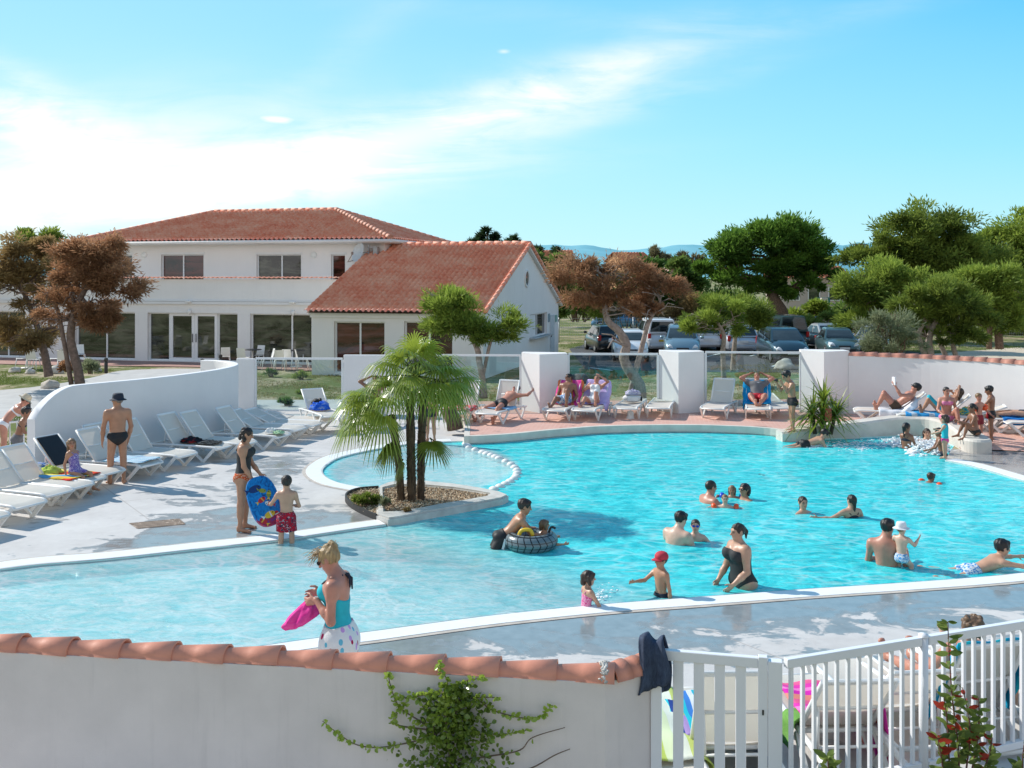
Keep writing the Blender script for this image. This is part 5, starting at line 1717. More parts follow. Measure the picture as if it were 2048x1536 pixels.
def bush(name, label, cat, y, lobes, key, n, per=20, leaf=(.16, .07), cr=None, seed=1, group=None, shell=.35, upw=.3):
 px = sum(l[0] for l in lobes) / len(lobes); py = max(l[1] + l[3] for l in lobes)
 base = P(px, py, y); base.z = max(base.z, 0)
 root = empty(name, base, 0, label, cat, group)
 s = y / FOC
 LB = []
 tb = MB()
 if name == 'thicket': n = int(n * 1.6)
 for i, l in enumerate(lobes):
  c = P(l[0], l[1], y + (l[4] if len(l) > 4 else 0)) - base
  LB.append((c.x, c.y, c.z, l[2] * s, l[2] * s * .8, l[3] * s))
  for q in range(3): branchy(tb, V((c.x * .4 + q * .05, c.y * .4, 0)), V((c.x + (q - 1) * l[2] * s * .5, c.y, c.z + l[3] * s * .3)), .035, .012, seed + i * 3 + q, 4)
 tb.build('stems', M_bark, root)
 cr = cr or .2 * max(l[3] for l in LB)
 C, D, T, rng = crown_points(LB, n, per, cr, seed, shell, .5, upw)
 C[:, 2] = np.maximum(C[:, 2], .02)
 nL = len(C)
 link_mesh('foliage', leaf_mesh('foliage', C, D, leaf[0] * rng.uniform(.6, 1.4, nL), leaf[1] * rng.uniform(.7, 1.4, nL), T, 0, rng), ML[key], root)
 return root
M_barkl = mat('brown_bark', (.17, .115, .09), .9, .4, 10, .6, 30)
# --- the two browned pines by the path at the left
tree('pine_tree', 'browned pine with bent trunk standing beside the path, in front of the clubhouse', 'tree', 33,
  [[(160, 768, .17), (155, 735, .15), (143, 690, .14), (142, 660, .13), (150, 620, .10), (170, 580, .08)], [(143, 672, .08), (115, 620, .07), (90, 585, .05)]],
  [(175, 520, 72, 44), (205, 560, 68, 38), (130, 635, 60, 34), (180, 650, 50, 26), (150, 565, 60, 44), (235, 585, 45, 28), (190, 615, 60, 30), (125, 600, 40, 36), (215, 640, 40, 18), (170, 500, 40, 26)],
  'brown', 1150, 30, (.17, .034), .30, 11, M_barkl, dead=10, shell=.3, droop=.15)
tree('pine_tree', 'half browned pine cut off by the frame edge, in front of the cafe tables', 'tree', 36,
  [[(98, 752, .16), (92, 720, .14), (85, 690, .13), (70, 640, .10), (50, 590, .08)]],
  [(40, 520, 60, 40), (95, 545, 48, 42), (60, 685, 60, 26), (0, 690, 50, 30), (20, 580, 60, 50), (80, 610, 55, 44), (30, 650, 50, 30), (-40, 560, 60, 70), (95, 500, 34, 20), (110, 655, 40, 22)],
  'brownmix', 1150, 30, (.18, .036), .32, 12, M_barkl, dead=6, shell=.3, droop=.12)
tree('pine_tree', 'green tree rising behind the browned pines at the left edge', 'tree', 50,
  [[(60, 720, .2), (62, 600, .15), (70, 520, .08)]], [(75, 490, 45, 24), (20, 500, 50, 28), (110, 500, 30, 16), (60, 470, 22, 12)], 'bright', 200, 22, (.25, .07), .4, 13)
# --- small green pine in front of the gabled wing
tree('pine_tree', 'leaning young green pine in front of the gabled wing', 'tree', 31.5,
  [[(968, 795, .12), (966, 765, .10), (958, 720, .10), (955, 700, .09), (940, 670, .08), (905, 630, .05)], [(957, 705, .06), (985, 670, .05), (1010, 650, .035)]],
  [(878, 602, 40, 32), (905, 620, 52, 34), (940, 645, 58, 36), (985, 660, 54, 34), (900, 650, 46, 26), (1025, 650, 32, 18), (960, 672, 44, 20), (915, 655, 36, 16), (1000, 680, 34, 14)],
  'bright', 950, 26, (.17, .030), .26, 14, M_barkg, shell=.35, upw=.5)
# --- leafless-brown pine seen over the glass screens
tree('pine_tree', 'tall dead brown pine with a crooked grey trunk behind the glass screens', 'tree', 32.5,
  [[(1281, 806, .20), (1279, 770, .19), (1258, 740, .17), (1248, 715, .16), (1253, 690, .15), (1238, 662, .13), (1215, 640, .11), (1210, 600, .09), (1215, 560, .06)], [(1256, 695, .10), (1290, 670, .08), (1300, 640, .06), (1320, 605, .04)]],
  [(1210, 545, 82, 44), (1160, 565, 60, 38), (1250, 620, 60, 28), (1180, 605, 50, 30), (1300, 570, 60, 36), (1255, 560, 55, 32), (1230, 590, 60, 28), (1320, 590, 45, 26), (1335, 570, 40, 18), (1180, 530, 36, 16), (1285, 610, 45, 18), (1150, 540, 30, 16)],
  'brown', 900, 26, (.16, .030), .28, 15, M_barkg, dead=16, shell=.25, droop=.1)
# --- pair of small bright pines behind the right-hand glass
tree('pine_tree', 'round bright green young pine, the nearer of two behind the glass screen', 'tree', 37.5,
  [[(1448, 762, .11), (1447, 735, .10), (1446, 700, .09), (1448, 670, .08), (1435, 645, .06)]],
  [(1440, 622, 56, 24), (1400, 640, 38, 22), (1470, 640, 40, 24), (1430, 660, 60, 20), (1390, 660, 30, 14)], 'bright', 380, 26, (.2, .03), .28, 16, M_barkg, shell=.35, upw=.4)
tree('pine_tree', 'grey green young pine, the farther of two behind the glass screen', 'tree', 40.5,
  [[(1466, 742, .12), (1467, 715, .10), (1470, 680, .09), (1475, 640, .07)]],
  [(1495, 620, 46, 26), (1520, 645, 36, 22), (1480, 655, 36, 18), (1470, 610, 36, 18)], 'pine', 330, 24, (.22, .034), .3, 17, M_barkg, shell=.35, upw=.4)
# --- big umbrella pine
tree('umbrella_pine', 'big round dark green umbrella pine towering behind the car park', 'tree', 66,
  [[(1556, 650, .55), (1562, 625, .48), (1548, 600, .42), (1545, 570, .32), (1540, 530, .2)]],
  [(1545, 485, 70, 42), (1470, 495, 55, 32), (1600, 510, 55, 34), (1440, 530, 45, 22), (1520, 530, 75, 34), (1625, 540, 45, 22), (1580, 470, 50, 26), (1495, 565, 60, 24), (1440, 565, 46, 22), (1590, 575, 48, 20), (1410, 545, 24, 14), (1540, 590, 40, 16)],
  'umbrella', 2000, 28, (.32, .09), .5, 18, shell=.5, upw=.5)
# --- pines at the right
tree('pine_tree', 'tall dark pine with the highest crown among the right hand trees', 'tree', 62,
  [[(1850, 690, .4), (1848, 640, .35), (1845, 560, .25), (1850, 500, .15)]],
  [(1850, 450, 70, 42), (1800, 480, 70, 42), (1800, 540, 90, 40), (1900, 550, 80, 50), (1890, 490, 60, 40), (1760, 510, 50, 30), (1850, 520, 90, 40), (1720, 500, 34, 28), (1930, 510, 50, 36), (1870, 430, 26, 18)],
  'pine', 1700, 28, (.30, .085), .5, 19, shell=.4, upw=.4)
tree('pine_tree', 'spreading mid green pine above the olive bush at the right', 'tree', 55,
  [[(1800, 690, .3), (1790, 650, .25), (1770, 600, .18)]],
  [(1750, 565, 75, 40), (1800, 560, 70, 36), (1720, 640, 40, 30), (1760, 640, 60, 26), (1720, 600, 40, 28), (1780, 610, 70, 28), (1840, 590, 50, 30), (1690, 580, 22, 16)], 'bright', 1300, 26, (.28, .06), .45, 20, shell=.4, upw=.35)
tree('pine_tree', 'low spreading pine on thin crooked trunks behind the tiled wall', 'tree', 43,
  [[(1862, 712, .16), (1858, 680, .14), (1868, 650, .12), (1880, 620, .08)], [(1892, 712, .11), (1880, 685, .10), (1872, 655, .08)], [(1912, 714, .11), (1905, 680, .1), (1915, 650, .08)], [(1850, 698, .12), (1838, 670, .1), (1850, 640, .08)]],
  [(1880, 595, 65, 32), (1840, 625, 52, 32), (1900, 665, 60, 18), (1850, 665, 40, 16), (1920, 620, 55, 30), (1885, 650, 62, 24), (1825, 610, 32, 18), (1950, 640, 34, 24)], 'pine', 1150, 26, (.22, .045), .34, 21, M_barkg, shell=.4)
tree('pine_tree', 'yellow green pine with a straight reddish trunk at the right edge', 'tree', 48,
  [[(1999, 697, .2), (1996, 660, .18), (1990, 620, .14), (1985, 580, .09)], [(1978, 685, .14), (1980, 650, .12), (1984, 620, .1)]],
  [(1985, 560, 56, 38), (1950, 590, 50, 34), (2020, 640, 40, 26), (2015, 590, 34, 30), (1990, 625, 48, 22), (1960, 555, 34, 20)], 'bright', 1000, 26, (.24, .05), .36, 22, shell=.45)
tree('pine_tree', 'tall pine cut by the right frame edge behind the other pines', 'tree', 66,
  [[(2060, 690, .4), (2060, 600, .3), (2050, 520, .2)]],
  [(2030, 500, 70, 50), (1980, 510, 65, 45), (1930, 540, 50, 45), (2000, 570, 70, 45), (2060, 460, 55, 45), (2045, 560, 50, 40), (2100, 510, 60, 70), (1955, 490, 30, 22)], 'bright', 1300, 26, (.30, .08), .5, 23, shell=.5)
# --- olive bush in front of the last cars
bush('olive_bush', 'grey green feathery olive bush in front of the parked cars, above the tiled wall', 'bush', 38,
  [(1745, 672, 36, 32), (1785, 660, 42, 38), (1815, 680, 30, 30), (1770, 690, 52, 24), (1760, 640, 18, 14), (1790, 632, 16, 14)], 'olive', 420, 20, (.2, .022), .30, 24, shell=.2)
# --- background greenery between the wing and the big pine
bush('evergreen_bush', 'tall dark green bush against the gabled wing, beside its back corner', 'bush', 58, [(1090, 540, 28, 34), (1105, 580, 30, 45), (1125, 620, 26, 36), (1075, 515, 18, 14)], 'hedge', 330, 22, (.3, .11), .5, 31)
bush('evergreen_bush', 'feathery green shrub under the browned tree beyond the mesh fence', 'bush', 63, [(1150, 610, 34, 30), (1185, 620, 26, 24), (1130, 595, 20, 22)], 'bright', 240, 22, (.3, .06), .45, 32)
tree('deciduous_tree', 'yellowish brown tree top beside the far tiled house roof', 'tree', 70, [[(1150, 640, .2), (1150, 580, .15), (1150, 545, .1)]], [(1140, 530, 24, 18), (1165, 545, 26, 24), (1125, 548, 16, 14)], 'brownmix', 170, 20, (.36, .1), .5, 33)
bush('evergreen_bush', 'bright green broad leaved bush right of the dead pine crown', 'bush', 68, [(1300, 535, 26, 22), (1285, 550, 22, 18), (1315, 555, 20, 16)], 'fig', 200, 20, (.34, .16), .5, 34)
tree('deciduous_tree', 'thin dark tree poking above the far ochre house', 'tree', 90, [[(1322, 600, .2), (1323, 540, .12), (1325, 510, .06)]], [(1325, 508, 20, 14), (1318, 525, 22, 14), (1335, 520, 14, 10)], 'shrubgrey', 150, 16, (.4, .09), .55, 35)
bush('evergreen_bush', 'dark leafy bush left of the umbrella pine', 'bush', 72, [(1360, 560, 32, 30), (1385, 590, 26, 36), (1345, 590, 24, 26), (1370, 540, 24, 16)], 'hedge', 300, 22, (.36, .14), .55, 36)
tree('deciduous_tree', 'small rounded dull green tree before the far orange roof', 'tree', 88, [[(1376, 590, .2), (1378, 545, .12)]], [(1378, 520, 22, 14), (1365, 530, 16, 12), (1392, 530, 16, 12)], 'shrubgrey', 150, 18, (.42, .12), .6, 37)
tree('conifer', 'dark conifer top above the gabled roof ridge', 'tree', 84, [[(975, 600, .25), (975, 530, .15), (974, 462, .05)]], [(975, 486, 30, 10), (974, 474, 20, 9), (975, 465, 9, 7), (960, 488, 22, 6), (993, 488, 16, 5)], 'dark', 150, 18, (.45, .09), .5, 38)
tree('conifer', 'small dark conifer top beside the gable peak', 'tree', 90, [[(1026, 600, .2), (1025, 520, .12), (1024, 474, .04)]], [(1025, 488, 14, 7), (1024, 480, 9, 6)], 'dark', 70, 16, (.42, .09), .45, 39)
tree('conifer', 'two-tipped dark conifer left of the far tiled roof', 'tree', 75, [[(1078, 620, .2), (1078, 540, .12), (1078, 497, .04)]], [(1078, 510, 10, 12), (1080, 500, 6, 8), (1076, 525, 14, 12)], 'dark', 110, 18, (.36, .09), .4, 40)
tree('conifer', 'slim dark conifer in front of the far tiled roof', 'tree', 74, [[(1115, 620, .2), (1114, 540, .12), (1114, 492, .04)]], [(1114, 505, 9, 14), (1114, 525, 13, 14), (1114, 545, 16, 14)], 'dark', 130, 18, (.36, .09), .4, 41)
bush('evergreen_bush', 'brownish shrub behind the mesh fence, under the dead pine', 'bush', 64, [(1200, 635, 30, 20), (1250, 630, 34, 24), (1300, 640, 34, 22)], 'shrubgrey', 280, 20, (.3, .05), .45, 42)
bush('evergreen_bush', 'dry brush beside the road sign at the car park fence', 'bush', 66, [(1345, 635, 26, 24), (1375, 625, 28, 30), (1330, 650, 24, 16)], 'brownmix', 230, 20, (.3, .06), .45, 43)
bush('evergreen_bush', 'grey green hedge plants along the fence right of the van', 'bush', 63, [(1610, 655, 32, 20), (1650, 640, 30, 18), (1580, 660, 22, 14)], 'hedge', 200, 20, (.26, .07), .4, 44)
bush('evergreen_bush', 'dark hedge behind the silver cars', 'bush', 64, [(1690, 660, 36, 24), (1720, 640, 30, 26), (1660, 670, 22, 14)], 'dark', 240, 20, (.28, .09), .4, 45)
bush('evergreen_bush', 'long hedge behind the mesh fence at the far right', 'bush', 70, [(1900, 670, 60, 14), (1990, 668, 60, 16), (2060, 668, 40, 16)], 'hedge', 300, 20, (.3, .1), .4, 46)
for lab, y, lobes, key, n, sd_ in (
  ('wide green bush filling the gap left of the dead pine, beyond the fence', 66, [(1140, 600, 34, 34), (1190, 610, 34, 30), (1165, 570, 30, 26)], 'hedge', 420, 71),
  ('wide green bush filling the gap right of the dead pine, beyond the fence', 67, [(1250, 600, 40, 34), (1300, 590, 40, 34), (1275, 570, 30, 20), (1345, 610, 34, 30)], 'fig', 480, 72),
  ('dark green thicket under the left side of the umbrella pine', 70, [(1400, 620, 36, 28), (1440, 610, 40, 34), (1480, 625, 40, 24)], 'hedge', 420, 73),
  ('sunlit thicket right of the umbrella pine trunk', 68, [(1600, 640, 30, 18), (1640, 625, 24, 16)], 'bright', 180, 74),
  ('dense thicket behind the right hand pines, left part', 72, [(1740, 630, 50, 34), (1800, 640, 50, 34), (1860, 640, 50, 30)], 'hedge', 460, 75),
  ('dense thicket behind the right hand pines at the frame edge', 74, [(1930, 620, 50, 40), (1990, 600, 40, 50), (2060, 610, 50, 30)], 'hedge', 460, 76)):
 bush('thicket', lab, 'bush', y, lobes, key, n, 22, (.32, .11), .5, sd_)
# --- shrubs beside the path and lawn
bush('dwarf_shrub', 'rusty red dwarf shrub beside the bent pine trunk', 'shrub', 39, [(132, 735, 16, 9)], 'brown', 60, 20, (.12, .04), .16, 51)
bush('dwarf_shrub', 'spiky grey green shrub right of the bent pine trunk', 'shrub', 37.5, [(178, 738, 14, 10)], 'olive', 60, 22, (.2, .03), .16, 52, upw=1.2)
bush('dwarf_shrub', 'dark low conifer shrub growing in the planter gravel', 'shrub', 17.3, [(733, 1001, 20, 11)], 'pine', 110, 22, (.07, .018), .09, 53)
bush('dwarf_shrub', 'tiny grey green tuft beside the planter shrub', 'shrub', 17.0, [(768, 1005, 9, 6)], 'olive', 40, 18, (.06, .014), .05, 54)
bush('dwarf_shrub', 'small yellow and red succulent at the planter front edge', 'shrub', 16.7, [(812, 1022, 7, 4)], 'brownmix', 20, 14, (.05, .02), .03, 55)
for i, (px, py, k, lab) in enumerate(((612, 790, 26, 'leafy weed tuft on the pale path behind the glass'), (572, 806, 12, 'low green weed patch left of the path behind the glass'), (600, 752, 14, 'green weeds at the corner of the gabled wing'), (540, 748, 10, 'small green tuft before the cafe tables'), (1310, 812, 12, 'grass tuft at the foot of the dead pine'), (1500, 815, 12, 'green weeds at the base of the right hand glass'))):
 y = G(px, py + 6).y
 bush('weed_clump', lab, 'weeds', y, [(px, py, k, 7)], 'fig' if i % 2 else 'bright', 45, 16, (.13, .02), .12, 60 + i, upw=1.4)
# --- lawns: blades of dry and green grass (nobody could count them)
def grass(name, label, poly_px, n, key, h, seed):
 rng = np.random.default_rng(seed)
 poly = [G(a, b) for a, b in poly_px]
 lp = [(p.x, p.y) for p in poly]
 x0, x1 = min(p[0] for p in lp), max(p[0] for p in lp); y0, y1 = min(p[1] for p in lp), max(p[1] for p in lp)
 C = []
 while len(C) < n:
  x, y = rng.uniform(x0, x1), rng.uniform(y0, y1)
  if noise.noise(V((x * .5, y * .5, seed))) + .35 * noise.noise(V((x * 2.1, y * 2.1, seed))) < -.12: continue
  if pin(x, y, lp): C.append((x, y, -.01))
 C = np.array(C)
 D = rng.normal(size=(n, 3)) * .45; D[:, 2] = 1
 T = rng.normal(.5, .2, n) + .25 * np.array([noise.noise(V((c[0] * .4, c[1] * .4, 9))) for c in C])
 me = leaf_mesh(name, C, D, h * rng.uniform(.5, 1.5, n), .016 * rng.uniform(.6, 1.6, n), T, .1, rng)
 return tag(link_mesh(name, me, leaf_mat('grass_' + key, *{'dry': ((.10, .095, .03), (.36, .30, .13)), 'green': ((.04, .075, .015), (.20, .26, .06))}[key])), label, 'grass', kind='stuff')
grass('grass', 'dry patchy lawn behind the glass screens', [(505, 796), (505, 752), (700, 750), (900, 765), (1040, 780), (1040, 812)], 9000, 'dry', .07, 1)
grass('grass', 'patchy lawn around the trunks behind the right glass', [(1050, 815), (1140, 760), (1300, 742), (1450, 730), (1600, 728), (1640, 800), (1500, 818), (1300, 818)], 12000, 'dry', .06, 2)
grass('grass', 'green lawn strip beside the path at the left', [(-100, 780), (-100, 745), (60, 742), (220, 738), (230, 742), (180, 752), (60, 773)], 7000, 'green', .07, 3)
grass('grass', 'green verge beyond the path, left of the curved wall', [(-100, 900), (-100, 845), (20, 838), (60, 820), (75, 850), (60, 905)], 4000, 'green', .07, 4)
grass('grass', 'green verge beside the car park and under the far fence', [(1120, 698), (1120, 688), (1330, 684), (1700, 684), (2100, 690), (2100, 700), (1700, 706), (1330, 700)], 6000, 'green', .12, 5)
# --- fan palm clump in the planter
def palm_mats():
 m = leaf_mat('palm_fan', (.024, .062, .012), (.36, .44, .06), .30, .42)
 m.node_tree.nodes['Principled BSDF'].inputs['Specular IOR Level'].default_value = .6
 f, t, bs = new_mat('palm_fibre')
 tc = t.node('ShaderNodeTexCoord').outputs['Object']
 n = t.noise(t.mapping(tc, scale=(30, 30, 5)), 1, 5, .7)
 t.put(bs.inputs['Base Color'], t.ramp(n, [(.3, (.035, .022, .014)), (.55, (.11, .075, .045)), (.8, (.24, .17, .10))]))
 bs.inputs['Roughness'].default_value = .95
 t.put(bs.inputs['Normal'], t.bump(n, .9, .03))
 return m, f
M_fan, M_fibre = palm_mats()
palm = empty('fan_palm', G(826, 1008, 0), 0, 'clump of three shaggy fan palm trunks with drooping fronds in the planter', 'palm')
PB = G(826, 1008, 0)
rngp = random.Random(21)
def fan_leaf(verts, faces, tints, org, d, L, droop, tint, nseg=24, span=215, wseg=.030):
 """one palmate leaf: stalk end org, direction d, narrow folded segments that hang at their tips"""
 d = V(d).normalized()
 side = d.cross(V((0, 0, 1)))
 side = side.normalized() if side.length > .05 else V((1, 0, 0))
 up = side.cross(d).normalized()
 for i in range(nseg):
  a = R(-span / 2 + span * i / (nseg - 1))
  sd_ = (d * math.cos(a) + side * math.sin(a) + up * (.16 - .18 * abs(math.sin(a)))).normalized()
  ll = L * (.72 + .28 * math.cos(a * .8)) * rngp.uniform(.9, 1.08)
  wdir = sd_.cross(up).normalized()
  b = len(verts); tt = min(1, max(0, tint + rngp.uniform(-.1, .1)))
  prof_ = [(0, .25), (.3, .9), (.6, 1.0), (.85, .6), (1.0, .05)]
  for f, wd in prof_:
   p = V(org) + sd_ * ll * f + V((0, 0, -droop * ll * f ** 2.4))
   c = wdir * wseg * .5 * wd
   verts += [p - c + up * .006, p + c + up * .006]
   tints += [tt * (1 - .12 * (f < .3)), tt]
  for k in range(4): faces.append((b + 2 * k, b + 2 * k + 1, b + 2 * k + 3, b + 2 * k + 2))
def palm_head(c, n, L, stalk, lo, hi, tint, seed, az0=0, az1=360, droop=.55):
 verts, faces, tints = [], [], []
 st = MB()
 for i in range(n):
  f = (i + .5) / n
  el = R(hi + (lo - hi) * f + rngp.uniform(-8, 8))
  az = R(az0 + (i * 137.5) % (az1 - az0)) + rngp.uniform(-.2, .2)
  d = V((math.cos(az) * math.cos(el), math.sin(az) * math.cos(el), math.sin(el)))
  sl_ = stalk * rngp.uniform(.8, 1.15)
  e = V(c) + d * sl_ + V((0, 0, -.12 * sl_ * math.cos(el)))
  st.tube([V(c), V(c).lerp(e, .5) + V((0, 0, .03 * sl_)), e], [.014, .010, .008], 5)
  dd = (d + V((0, 0, -.25 - .2 * f))).normalized()
  fan_leaf(verts, faces, tints, e, dd, L * rngp.uniform(.85, 1.1), droop * (.6 + .8 * f), tint + .18 * (1 - f) + rngp.uniform(-.14, .14))
 return verts, faces, tints, st
def palm_part(name, *a, **k):
 verts, faces, tints, st = palm_head(*a, **k)
 me = bpy.data.meshes.new(name); me.from_pydata([tuple(p) for p in verts], [], faces)
 at = me.color_attributes.new('tint', 'FLOAT_COLOR', 'POINT')
 at.data.foreach_set('color', [x for q in tints for x in (q, q, q, 1)])
 o = link_mesh(name, me, M_fan, palm)
 st.build('stalks', leaf_mat('palm_stalk', (.10, .14, .03), (.30, .34, .10)), o)
 return o
def shaggy_trunk(path, r0, r1, seed):
 pts = smooth_line(path, 6); rr = random.Random(seed)
 mb = MB()
 rad = [r0 + (r1 - r0) * i / (len(pts) - 1) for i in range(len(pts))]
 mb.tube(pts, [r * (1 + .10 * rr.uniform(-1, 1)) for r in rad], 10)
 for k in range(420):
  i = rr.randrange(len(pts) - 1); p = pts[i].lerp(pts[i + 1], rr.random()); a = rr.uniform(0, 2 * PI)
  o = V((math.cos(a), math.sin(a), 0)); r = rad[i]
  t_ = p + o * r * .9; w_ = V((-o.y, o.x, 0)) * rr.uniform(.010, .022); e = p + o * (r + rr.uniform(.012, .038)) + V((0, 0, rr.uniform(.02, .09) * rr.choice((1, 1, -1))))
  mb.add([t_ - w_, t_ + w_, e], [(0, 1, 2)])
 mb.build('trunk', M_fibre, palm)
tp = lambda px, py, dy=0: P(px, py, PB.y + dy) - PB
shaggy_trunk([tp(803, 1006, .05), tp(800, 960, .05), tp(794, 900, .05), tp(787, 860, .0), tp(783, 832, -.1)], .066, .072, 1)
shaggy_trunk([tp(824, 1010, 0), tp(823, 960, 0), tp(822, 900, 0), tp(821, 840, 0), tp(820, 790, 0)], .080, .076, 2)
shaggy_trunk([tp(841, 1004, .12), tp(842, 950, .12), tp(843, 890, .15), tp(845, 830, .15), tp(848, 780, .1)], .070, .078, 3)
palm_part('crown', tp(832, 752, .05), 22, .60, .54, -12, 82, .58, 1, droop=.72)
palm_part('crown', tp(872, 768, .15), 12, .54, .48, -16, 50, .52, 2, -110, 110, .7)
palm_part('crown', tp(768, 806, -.1), 14, .52, .50, -18, 40, .64, 3, 90, 280, .8)
palm_part('sucker_fronds', tp(787, 880, -.12), 2, .40, .10, -55, -30, .30, 4, 160, 230, .6)
palm_part('sucker_fronds', tp(860, 876, .05), 2, .44, .12, -45, -20, .26, 5, -60, 20, .6)
palm_part('sucker_fronds', tp(806, 918, -.2), 1, .34, .06, -80, -60, .35, 6, 200, 240, .4)
# leaning stump of an old trunk behind the palm
sb = G(903, 857, TZ)
stump = MB(); rr = random.Random(5)
stump.tube([V((0.10, 0, -.02)), V((.05, .0, .22)), V((-.10, .02, .50))], [.21, .20, .19], 14)
tag(stump.build('tree_stump', mat('stump_bark', (.10, .065, .045), .95, .5, 18, .9, 40), loc=sb), 'short leaning dark stump on the deck behind the palm', 'stump')
# strap-leaved plant at the end of the glass screens
yb = G(1640, 866, TZ)
yuc = empty('strap_plant', yb, 0, 'spiky green strap leaved plant by the diving boy, in front of the tiled wall', 'plant')
lv, fc, tn = [], [], []
rr = random.Random(9)
def strap(org, az, el, L, wd, tint, droop):
 d = V((math.cos(az) * math.cos(el), math.sin(az) * math.cos(el), math.sin(el)))
 s_ = V((-math.sin(az), math.cos(az), 0)); b = len(lv)
 for k in range(6):
  f = k / 5
  p = V(org) + d * L * f + V((0, 0, -droop * L * f * f))
  w_ = wd * (1 - f ** 2.2) * .5 + .002
  lv.extend([p - s_ * w_, p + s_ * w_]); tn.extend([tint, tint])
 for k in range(5): fc.append((b + 2 * k, b + 2 * k + 1, b + 2 * k + 3, b + 2 * k + 2))
stm = MB()
for hx, hy, hz, n_ in ((-.18, 0, .46, 90), (.12, .1, .78, 100), (.34, -.08, .44, 90), (.02, -.15, .38, 60)):
 stm.tube([V((hx * .7, hy, -.02)), V((hx, hy, hz))], [.05, .045], 7)
 for i in range(n_): strap((hx, hy, hz), rr.uniform(0, 6.28), R(rr.uniform(-20, 85)), rr.uniform(.55, 1.0), .046, rr.uniform(.15, .9), rr.uniform(.1, .75))
stm.build('stem', M_fibre, yuc)
me = bpy.data.meshes.new('leaves'); me.from_pydata([tuple(p) for p in lv], [], fc)
at = me.color_attributes.new('tint', 'FLOAT_COLOR', 'POINT'); at.data.foreach_set('color', [x for q in tn for x in (q, q, q, 1)])
link_mesh('leaves', me, M_fan, yuc)
rl = MB(); rl.grid(lambda u, v: V((.1 + .16 * (u - .5), -.32 - .05 * math.sin(u * 3), .35 + .3 * v)), 4, 4)
rl.build('dead_leaf', mat('rust_leaf', (.38, .09, .04), .7), yuc)
# ------------------------------------------------------------------ walls and glass screens round the pool
cw_px = ((-9.98, 20.75), (-9.68, 21.6), (-9.10, 22.45), (-8.43, 23.4), (-7.85, 24.6), (-7.50, 25.8), (-7.48, 26.9), (-7.80, 27.8), (-8.35, 28.4), (-8.85, 28.6))
cwl = smooth_line([V((x, y, 0)) * .978 for x, y in cw_px], 6)
mb = MB(); ns = strip_offsets(cwl); vs = []
for i, (p, nn) in enumerate(zip(cwl, ns)):
 f = i / (len(cwl) - 1)
 z = 1.705 if f > .14 else 1.12 + .585 * math.sin(PI / 2 * min(1, f / .14))
 z -= .03 * max(0, f - .6)
 for o, zz in ((-.10, -.05), (-.10, z - .012), (-.088, z), (.088, z), (.10, z - .012), (.10, -.05)): vs.append(p + nn * o + V((0, 0, zz)))
k = 6; fs = []
for i in range(len(cwl) - 1):
 for j in range(k): fs.append((i * k + j, i * k + (j + 1) % k, (i + 1) * k + (j + 1) % k, (i + 1) * k + j))
fs += [list(range(k))[::-1], [(len(cwl) - 1) * k + j for j in range(k)]]
mb.add(vs, fs, 0, True)
cwo = mb.build('curved_wall', M_whiteb)
md = cwo.modifiers.new('edge', 'EDGE_SPLIT'); md.split_angle = R(35)
tag(cwo, 'curved white rendered wall behind the left row of sun loungers', 'wall')
gp = MB(); q = G(64, 925); gp.tube([q + V((-.1, .1, 0)), q + V((-.1, .1, .95))], .035, 8); gp.tube([q + V((-.1, .1, .9)), q + V((-.75, -.25, .86))], .022, 8); gp.tube([q + V((-.1, .1, .12)), q + V((-.75, -.25, .12))], .022, 8)
for i in range(5): gp.tube([q + V((-.2 - .12 * i, .05 - .063 * i, .12)), q + V((-.2 - .12 * i, .05 - .063 * i, .88))], .012, 6)
tag(gp.build('barrier', M_metalw), 'white tube barrier at the near end of the curved wall', 'barrier')
def glass_material():
 m, t, bs = new_mat('screen_glass')
 t.n.remove(bs)
 tr = t.node('ShaderNodeBsdfTransparent'); tr.inputs[0].default_value = (.74, .86, .84, 1)
 gl = t.node('ShaderNodeBsdfGlossy'); gl.inputs[0].default_value = (1, 1, 1, 1); gl.inputs['Roughness'].default_value = .01
 fr = t.node('ShaderNodeFresnel'); fr.inputs[0].default_value = 1.5
 mx = t.node('ShaderNodeMixShader')
 t.put(mx.inputs[0], t.math('ADD', t.math('MULTIPLY', fr.outputs[0], .9), .04)); t.l.new(tr.outputs[0], mx.inputs[1]); t.l.new(gl.outputs[0], mx.inputs[2])
 t.l.new(mx.outputs[0], t.n['Material Output'].inputs[0])
 return m
M_glass = glass_material()
def on(px, y): return V(((px - 1024) / FOC * y, y, 0))
def panel(label, pxa, ya, pxb, yb, z0, z1):
 a, b = on(pxa, ya), on(pxb, yb)
 mb = MB(); mb.bar(a + V((0, 0, (z0 + z1) / 2)), b + V((0, 0, (z0 + z1) / 2)), .14, z1 - z0, bev=.01)
 return tag(mb.build('screen_wall', M_whiteb), label, 'wall')
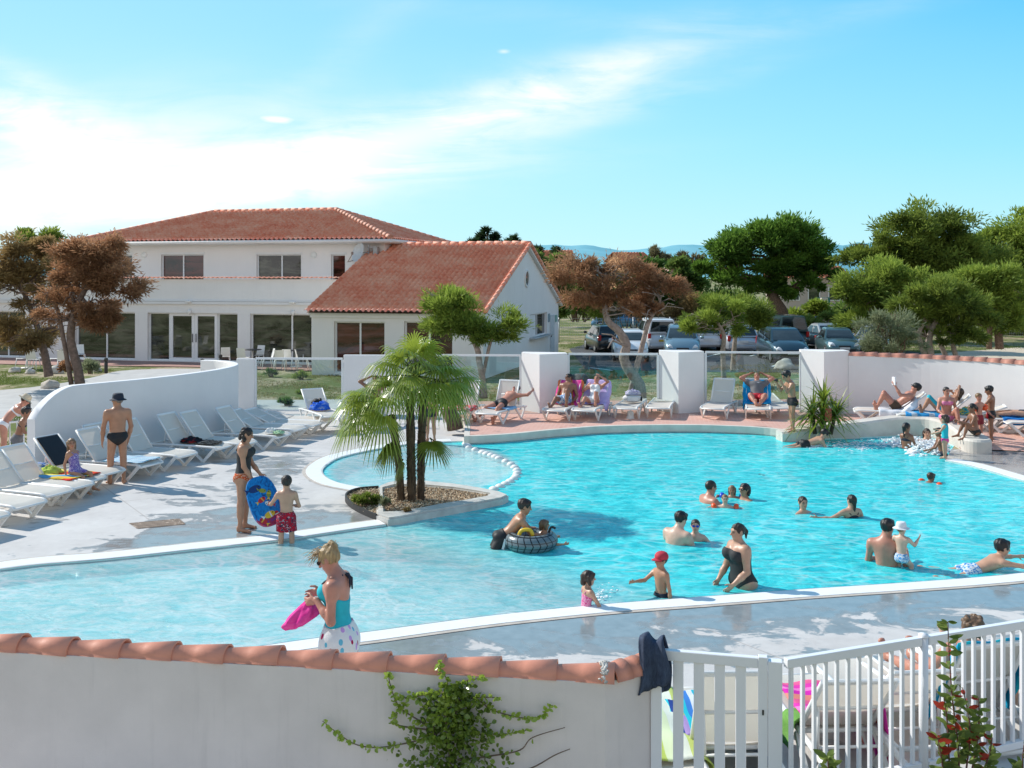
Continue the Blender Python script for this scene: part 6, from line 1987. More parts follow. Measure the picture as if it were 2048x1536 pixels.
def glass_screen(label, pxa, ya, pxb, yb, z0, z1, nsplit=1):
 a, b = on(pxa, ya), on(pxb, yb)
 root = empty('glass_screen', a, 0, label, 'glass screen', 'glass wind screens')
 d = b - a
 mb = MB(); mb.bar(V((0, 0, z1 - .03)), d + V((0, 0, z1 - .03)), .06, .06); mb.build('top_rail', M_alu, root)
 mb = MB(); mb.bar(V((0, 0, z0 + .10)), d + V((0, 0, z0 + .10)), .05, .05); mb.build('bottom_rail', M_alu, root)
 for f in (0.0, 1.0):
  mb = MB(); mb.box(d * f + V((0, -.002, (z0 + z1 - .06) / 2)), (.065, .062, z1 - z0 - .06)); mb.build('post', M_alu, root)
 mb = MB(); e = d.normalized() * .03
 mb.add([e + V((0, 0, z0 + .12)), d - e + V((0, 0, z0 + .12)), d - e + V((0, 0, z1 - .06)), e + V((0, 0, z1 - .06))], [(0, 1, 2, 3)])
 mb.build('pane', M_glass, root)
 return root
panel('plain white wall panel joining the curved wall to the first glass', 474, 29.35, 509, 29.35, 0, 1.62)
glass_screen('glass screen before the cafe, left of the white panel behind the palm', 511.5, 29.4, 685, 29.3, 0, 1.65)
panel('plain white wall panel behind the palm crown', 688, 29.25, 782, 29.2, 0, 1.74)
glass_screen('glass screen half hidden by the palm, left of the first angled pillar', 785, 29.3, 1041, 29.15, TZ, 1.76)
glass_screen('glass screen with the crooked grey trunk behind it', 1137, 28.9, 1316, 28.85, TZ, 1.82)
glass_screen('glass screen with two small pine trunks behind it', 1411, 28.8, 1601, 28.6, TZ, 1.88)
def pillar(label, pxs, ys, z1):
 a, c, b = [on(p, y) for p, y in zip(pxs, ys)]
 back = (a + b) / 2 + V((0, .35, 0))
 mb = MB()
 ring = [a, c, b, b + V((-.05, .4, 0)), a + V((.05, .35, 0))]
 for z in (TZ - .1, z1 - .015): pass
 vs = [p + V((0, 0, TZ - .1)) for p in ring] + [p + V((0, 0, z1)) for p in ring]
 n = 5
 mb.add(vs, [(i, (i + 1) % n, n + (i + 1) % n, n + i) for i in range(n)] + [tuple(range(n, 2 * n)), tuple(range(n))[::-1]])
 return tag(mb.build('angled_pillar', M_whiteb), label, 'pillar')
pillar('angled white pillar behind the man on the pink towel', (1043, 1079, 1135), (29.05, 28.35, 28.75), 1.82)
pillar('angled white pillar behind the empty flat loungers', (1318, 1357, 1408), (28.85, 28.2, 28.6), 1.89)
pillar('angled white pillar beside the spiky strap plant', (1602, 1648, 1699), (28.55, 27.9, 28.3), 1.93)
# wall with tiled coping at the right
rwl = smooth_line([V(p) for p in ((9.56, 28.35, 0), (11.4, 27.2, 0), (13.0, 25.45, 0), (14.4, 23.2, 0), (15.6, 20.4, 0))], 10)
mb = sweep(rwl, [(-.1, -.05), (-.1, 1.80), (.1, 1.80), (.1, -.05)])
rwall = tag(mb.build('tiled_wall', M_whiteb), 'curved white wall with terracotta coping at the right', 'wall')
def cap_tile_mesh(L, r0, r1, th=.014, n=9, seed=0):
 """half-round tile along +x, r0 at the covered end, r1 at the free end"""
 mb = MB(); vs = []
 for x, r in ((0, r0), (L * .5, (r0 + r1) / 2), (L, r1)):
  for k in range(n + 1):
   a = PI * k / n
   vs.append(V((x, r * math.cos(a), r * math.sin(a) * .95)))
  for k in range(n + 1):
   a = PI * k / n
   vs.append(V((x, (r - th) * math.cos(a), (r - th) * math.sin(a) * .95)))
 w = 2 * (n + 1)
 fs = []; sm = []
 for i in range(2):
  for k in range(n):
   fs.append((i * w + k, i * w + k + 1, (i + 1) * w + k + 1, (i + 1) * w + k))
   o = n + 1
   fs.append((i * w + o + k, (i + 1) * w + o + k, (i + 1) * w + o + k + 1, i * w + o + k + 1))
 mb.add(vs, fs, 0, True)
 for i in (0, 2):
  for k in range(n): mb.f.append([i * w + k, i * w + k + 1, i * w + n + 2 + k, i * w + n + 1 + k]); mb.m.append(0); mb.s.append(False)
 for i in range(2):
  for k in (0, n): mb.f.append([i * w + k, (i + 1) * w + k, (i + 1) * w + n + 1 + k, i * w + n + 1 + k]); mb.m.append(0); mb.s.append(False)
 return mb.mesh('cap_tile')
def lay_tiles(line, z, L, r0, r1, parent, m, seed=1, tilt=.035):
 """tiles end to end along a polyline, each its own part"""
 rr = random.Random(seed)
 seg = [0.0]
 for a, b in zip(line, line[1:]): seg.append(seg[-1] + (b - a).length)
 def at(d):
  d = max(0, min(seg[-1], d))
  for i in range(len(seg) - 1):
   if d <= seg[i + 1]: return line[i].lerp(line[i + 1], (d - seg[i]) / max(1e-6, seg[i + 1] - seg[i]))
  return line[-1]
 n = round(seg[-1] / L)
 me = cap_tile_mesh(L * 1.10, r0, r1); me.materials.append(m)
 for i in range(n):
  a, b = at(i * L), at((i + 1) * L)
  d = (b - a)
  o = bpy.data.objects.new('cap_tile', me); COL.objects.link(o); o.parent = parent
  o.location = a + V((0, 0, z + rr.uniform(-.004, .004)))
  o.rotation_euler = (rr.uniform(-.02, .02), -tilt * .3 + rr.uniform(-.01, .01), math.atan2(d.y, d.x) + rr.uniform(-.02, .02))
lay_tiles(rwl[:34], 1.79, .36, .105, .13, rwall, M_tilecap, 3)
# ------------------------------------------------------------------ foreground wall with big cap tiles
FA, FB, FC_ = V((-4.35, 7.77, 0)), V((.665, 7.14, 0)), V((1.0, 7.36, 0))
fl_ = [FA, FB, FC_]
mb = sweep([FA, FB, FC_], [(-.095, -.6), (-.095, 1.145), (.095, 1.145), (.095, -.6)])
fwall = tag(mb.build('foreground_wall', M_fore), 'grey white foreground wall capped with terracotta half-round tiles', 'wall')
M_tilef = mat('cap_terracotta_near', (.68, .27, .17), .55, .2, 3.5, .12, 90, streak=.18)
dF = (FB - FA)
Ltile = .411
lay_tiles([FB - dF.normalized() * Ltile * 12.93, FB + dF.normalized() * .02], 1.142, Ltile, .082, .113, fwall, M_tilef, 5)
# short angled run to the gate: three overlapping tiles
lay_tiles([FB + V((.03, .0, 0)), FC_ + V((.02, .01, 0))], 1.142, .125, .098, .112, fwall, M_tilef, 8)
mo = MB(); rr = random.Random(3)
for i in range(170):
 a = rr.uniform(.05, PI - .05); r = .104
 p = FB + V((-.005 + rr.gauss(0, .016), -r * math.cos(a) * 1.0, 1.142 + r * math.sin(a)))
 k_ = rr.uniform(.006, .015)
 mo.sphere(p, (k_ * rr.uniform(.7, 1.6), k_, k_ * rr.uniform(.6, 1.2)), 5, 4)
mo.build('mortar', mat('mortar_grey', (.50, .48, .44), .95, .35, 30, .6, 80), fwall)
# ------------------------------------------------------------------ white gate and fence
GA, GB = V((1.03, 7.26, 0)), V((1.90, 7.06, 0))
gate = empty('gate', GA, 0, 'white slatted gate beside the foreground wall', 'gate')
gd = GB - GA; gu = gd.normalized(); gang = math.atan2(gd.y, gd.x); Lg = gd.length
def gb(name, x0, x1, z0, z1, th=.045, y=0.0, bev=.004, m=M_metalw, par=None):
 mb = MB(); mb.box(gu * ((x0 + x1) / 2) + V((-gu.y, gu.x, 0)) * y + V((0, 0, (z0 + z1) / 2)), (x1 - x0, th, z1 - z0), gang, bev)
 return mb.build(name, m, par or gate)
gb('post', -.02, .055, -.4, 1.30, .06)
gb('post', .735, .80, -.4, 1.318, .06); hp = gb('post', .803, .90, -.4, 1.295, .075)
gb('top_rail', .056, .734, 1.235, 1.308, .05)
gb('bottom_rail', .056, .734, .12, .19, .05)
for c in (.175, .322, .468, .615): gb('slat', c - .037, c + .037, .19, 1.236, .022)
lk = MB(); lk.box(gu * .768 + V((gu.y, -gu.x, 0)) * .033 + V((0, 0, .93)), (.012, .006, .035), gang); lk.build('keyhole', M_dark, gate)
FS, FE = V((1.925, 7.035, 0)), V((6.2, 8.67, 0))
fence = empty('picket_fence', FS, 0, 'white metal picket fence along the right foreground', 'fence')
fd = (FE - FS).normalized(); fang = math.atan2(fd.y, fd.x); Lf = (FE - FS).length
def fb(name, x0, x1, z0, z1, th, bev=.003, y=0.0):
 mb = MB(); mb.box(fd * ((x0 + x1) / 2) + V((-fd.y, fd.x, 0)) * y + V((0, 0, (z0 + z1) / 2)), (x1 - x0, th, z1 - z0), fang, bev)
 return mb.build(name, M_metalw, fence)
for a, b in ((0, 1.20), (1.265, 2.9), (2.965, Lf)):
 fb('top_rail', a, b, 1.255, 1.318, .05); fb('bottom_rail', a, b, .33, .385, .045)
for x in (1.2325, 2.9325):
 mb = MB(); mb.tube([fd * x + V((0, 0, .1)), fd * x + V((0, 0, 1.315))], .034, 12); mb.lathe([(.038, 0), (.036, .02), (.001, .03)], fd * x + V((0, 0, 1.315)), 12); mb.build('post', M_metalw, fence)
x = .045
while x < Lf:
 if not any(abs(x - q) < .05 for q in (1.2325, 2.9325)): fb('picket', x - .013, x + .013, .385, 1.256, .030)
 x += .0985
M_ledge = mat('ledge_concrete', (.52, .51, .49), .85, .1, 4, .2, 60)
lw = MB(); lw.bar(V((1.95, 7.02, .02)), FE + V((0, 0, .02)), .26, .48, bev=.01)
tag(lw.build('low_wall', M_ledge), 'low concrete kerb wall under the white picket fence', 'wall')
# jeans slung over the gate post
def denim():
 m, t, bs = new_mat('denim')
 tc = t.node('ShaderNodeTexCoord').outputs['Object']
 n = t.noise(tc, 9, 5); w_ = t.noise(t.mapping(tc, scale=(160, 160, 30)), 1, 2)
 t.put(bs.inputs['Base Color'], t.mix(.3, t.ramp(n, [(.3, (.012, .020, .045)), (.75, (.055, .085, .15))]), t.ramp(w_, [(.3, (.01, .015, .03)), (.7, (.10, .13, .2))])))
 bs.inputs['Roughness'].default_value = .9
 return m
M_denim = denim()
jr = MB()
def jfold(u, v):
 # u around the post top front to back, v across the width
 s_ = (u - .5) * 2
 w_ = (v - .5)
 x = w_ * (.17 + .06 * abs(s_)) + .02 * math.sin(u * 9)
 d = abs(s_)
 z = 1.40 - .50 * max(0, d - .12) * (1.05 if s_ < 0 else .8) - .03 * abs(w_) * (1 - d) + .03 * math.sin(v * 7) * (1 - d)
 y = -.085 * math.tanh(s_ * -4) * -1 * 1.0
 y += .016 * math.sin(v * 9 + u * 4) * (.3 + d) + .006 * math.sin(v * 27 + u * 9)
 return GA + gu * (x + .0) + V((gu.y, -gu.x, 0)) * (-y) + V((0, 0, z + .05 * (v - .5) * d * 2 + .008 * math.sin(v * 13 + u * 6)))
jr.grid(jfold, 26, 22)
jo = jr.build('hung_jeans', M_denim)
md = jo.modifiers.new('thick', 'SOLIDIFY'); md.thickness = .012
tag(jo, 'dark blue jeans slung over the gate post', 'jeans')
# ------------------------------------------------------------------ sun loungers
M_slingw = mat('lounger_sling', (.80, .76, .69), .6, .03, 4, .08, 300)
t = NT(M_slingw.node_tree); trl = t.node('ShaderNodeBsdfTranslucent'); trl.inputs[0].default_value = (.80, .70, .58, 1)
mxs = t.node('ShaderNodeMixShader'); mxs.inputs[0].default_value = .32
t.l.new(t.n['Principled BSDF'].outputs[0], mxs.inputs[1]); t.l.new(trl.outputs[0], mxs.inputs[2]); t.l.new(mxs.outputs[0], t.n['Material Output'].inputs[0])
def make_lounger():
 root = empty('sun_lounger')
 w_ = .31
 mb = MB()
 for s in (-1, 1):
  mb.tube(smooth_line([(s * w_, .05, .30), (s * w_, .5, .325), (s * w_, 1.2, .335), (s * w_, 1.70, .335), (s * w_, 1.84, .325), (s * w_, 1.90, .285)], 3), .026, 8)
 for y, z in ((.06, .30), (.74, .31), (1.895, .29)): mb.tube([(-w_, y, z), (w_, y, z)], .022, 8)
 mb.build('frame', M_plastic, root)
 MB().grid(lambda u, v: V(((v - .5) * .60, .72 + u * 1.17, .352 - .02 * (1 - (2 * v - 1) ** 2) * (u < .97) - (.05 * max(0, (u - .9) / .1) ** 2))), 12, 6).build('seat', M_slingw, root)
 for s in (-1, 1):
  for a, b, c in (((1.86, .31), (1.56, .012), (1.18, .31)), ((.16, .30), (.40, .012), (.74, .30))):
   mb = MB()
   mb.bar((s * .325, a[0], a[1]), (s * .325, b[0], b[1]), .035, .06, (0, 1, 0)); mb.bar((s * .325, b[0] + .02, b[1] + .0), (s * .325, c[0], c[1]), .034, .05, (0, 1, 0))
   mb.box((s * .325, b[0], .012), (.045, .09, .024), bev=.006)
   mb.build('leg', M_plastic, root)
 bk = empty('backrest', (0, .74, .345), 0, parent=root)
 mb = MB()
 MB().grid(lambda u, v: V(((v - .5) * .58, -u * .74, .005 - .02 * (1 - (2 * v - 1) ** 2) * math.sin(PI * u))), 8, 6).build('back_sling', M_slingw, bk)
 for s in (-1, 1): mb.tube([(s * .29, 0, 0), (s * .29, -.40, .0), (s * .29, -.76, .0)], .022, 8)
 mb.bar((-.29, -.75, 0), (.29, -.75, 0), .05, .028, bev=.006); mb.tube([(-.29, -.36, -.018), (.29, -.36, -.018)], .016, 6)
 mb.build('back_frame', M_plastic, bk)
 st = MB();
 for s in (-1, 1): st.tube([(s * .24, -.38, -.015), (s * .25, -.16, -.24)], .013, 6)
 st.tube([(-.25, -.16, -.24), (.25, -.16, -.24)], .013, 6)
 st.build('support_bar', M_plastic, bk)
 return root
LOUNGER0 = make_lounger()
_lfirst = [True]
LOUN = {}
def lounger(key, foot, theta, ang, label, group=None, z=0.0):
 """foot: world point under the foot end; local +y points to the foot end"""
 o = LOUNGER0 if _lfirst[0] else copy_tree(LOUNGER0)
 _lfirst[0] = False
 th = R(theta)
 d = V((-math.sin(th), math.cos(th), 0))
 o.location = V((foot.x, foot.y, z)) - d * 1.9
 o.rotation_euler = (0, 0, th)
 tag(o, label, 'sun lounger', group)
 for ch in o.children:
  if ch.name.startswith('backrest'):
   ch.rotation_euler = (-R(ang), 0, 0)
 LOUN[key] = (o.location.copy(), d, V((math.cos(th), math.sin(th), 0)), z, ang, theta)
 return o
def lpt(key, x, y, h=0.0):
 """point on a lounger: x across, y along from the head end, h above the seat"""
 loc, d, r, z, ang, th = LOUN[key]
 if y < .74:
  q = .74 - y
  return loc + d * (.74 - q * math.cos(R(ang))) + r * x + V((0, 0, .36 + q * math.sin(R(ang)) + h))
 return loc + d * y + r * x + V((0, 0, .36 + h))
gl_ = 'loungers in a row along the curved wall'
for key, px, py, th, ang, lab in (
  ('a', 659, 837, -104, 8, 'flat white lounger at the far end of the curved wall row'),
  ('b', 632, 845, -106, 22, 'white lounger second from the far end of the wall row, slightly raised'),
  ('c', 600, 854, -107, 28, 'white lounger third from the far end of the curved wall row'),
  ('d', 567, 867, -109, 48, 'white lounger with a white cap and green cloth on its foot'),
  ('e', 497, 882, -110, 52, 'white lounger just behind the woman with the bodyboard'),
  ('f', 451, 889, -111, 54, 'white lounger with dark clothes spread across its middle'),
  ('g', 375, 905, -111, 54, 'bare white lounger right of the man in the bucket hat'),
  ('C', 312, 912, -111, 50, 'white lounger close behind the one with the striped towel'),
  ('D', 304, 923, -111, 50, 'white lounger carrying a blue and white striped towel'),
  ('E', 226, 939, -112, 46, 'white lounger with a black cover on its raised back'),
  ('F', 186, 954, -112, 8, 'lounger with a multicoloured towel, the little girl sits on it'),
  ('G', 161, 967, -112, 50, 'white lounger nearest in front of the sitting girl'),
  ('H', 120, 980, -112, 46, 'white lounger third from the bottom left of the row'),
  ('I', 62, 1003, -113, 44, 'white lounger half cut by the left frame edge'),
  ('J', -15, 1030, -113, 44, 'white lounger showing only its shadow at the left frame edge')):
 p = G(px, py, .36)
 lounger(key, p, th, ang, lab, gl_)
gr_ = 'loungers on the pink terrace'
for key, px, py, th, ang, lab in (
  ('r0', 668, 828, -150, 40, 'white lounger with a blue bag on it, before the first glass screen'),
  ('r1', 722, 824, 172, 55, 'white lounger behind the palm, a man lies on it with folded arms'),
  ('r2', 905, 822, 165, 62, 'white lounger with the red patterned towel, next to the stump'),
  ('r3', 972, 823, 155, 66, 'white lounger with high back, man in black trunks across it'),
  ('r4', 1107, 817, 160, 52, 'white lounger with the pink towel, left of the first pillar gap'),
  ('r5', 1166, 817, 160, 52, 'white lounger with the lilac towel under a sunbathing woman'),
  ('r6', 1250, 813, 164, 0, 'flat white lounger with a white bag on it'),
  ('r7', 1316, 812, 166, 0, 'empty flat white lounger in front of the middle pillar'),
  ('r8', 1424, 813, 156, 55, 'empty lounger with its back raised, right of the middle pillar'),
  ('r9', 1517, 814, 168, 55, 'lounger with a blue towel under the man in a grey t-shirt'),
  ('r10', 1566, 812, 182, 10, 'flat lounger half hidden by the strap plant')):
 p = G(px, py, TZ + .36)
 lounger(key, p, th, ang, lab, gr_, TZ)
for key, px, py, th, ang, lab in (
  ('r11', 1708, 816, 74, 38, 'white lounger under the reading man, leftmost along the tiled wall'),
  ('r12', 1794, 823, 70, 42, 'white lounger of the woman in a blue bikini'),
  ('r13', 1850, 825, 72, 20, 'white lounger behind the seated woman at the wave wall'),
  ('r14', 1966, 832, 74, 44, 'white lounger behind the standing boy, long haired sunbather on it'),
  ('r15', 2010, 839, 76, 10, 'flat white lounger at the right frame edge by the tiled wall')):
 p = G(px, py, TZ + .36)
 lounger(key, p, th, ang, lab, gr_, TZ)
gn_ = 'loungers behind the white fence'
for key, x, y, th, ang, lab in (
  ('n1', 1.06, 9.15, 3, 0, 'flat lounger behind the gate, covered by a lime green towel'),
  ('n2', 1.66, 9.02, 2, 64, 'lounger with a tall beige back seen through the gate slats'),
  ('n3', 2.58, 9.32, 3, 48, 'lounger with a blue towel at its left side, behind the fence'),
  ('n4', 3.14, 9.70, 6, 42, 'lounger next to the pink towel, feet of a sunbather on it'),
  ('n5', 3.62, 9.62, 12, 62, 'lounger with a blue towel over its back and a curly haired sunbather'),
  ('n6', 4.35, 10.05, 10, 40, 'lounger at the right frame edge under the person in jeans')):
 lounger(key, V((x, y, 0)), th, ang, lab, gn_)
# ------------------------------------------------------------------ towels, bags and small things
def towel_mat(name, cols, scale=14, axis=0, kind='stripe'):
 if name in _MC: return _MC[name]
 m, t, bs = new_mat(name)
 tc = t.node('ShaderNodeTexCoord').outputs['Generated']
 if kind == 'stripe':
  s = t.node('ShaderNodeSeparateXYZ', ins={0: tc}).outputs[axis]
  f = t.math('FRACT', t.math('MULTIPLY', s, scale))
  c = t.ramp(f, [(i / len(cols), cc) for i, cc in enumerate(cols)], 'CONSTANT')
 elif kind == 'dots':
  vo = t.node('ShaderNodeTexVoronoi', ins={'Vector': tc}); vo.inputs['Scale'].default_value = scale; vo.inputs['Randomness'].default_value = .8
  spot = t.math('LESS_THAN', vo.outputs['Distance'], .36)
  sp2 = t.node('ShaderNodeSeparateColor', ins={0: vo.outputs['Color']})
  c = t.mix(spot, cols[0], t.ramp(sp2.outputs[0], [(i / (len(cols) - 1), cc) for i, cc in enumerate(cols[1:])], 'CONSTANT'))
 else:
  n = t.noise(tc, scale, 3, .6, 1.2)
  c = t.ramp(n, [(.30 + .4 * i / max(1, len(cols) - 1), cc) for i, cc in enumerate(cols)], 'CONSTANT' if kind == 'print' else 'LINEAR')
 t.put(bs.inputs['Base Color'], c); bs.inputs['Roughness'].default_value = .9
 bs.inputs['Specular IOR Level'].default_value = .1
 ob = t.node('ShaderNodeTexCoord').outputs['Object']
 t.put(bs.inputs['Normal'], t.bump(t.noise(ob, 120, 3), .35, .01))
 _MC[name] = m
 return m
def draped(name, label, cat, key, y0, y1, m, w=.62, side=0.0, over=.0, seed=0, lift=.012, wr=.018, shift=0.0, group=None):
 """towel lying along a lounger from y0 to y1, hanging over its sides"""
 rr = random.Random(seed); ph = rr.random() * 6
 org = lpt(key, shift, (y0 + y1) / 2)
 def fn(u, v):
  x = (v - .5) * (w + 2 * over) + side + shift
  y = y0 + (y1 - y0) * u
  h = lift + wr * (math.sin(x * 17 + ph + y * 4) * .5 + math.sin(y * 15 + ph * 2 + x * 3) * .5 + .6) * .8
  xx = x; lim = .335
  if abs(x) > lim:
   h -= (abs(x) - lim) * .95; xx = math.copysign(lim + .02 + (abs(x) - lim) * .15 + .012 * math.sin(y * 20 + ph), x)
  return lpt(key, xx, y, h) - org
 mb = MB(); mb.grid(fn, 26, 20)
 o = mb.build(name, m, loc=org)
 md = o.modifiers.new('thick', 'SOLIDIFY'); md.thickness = .010; md.offset = 1
 return tag(o, label, cat, group)
def crumple(name, label, cat, c, r, m, seed=0, res=16):
 """soft heap of cloth resting at c"""
 mb = MB(); n, k = res, res * 2
 vs = []
 for i in range(n + 1):
  th = PI * .5 * i / n
  for j in range(k):
   a = 2 * PI * j / k
   q = V((math.sin(th) * math.cos(a), math.sin(th) * math.sin(a), math.cos(th)))
   f = 1 + .42 * noise.noise(q * 2.1 + V((seed * 3.1, 0, 0))) + .16 * noise.noise(q * 5.3 + V((0, seed, 0)))
   vs.append(V((q.x * r[0] * f, q.y * r[1] * f, max(0, q.z * r[2] * f * (1 + .3 * noise.noise(q * 4 + V((seed, 5, 1))))))))
 fs = [(i * k + j, (i + 1) * k + j, (i + 1) * k + (j + 1) % k, i * k + (j + 1) % k) for i in range(n) for j in range(k)]
 mb.add(vs, fs, 0, True)
 return tag(mb.build(name, m, loc=c), label, cat)
T_ = towel_mat
draped('towel', 'blue and white striped towel spread on a lounger by the wall', 'towel', 'D', .95, 1.82, T_('tw_bluewhite', [(.75, .77, .78), (.06, .28, .50), (.75, .77, .78), (.12, .45, .62)], 6, 1), .6, over=.03, seed=1)
draped('towel', 'long multicoloured towel under the sitting girl', 'towel', 'F', .25, 1.75, T_('tw_multi', [(.75, .06, .04), (.80, .55, .08), (.12, .35, .60), (.80, .70, .15), (.75, .12, .05)], 2.2, 1), .62, over=.05, seed=2)
crumple('towel', 'lime green towel crumpled behind the sitting girl', 'towel', lpt('F', .05, .95, .015), (.19, .13, .12), T_('tw_lime', [(.40, .52, .08), (.50, .60, .14)], 4, kind='n'), 3)
crumple('clothes', 'small heap of blue and white clothes on the multicoloured towel', 'clothes', lpt('F', -.1, .45, .02), (.16, .12, .08), T_('tw_bl', [(.08, .2, .5), (.7, .7, .72), (.5, .05, .05)], 5, kind='print'), 4)
draped('back_cover', 'black cover stretched over a raised lounger back', 'cover', 'E', .02, .72, mat('black_sling', (.010, .012, .018), .7), .50, lift=.018, wr=.002)
crumple('clothes', 'dark clothes with a red patch strewn on a lounger', 'clothes', lpt('f', .0, 1.0, .012), (.26, .22, .09), T_('tw_darkred', [(.012, .012, .015), (.02, .02, .03), (.35, .03, .03), (.015, .015, .02)], 3, kind='print'), 5)
crumple('clothes', 'dark patterned cloth laid across the same lounger as the red clothes', 'clothes', lpt('f', .0, 1.45, .012), (.24, .26, .05), T_('tw_dk2', [(.015, .017, .02), (.10, .11, .11), (.02, .02, .03)], 9, kind='print'), 6)
crumple('cap', 'white cap left on a lounger foot by the curved wall', 'cap', lpt('d', .05, 1.58, .012), (.12, .11, .11), mat('white_cloth', (.75, .76, .74), .85), 7)
crumple('towel', 'pale green cloth beside the white cap on a lounger', 'towel', lpt('d', .02, 1.78, .008), (.13, .16, .06), mat('pale_green_cloth', (.35, .55, .32), .85), 8)
crumple('bag', 'bright blue bag on the lounger before the first glass screen', 'bag', lpt('r0', .05, .95, .01), (.24, .18, .20), T_('tw_bag', [(.01, .06, .45), (.02, .12, .62), (.35, .45, .55)], 3, kind='n'), 9)
crumple('clothes', 'black clothing tossed on top of the blue bag lounger', 'clothes', lpt('r0', .0, .62, .05), (.14, .12, .14), M_black, 10)
draped('towel', 'red and black patterned towel spread on a lounger by the stump', 'towel', 'r2', .78, 1.75, T_('tw_red', [(.55, .03, .06), (.55, .03, .06), (.75, .55, .55), (.03, .02, .03), (.6, .05, .08)], 5, kind='print'), .62, over=.10, seed=3)
draped('towel', 'pink towel with orange edge over a lounger back', 'towel', 'r4', .0, 1.0, T_('tw_pink', [(.75, .06, .30), (.80, .14, .38), (.75, .06, .30), (.75, .2, .08)], 3), .62, over=.16, seed=4)
draped('towel', 'lilac towel over the back of the sunbathing woman\'s lounger', 'towel', 'r5', .0, 1.0, T_('tw_lilac', [(.50, .38, .70), (.62, .50, .78)], 5, kind='n'), .62, over=.22, seed=5)
draped('towel', 'small light blue towel under the man in black trunks', 'towel', 'r3', .78, 1.3, T_('tw_lb', [(.25, .48, .72), (.35, .55, .75)], 4, kind='n'), .6, over=.10, seed=6)
draped('towel', 'bright blue towel under the man in the grey t-shirt', 'towel', 'r9', .05, 1.25, T_('tw_blue', [(.01, .26, .60), (.02, .36, .70)], 4, kind='n'), .62, over=.24, seed=7)
draped('towel', 'white towel hanging from the reading man\'s lounger', 'towel', 'r11', .25, 1.3, mat('towel_white', (.74, .76, .80), .9), .62, over=.22, seed=8)
draped('towel', 'blue towel under the woman in the blue bikini', 'towel', 'r12', .7, 1.7, T_('tw_b2', [(.03, .25, .55), (.4, .5, .6), (.04, .3, .6)], 3), .62, over=.12, seed=9)
draped('towel', 'blue towel on the lounger behind the standing boy', 'towel', 'r14', .8, 1.5, T_('tw_b3', [(.02, .14, .45), (.02, .2, .5)], 3, kind='n'), .62, over=.2, seed=10)
crumple('towel', 'teal and yellow towel heaped behind the seated woman', 'towel', lpt('r13', .0, .9, .01), (.28, .2, .16), T_('tw_teal', [(.02, .35, .42), (.55, .5, .1), (.02, .3, .5)], 4, kind='print'), 11)
bg_ = MB(); bg_.sphere((0, 0, .11), (.27, .17, .12), 18, 10); bg_.box((0, -.155, .10), (.30, .03, .13), bev=.012)
bgo = tag(bg_.build('sports_bag', mat('bag_white', (.62, .62, .62), .6), loc=lpt('r6', -.04, .95, .01)), 'white and grey sports bag on the flat lounger', 'bag')
MB().tube(smooth_line([(-.15, -.05, .20), (-.06, -.06, .30), (.08, -.06, .30), (.16, -.05, .20)], 4), .014, 6).build('handle', M_black, bgo)
MB().sphere((.25, -.03, .09), (.035, .10, .07), 8, 6).build('end_pocket', M_black, bgo)
crumple('towel', 'lilac and white cloth bunched on the sports bag', 'towel', lpt('r6', -.06, .93, .225), (.22, .15, .12), T_('tw_lw', [(.55, .55, .62), (.30, .28, .45), (.65, .66, .68)], 5, kind='print'), 12)
crumple('plastic_bag', 'white plastic bag on the terrace under the flat lounger', 'bag', lpt('r6', -.1, 1.6, -.36), (.10, .10, .20), mat('plastic_bag', (.62, .65, .66), .35), 13)
# behind the fence
draped('towel', 'lime green and white towel spread behind the gate', 'towel', 'n1', .25, 1.75, T_('tw_limegate', [(.45, .55, .12), (.62, .70, .45), (.66, .70, .60), (.52, .60, .18)], 2.2), .62, over=.22, seed=11, wr=.03)
draped('towel', 'blue striped towel draped on a lounger behind the fence', 'towel', 'n2', .80, 1.65, T_('tw_sea', [(.02, .42, .55), (.02, .05, .22), (.35, .25, .5), (.03, .5, .6), (.05, .2, .55), (.6, .65, .7)], 3), .62, over=.32, seed=12, wr=.03, shift=.15)
draped('towel', 'grass green towel hanging beside the blue striped one', 'towel', 'n3', .62, 1.0, T_('tw_grass', [(.13, .30, .06), (.2, .4, .1)], 3, kind='n'), .30, over=.22, seed=13, shift=-.22)
draped('towel', 'magenta and coral towel over a lounger side behind the fence', 'towel', 'n3', .50, 1.55, T_('tw_mag', [(.70, .05, .38), (.75, .12, .28), (.78, .25, .2), (.65, .03, .40), (.8, .2, .5)], 2.4, 1), .34, over=.34, seed=14, shift=.26, wr=.03)
draped('towel', 'turquoise and blue towel over the curly haired sunbather\'s lounger back', 'towel', 'n5', -.02, .72, T_('tw_turq', [(.01, .28, .48), (.02, .50, .62), (.01, .30, .5)], 2.5), .64, over=.16, seed=15, lift=.02)
# ------------------------------------------------------------------ cafe chairs and tables
def make_chair():
 root = empty('cafe_chair')
 MB().grid(lambda u, v: V(((u - .5) * .44, (v - .5) * .44, .455 - .02 * math.cos((v - .5) * 2.4))), 5, 5).build('seat', M_plastic, root)
 MB().grid(lambda u, v: V(((u - .5) * (.42 - .03 * v), -.21 - .10 * v - .03 * (1 - (2 * u - 1) ** 2), .46 + v * .42)), 6, 5).build('backrest', M_plastic, root)
 for sx in (-1, 1):
  for sy in (-1, 1):
   MB().tube([(sx * .19, sy * .18, .45), (sx * .235, sy * .27, 0)], [.020, .015], 7).build('leg', M_plastic, root)
 return root
ch0 = make_chair(); ch1 = [True]
def chair(px, py, rz, label):
 o = ch0 if ch1[0] else copy_tree(ch0); ch1[0] = False
 o.location = G(px, py, .02); o.rotation_euler = (0, 0, R(rz))
 tag(o, label, 'chair', 'white cafe chairs')
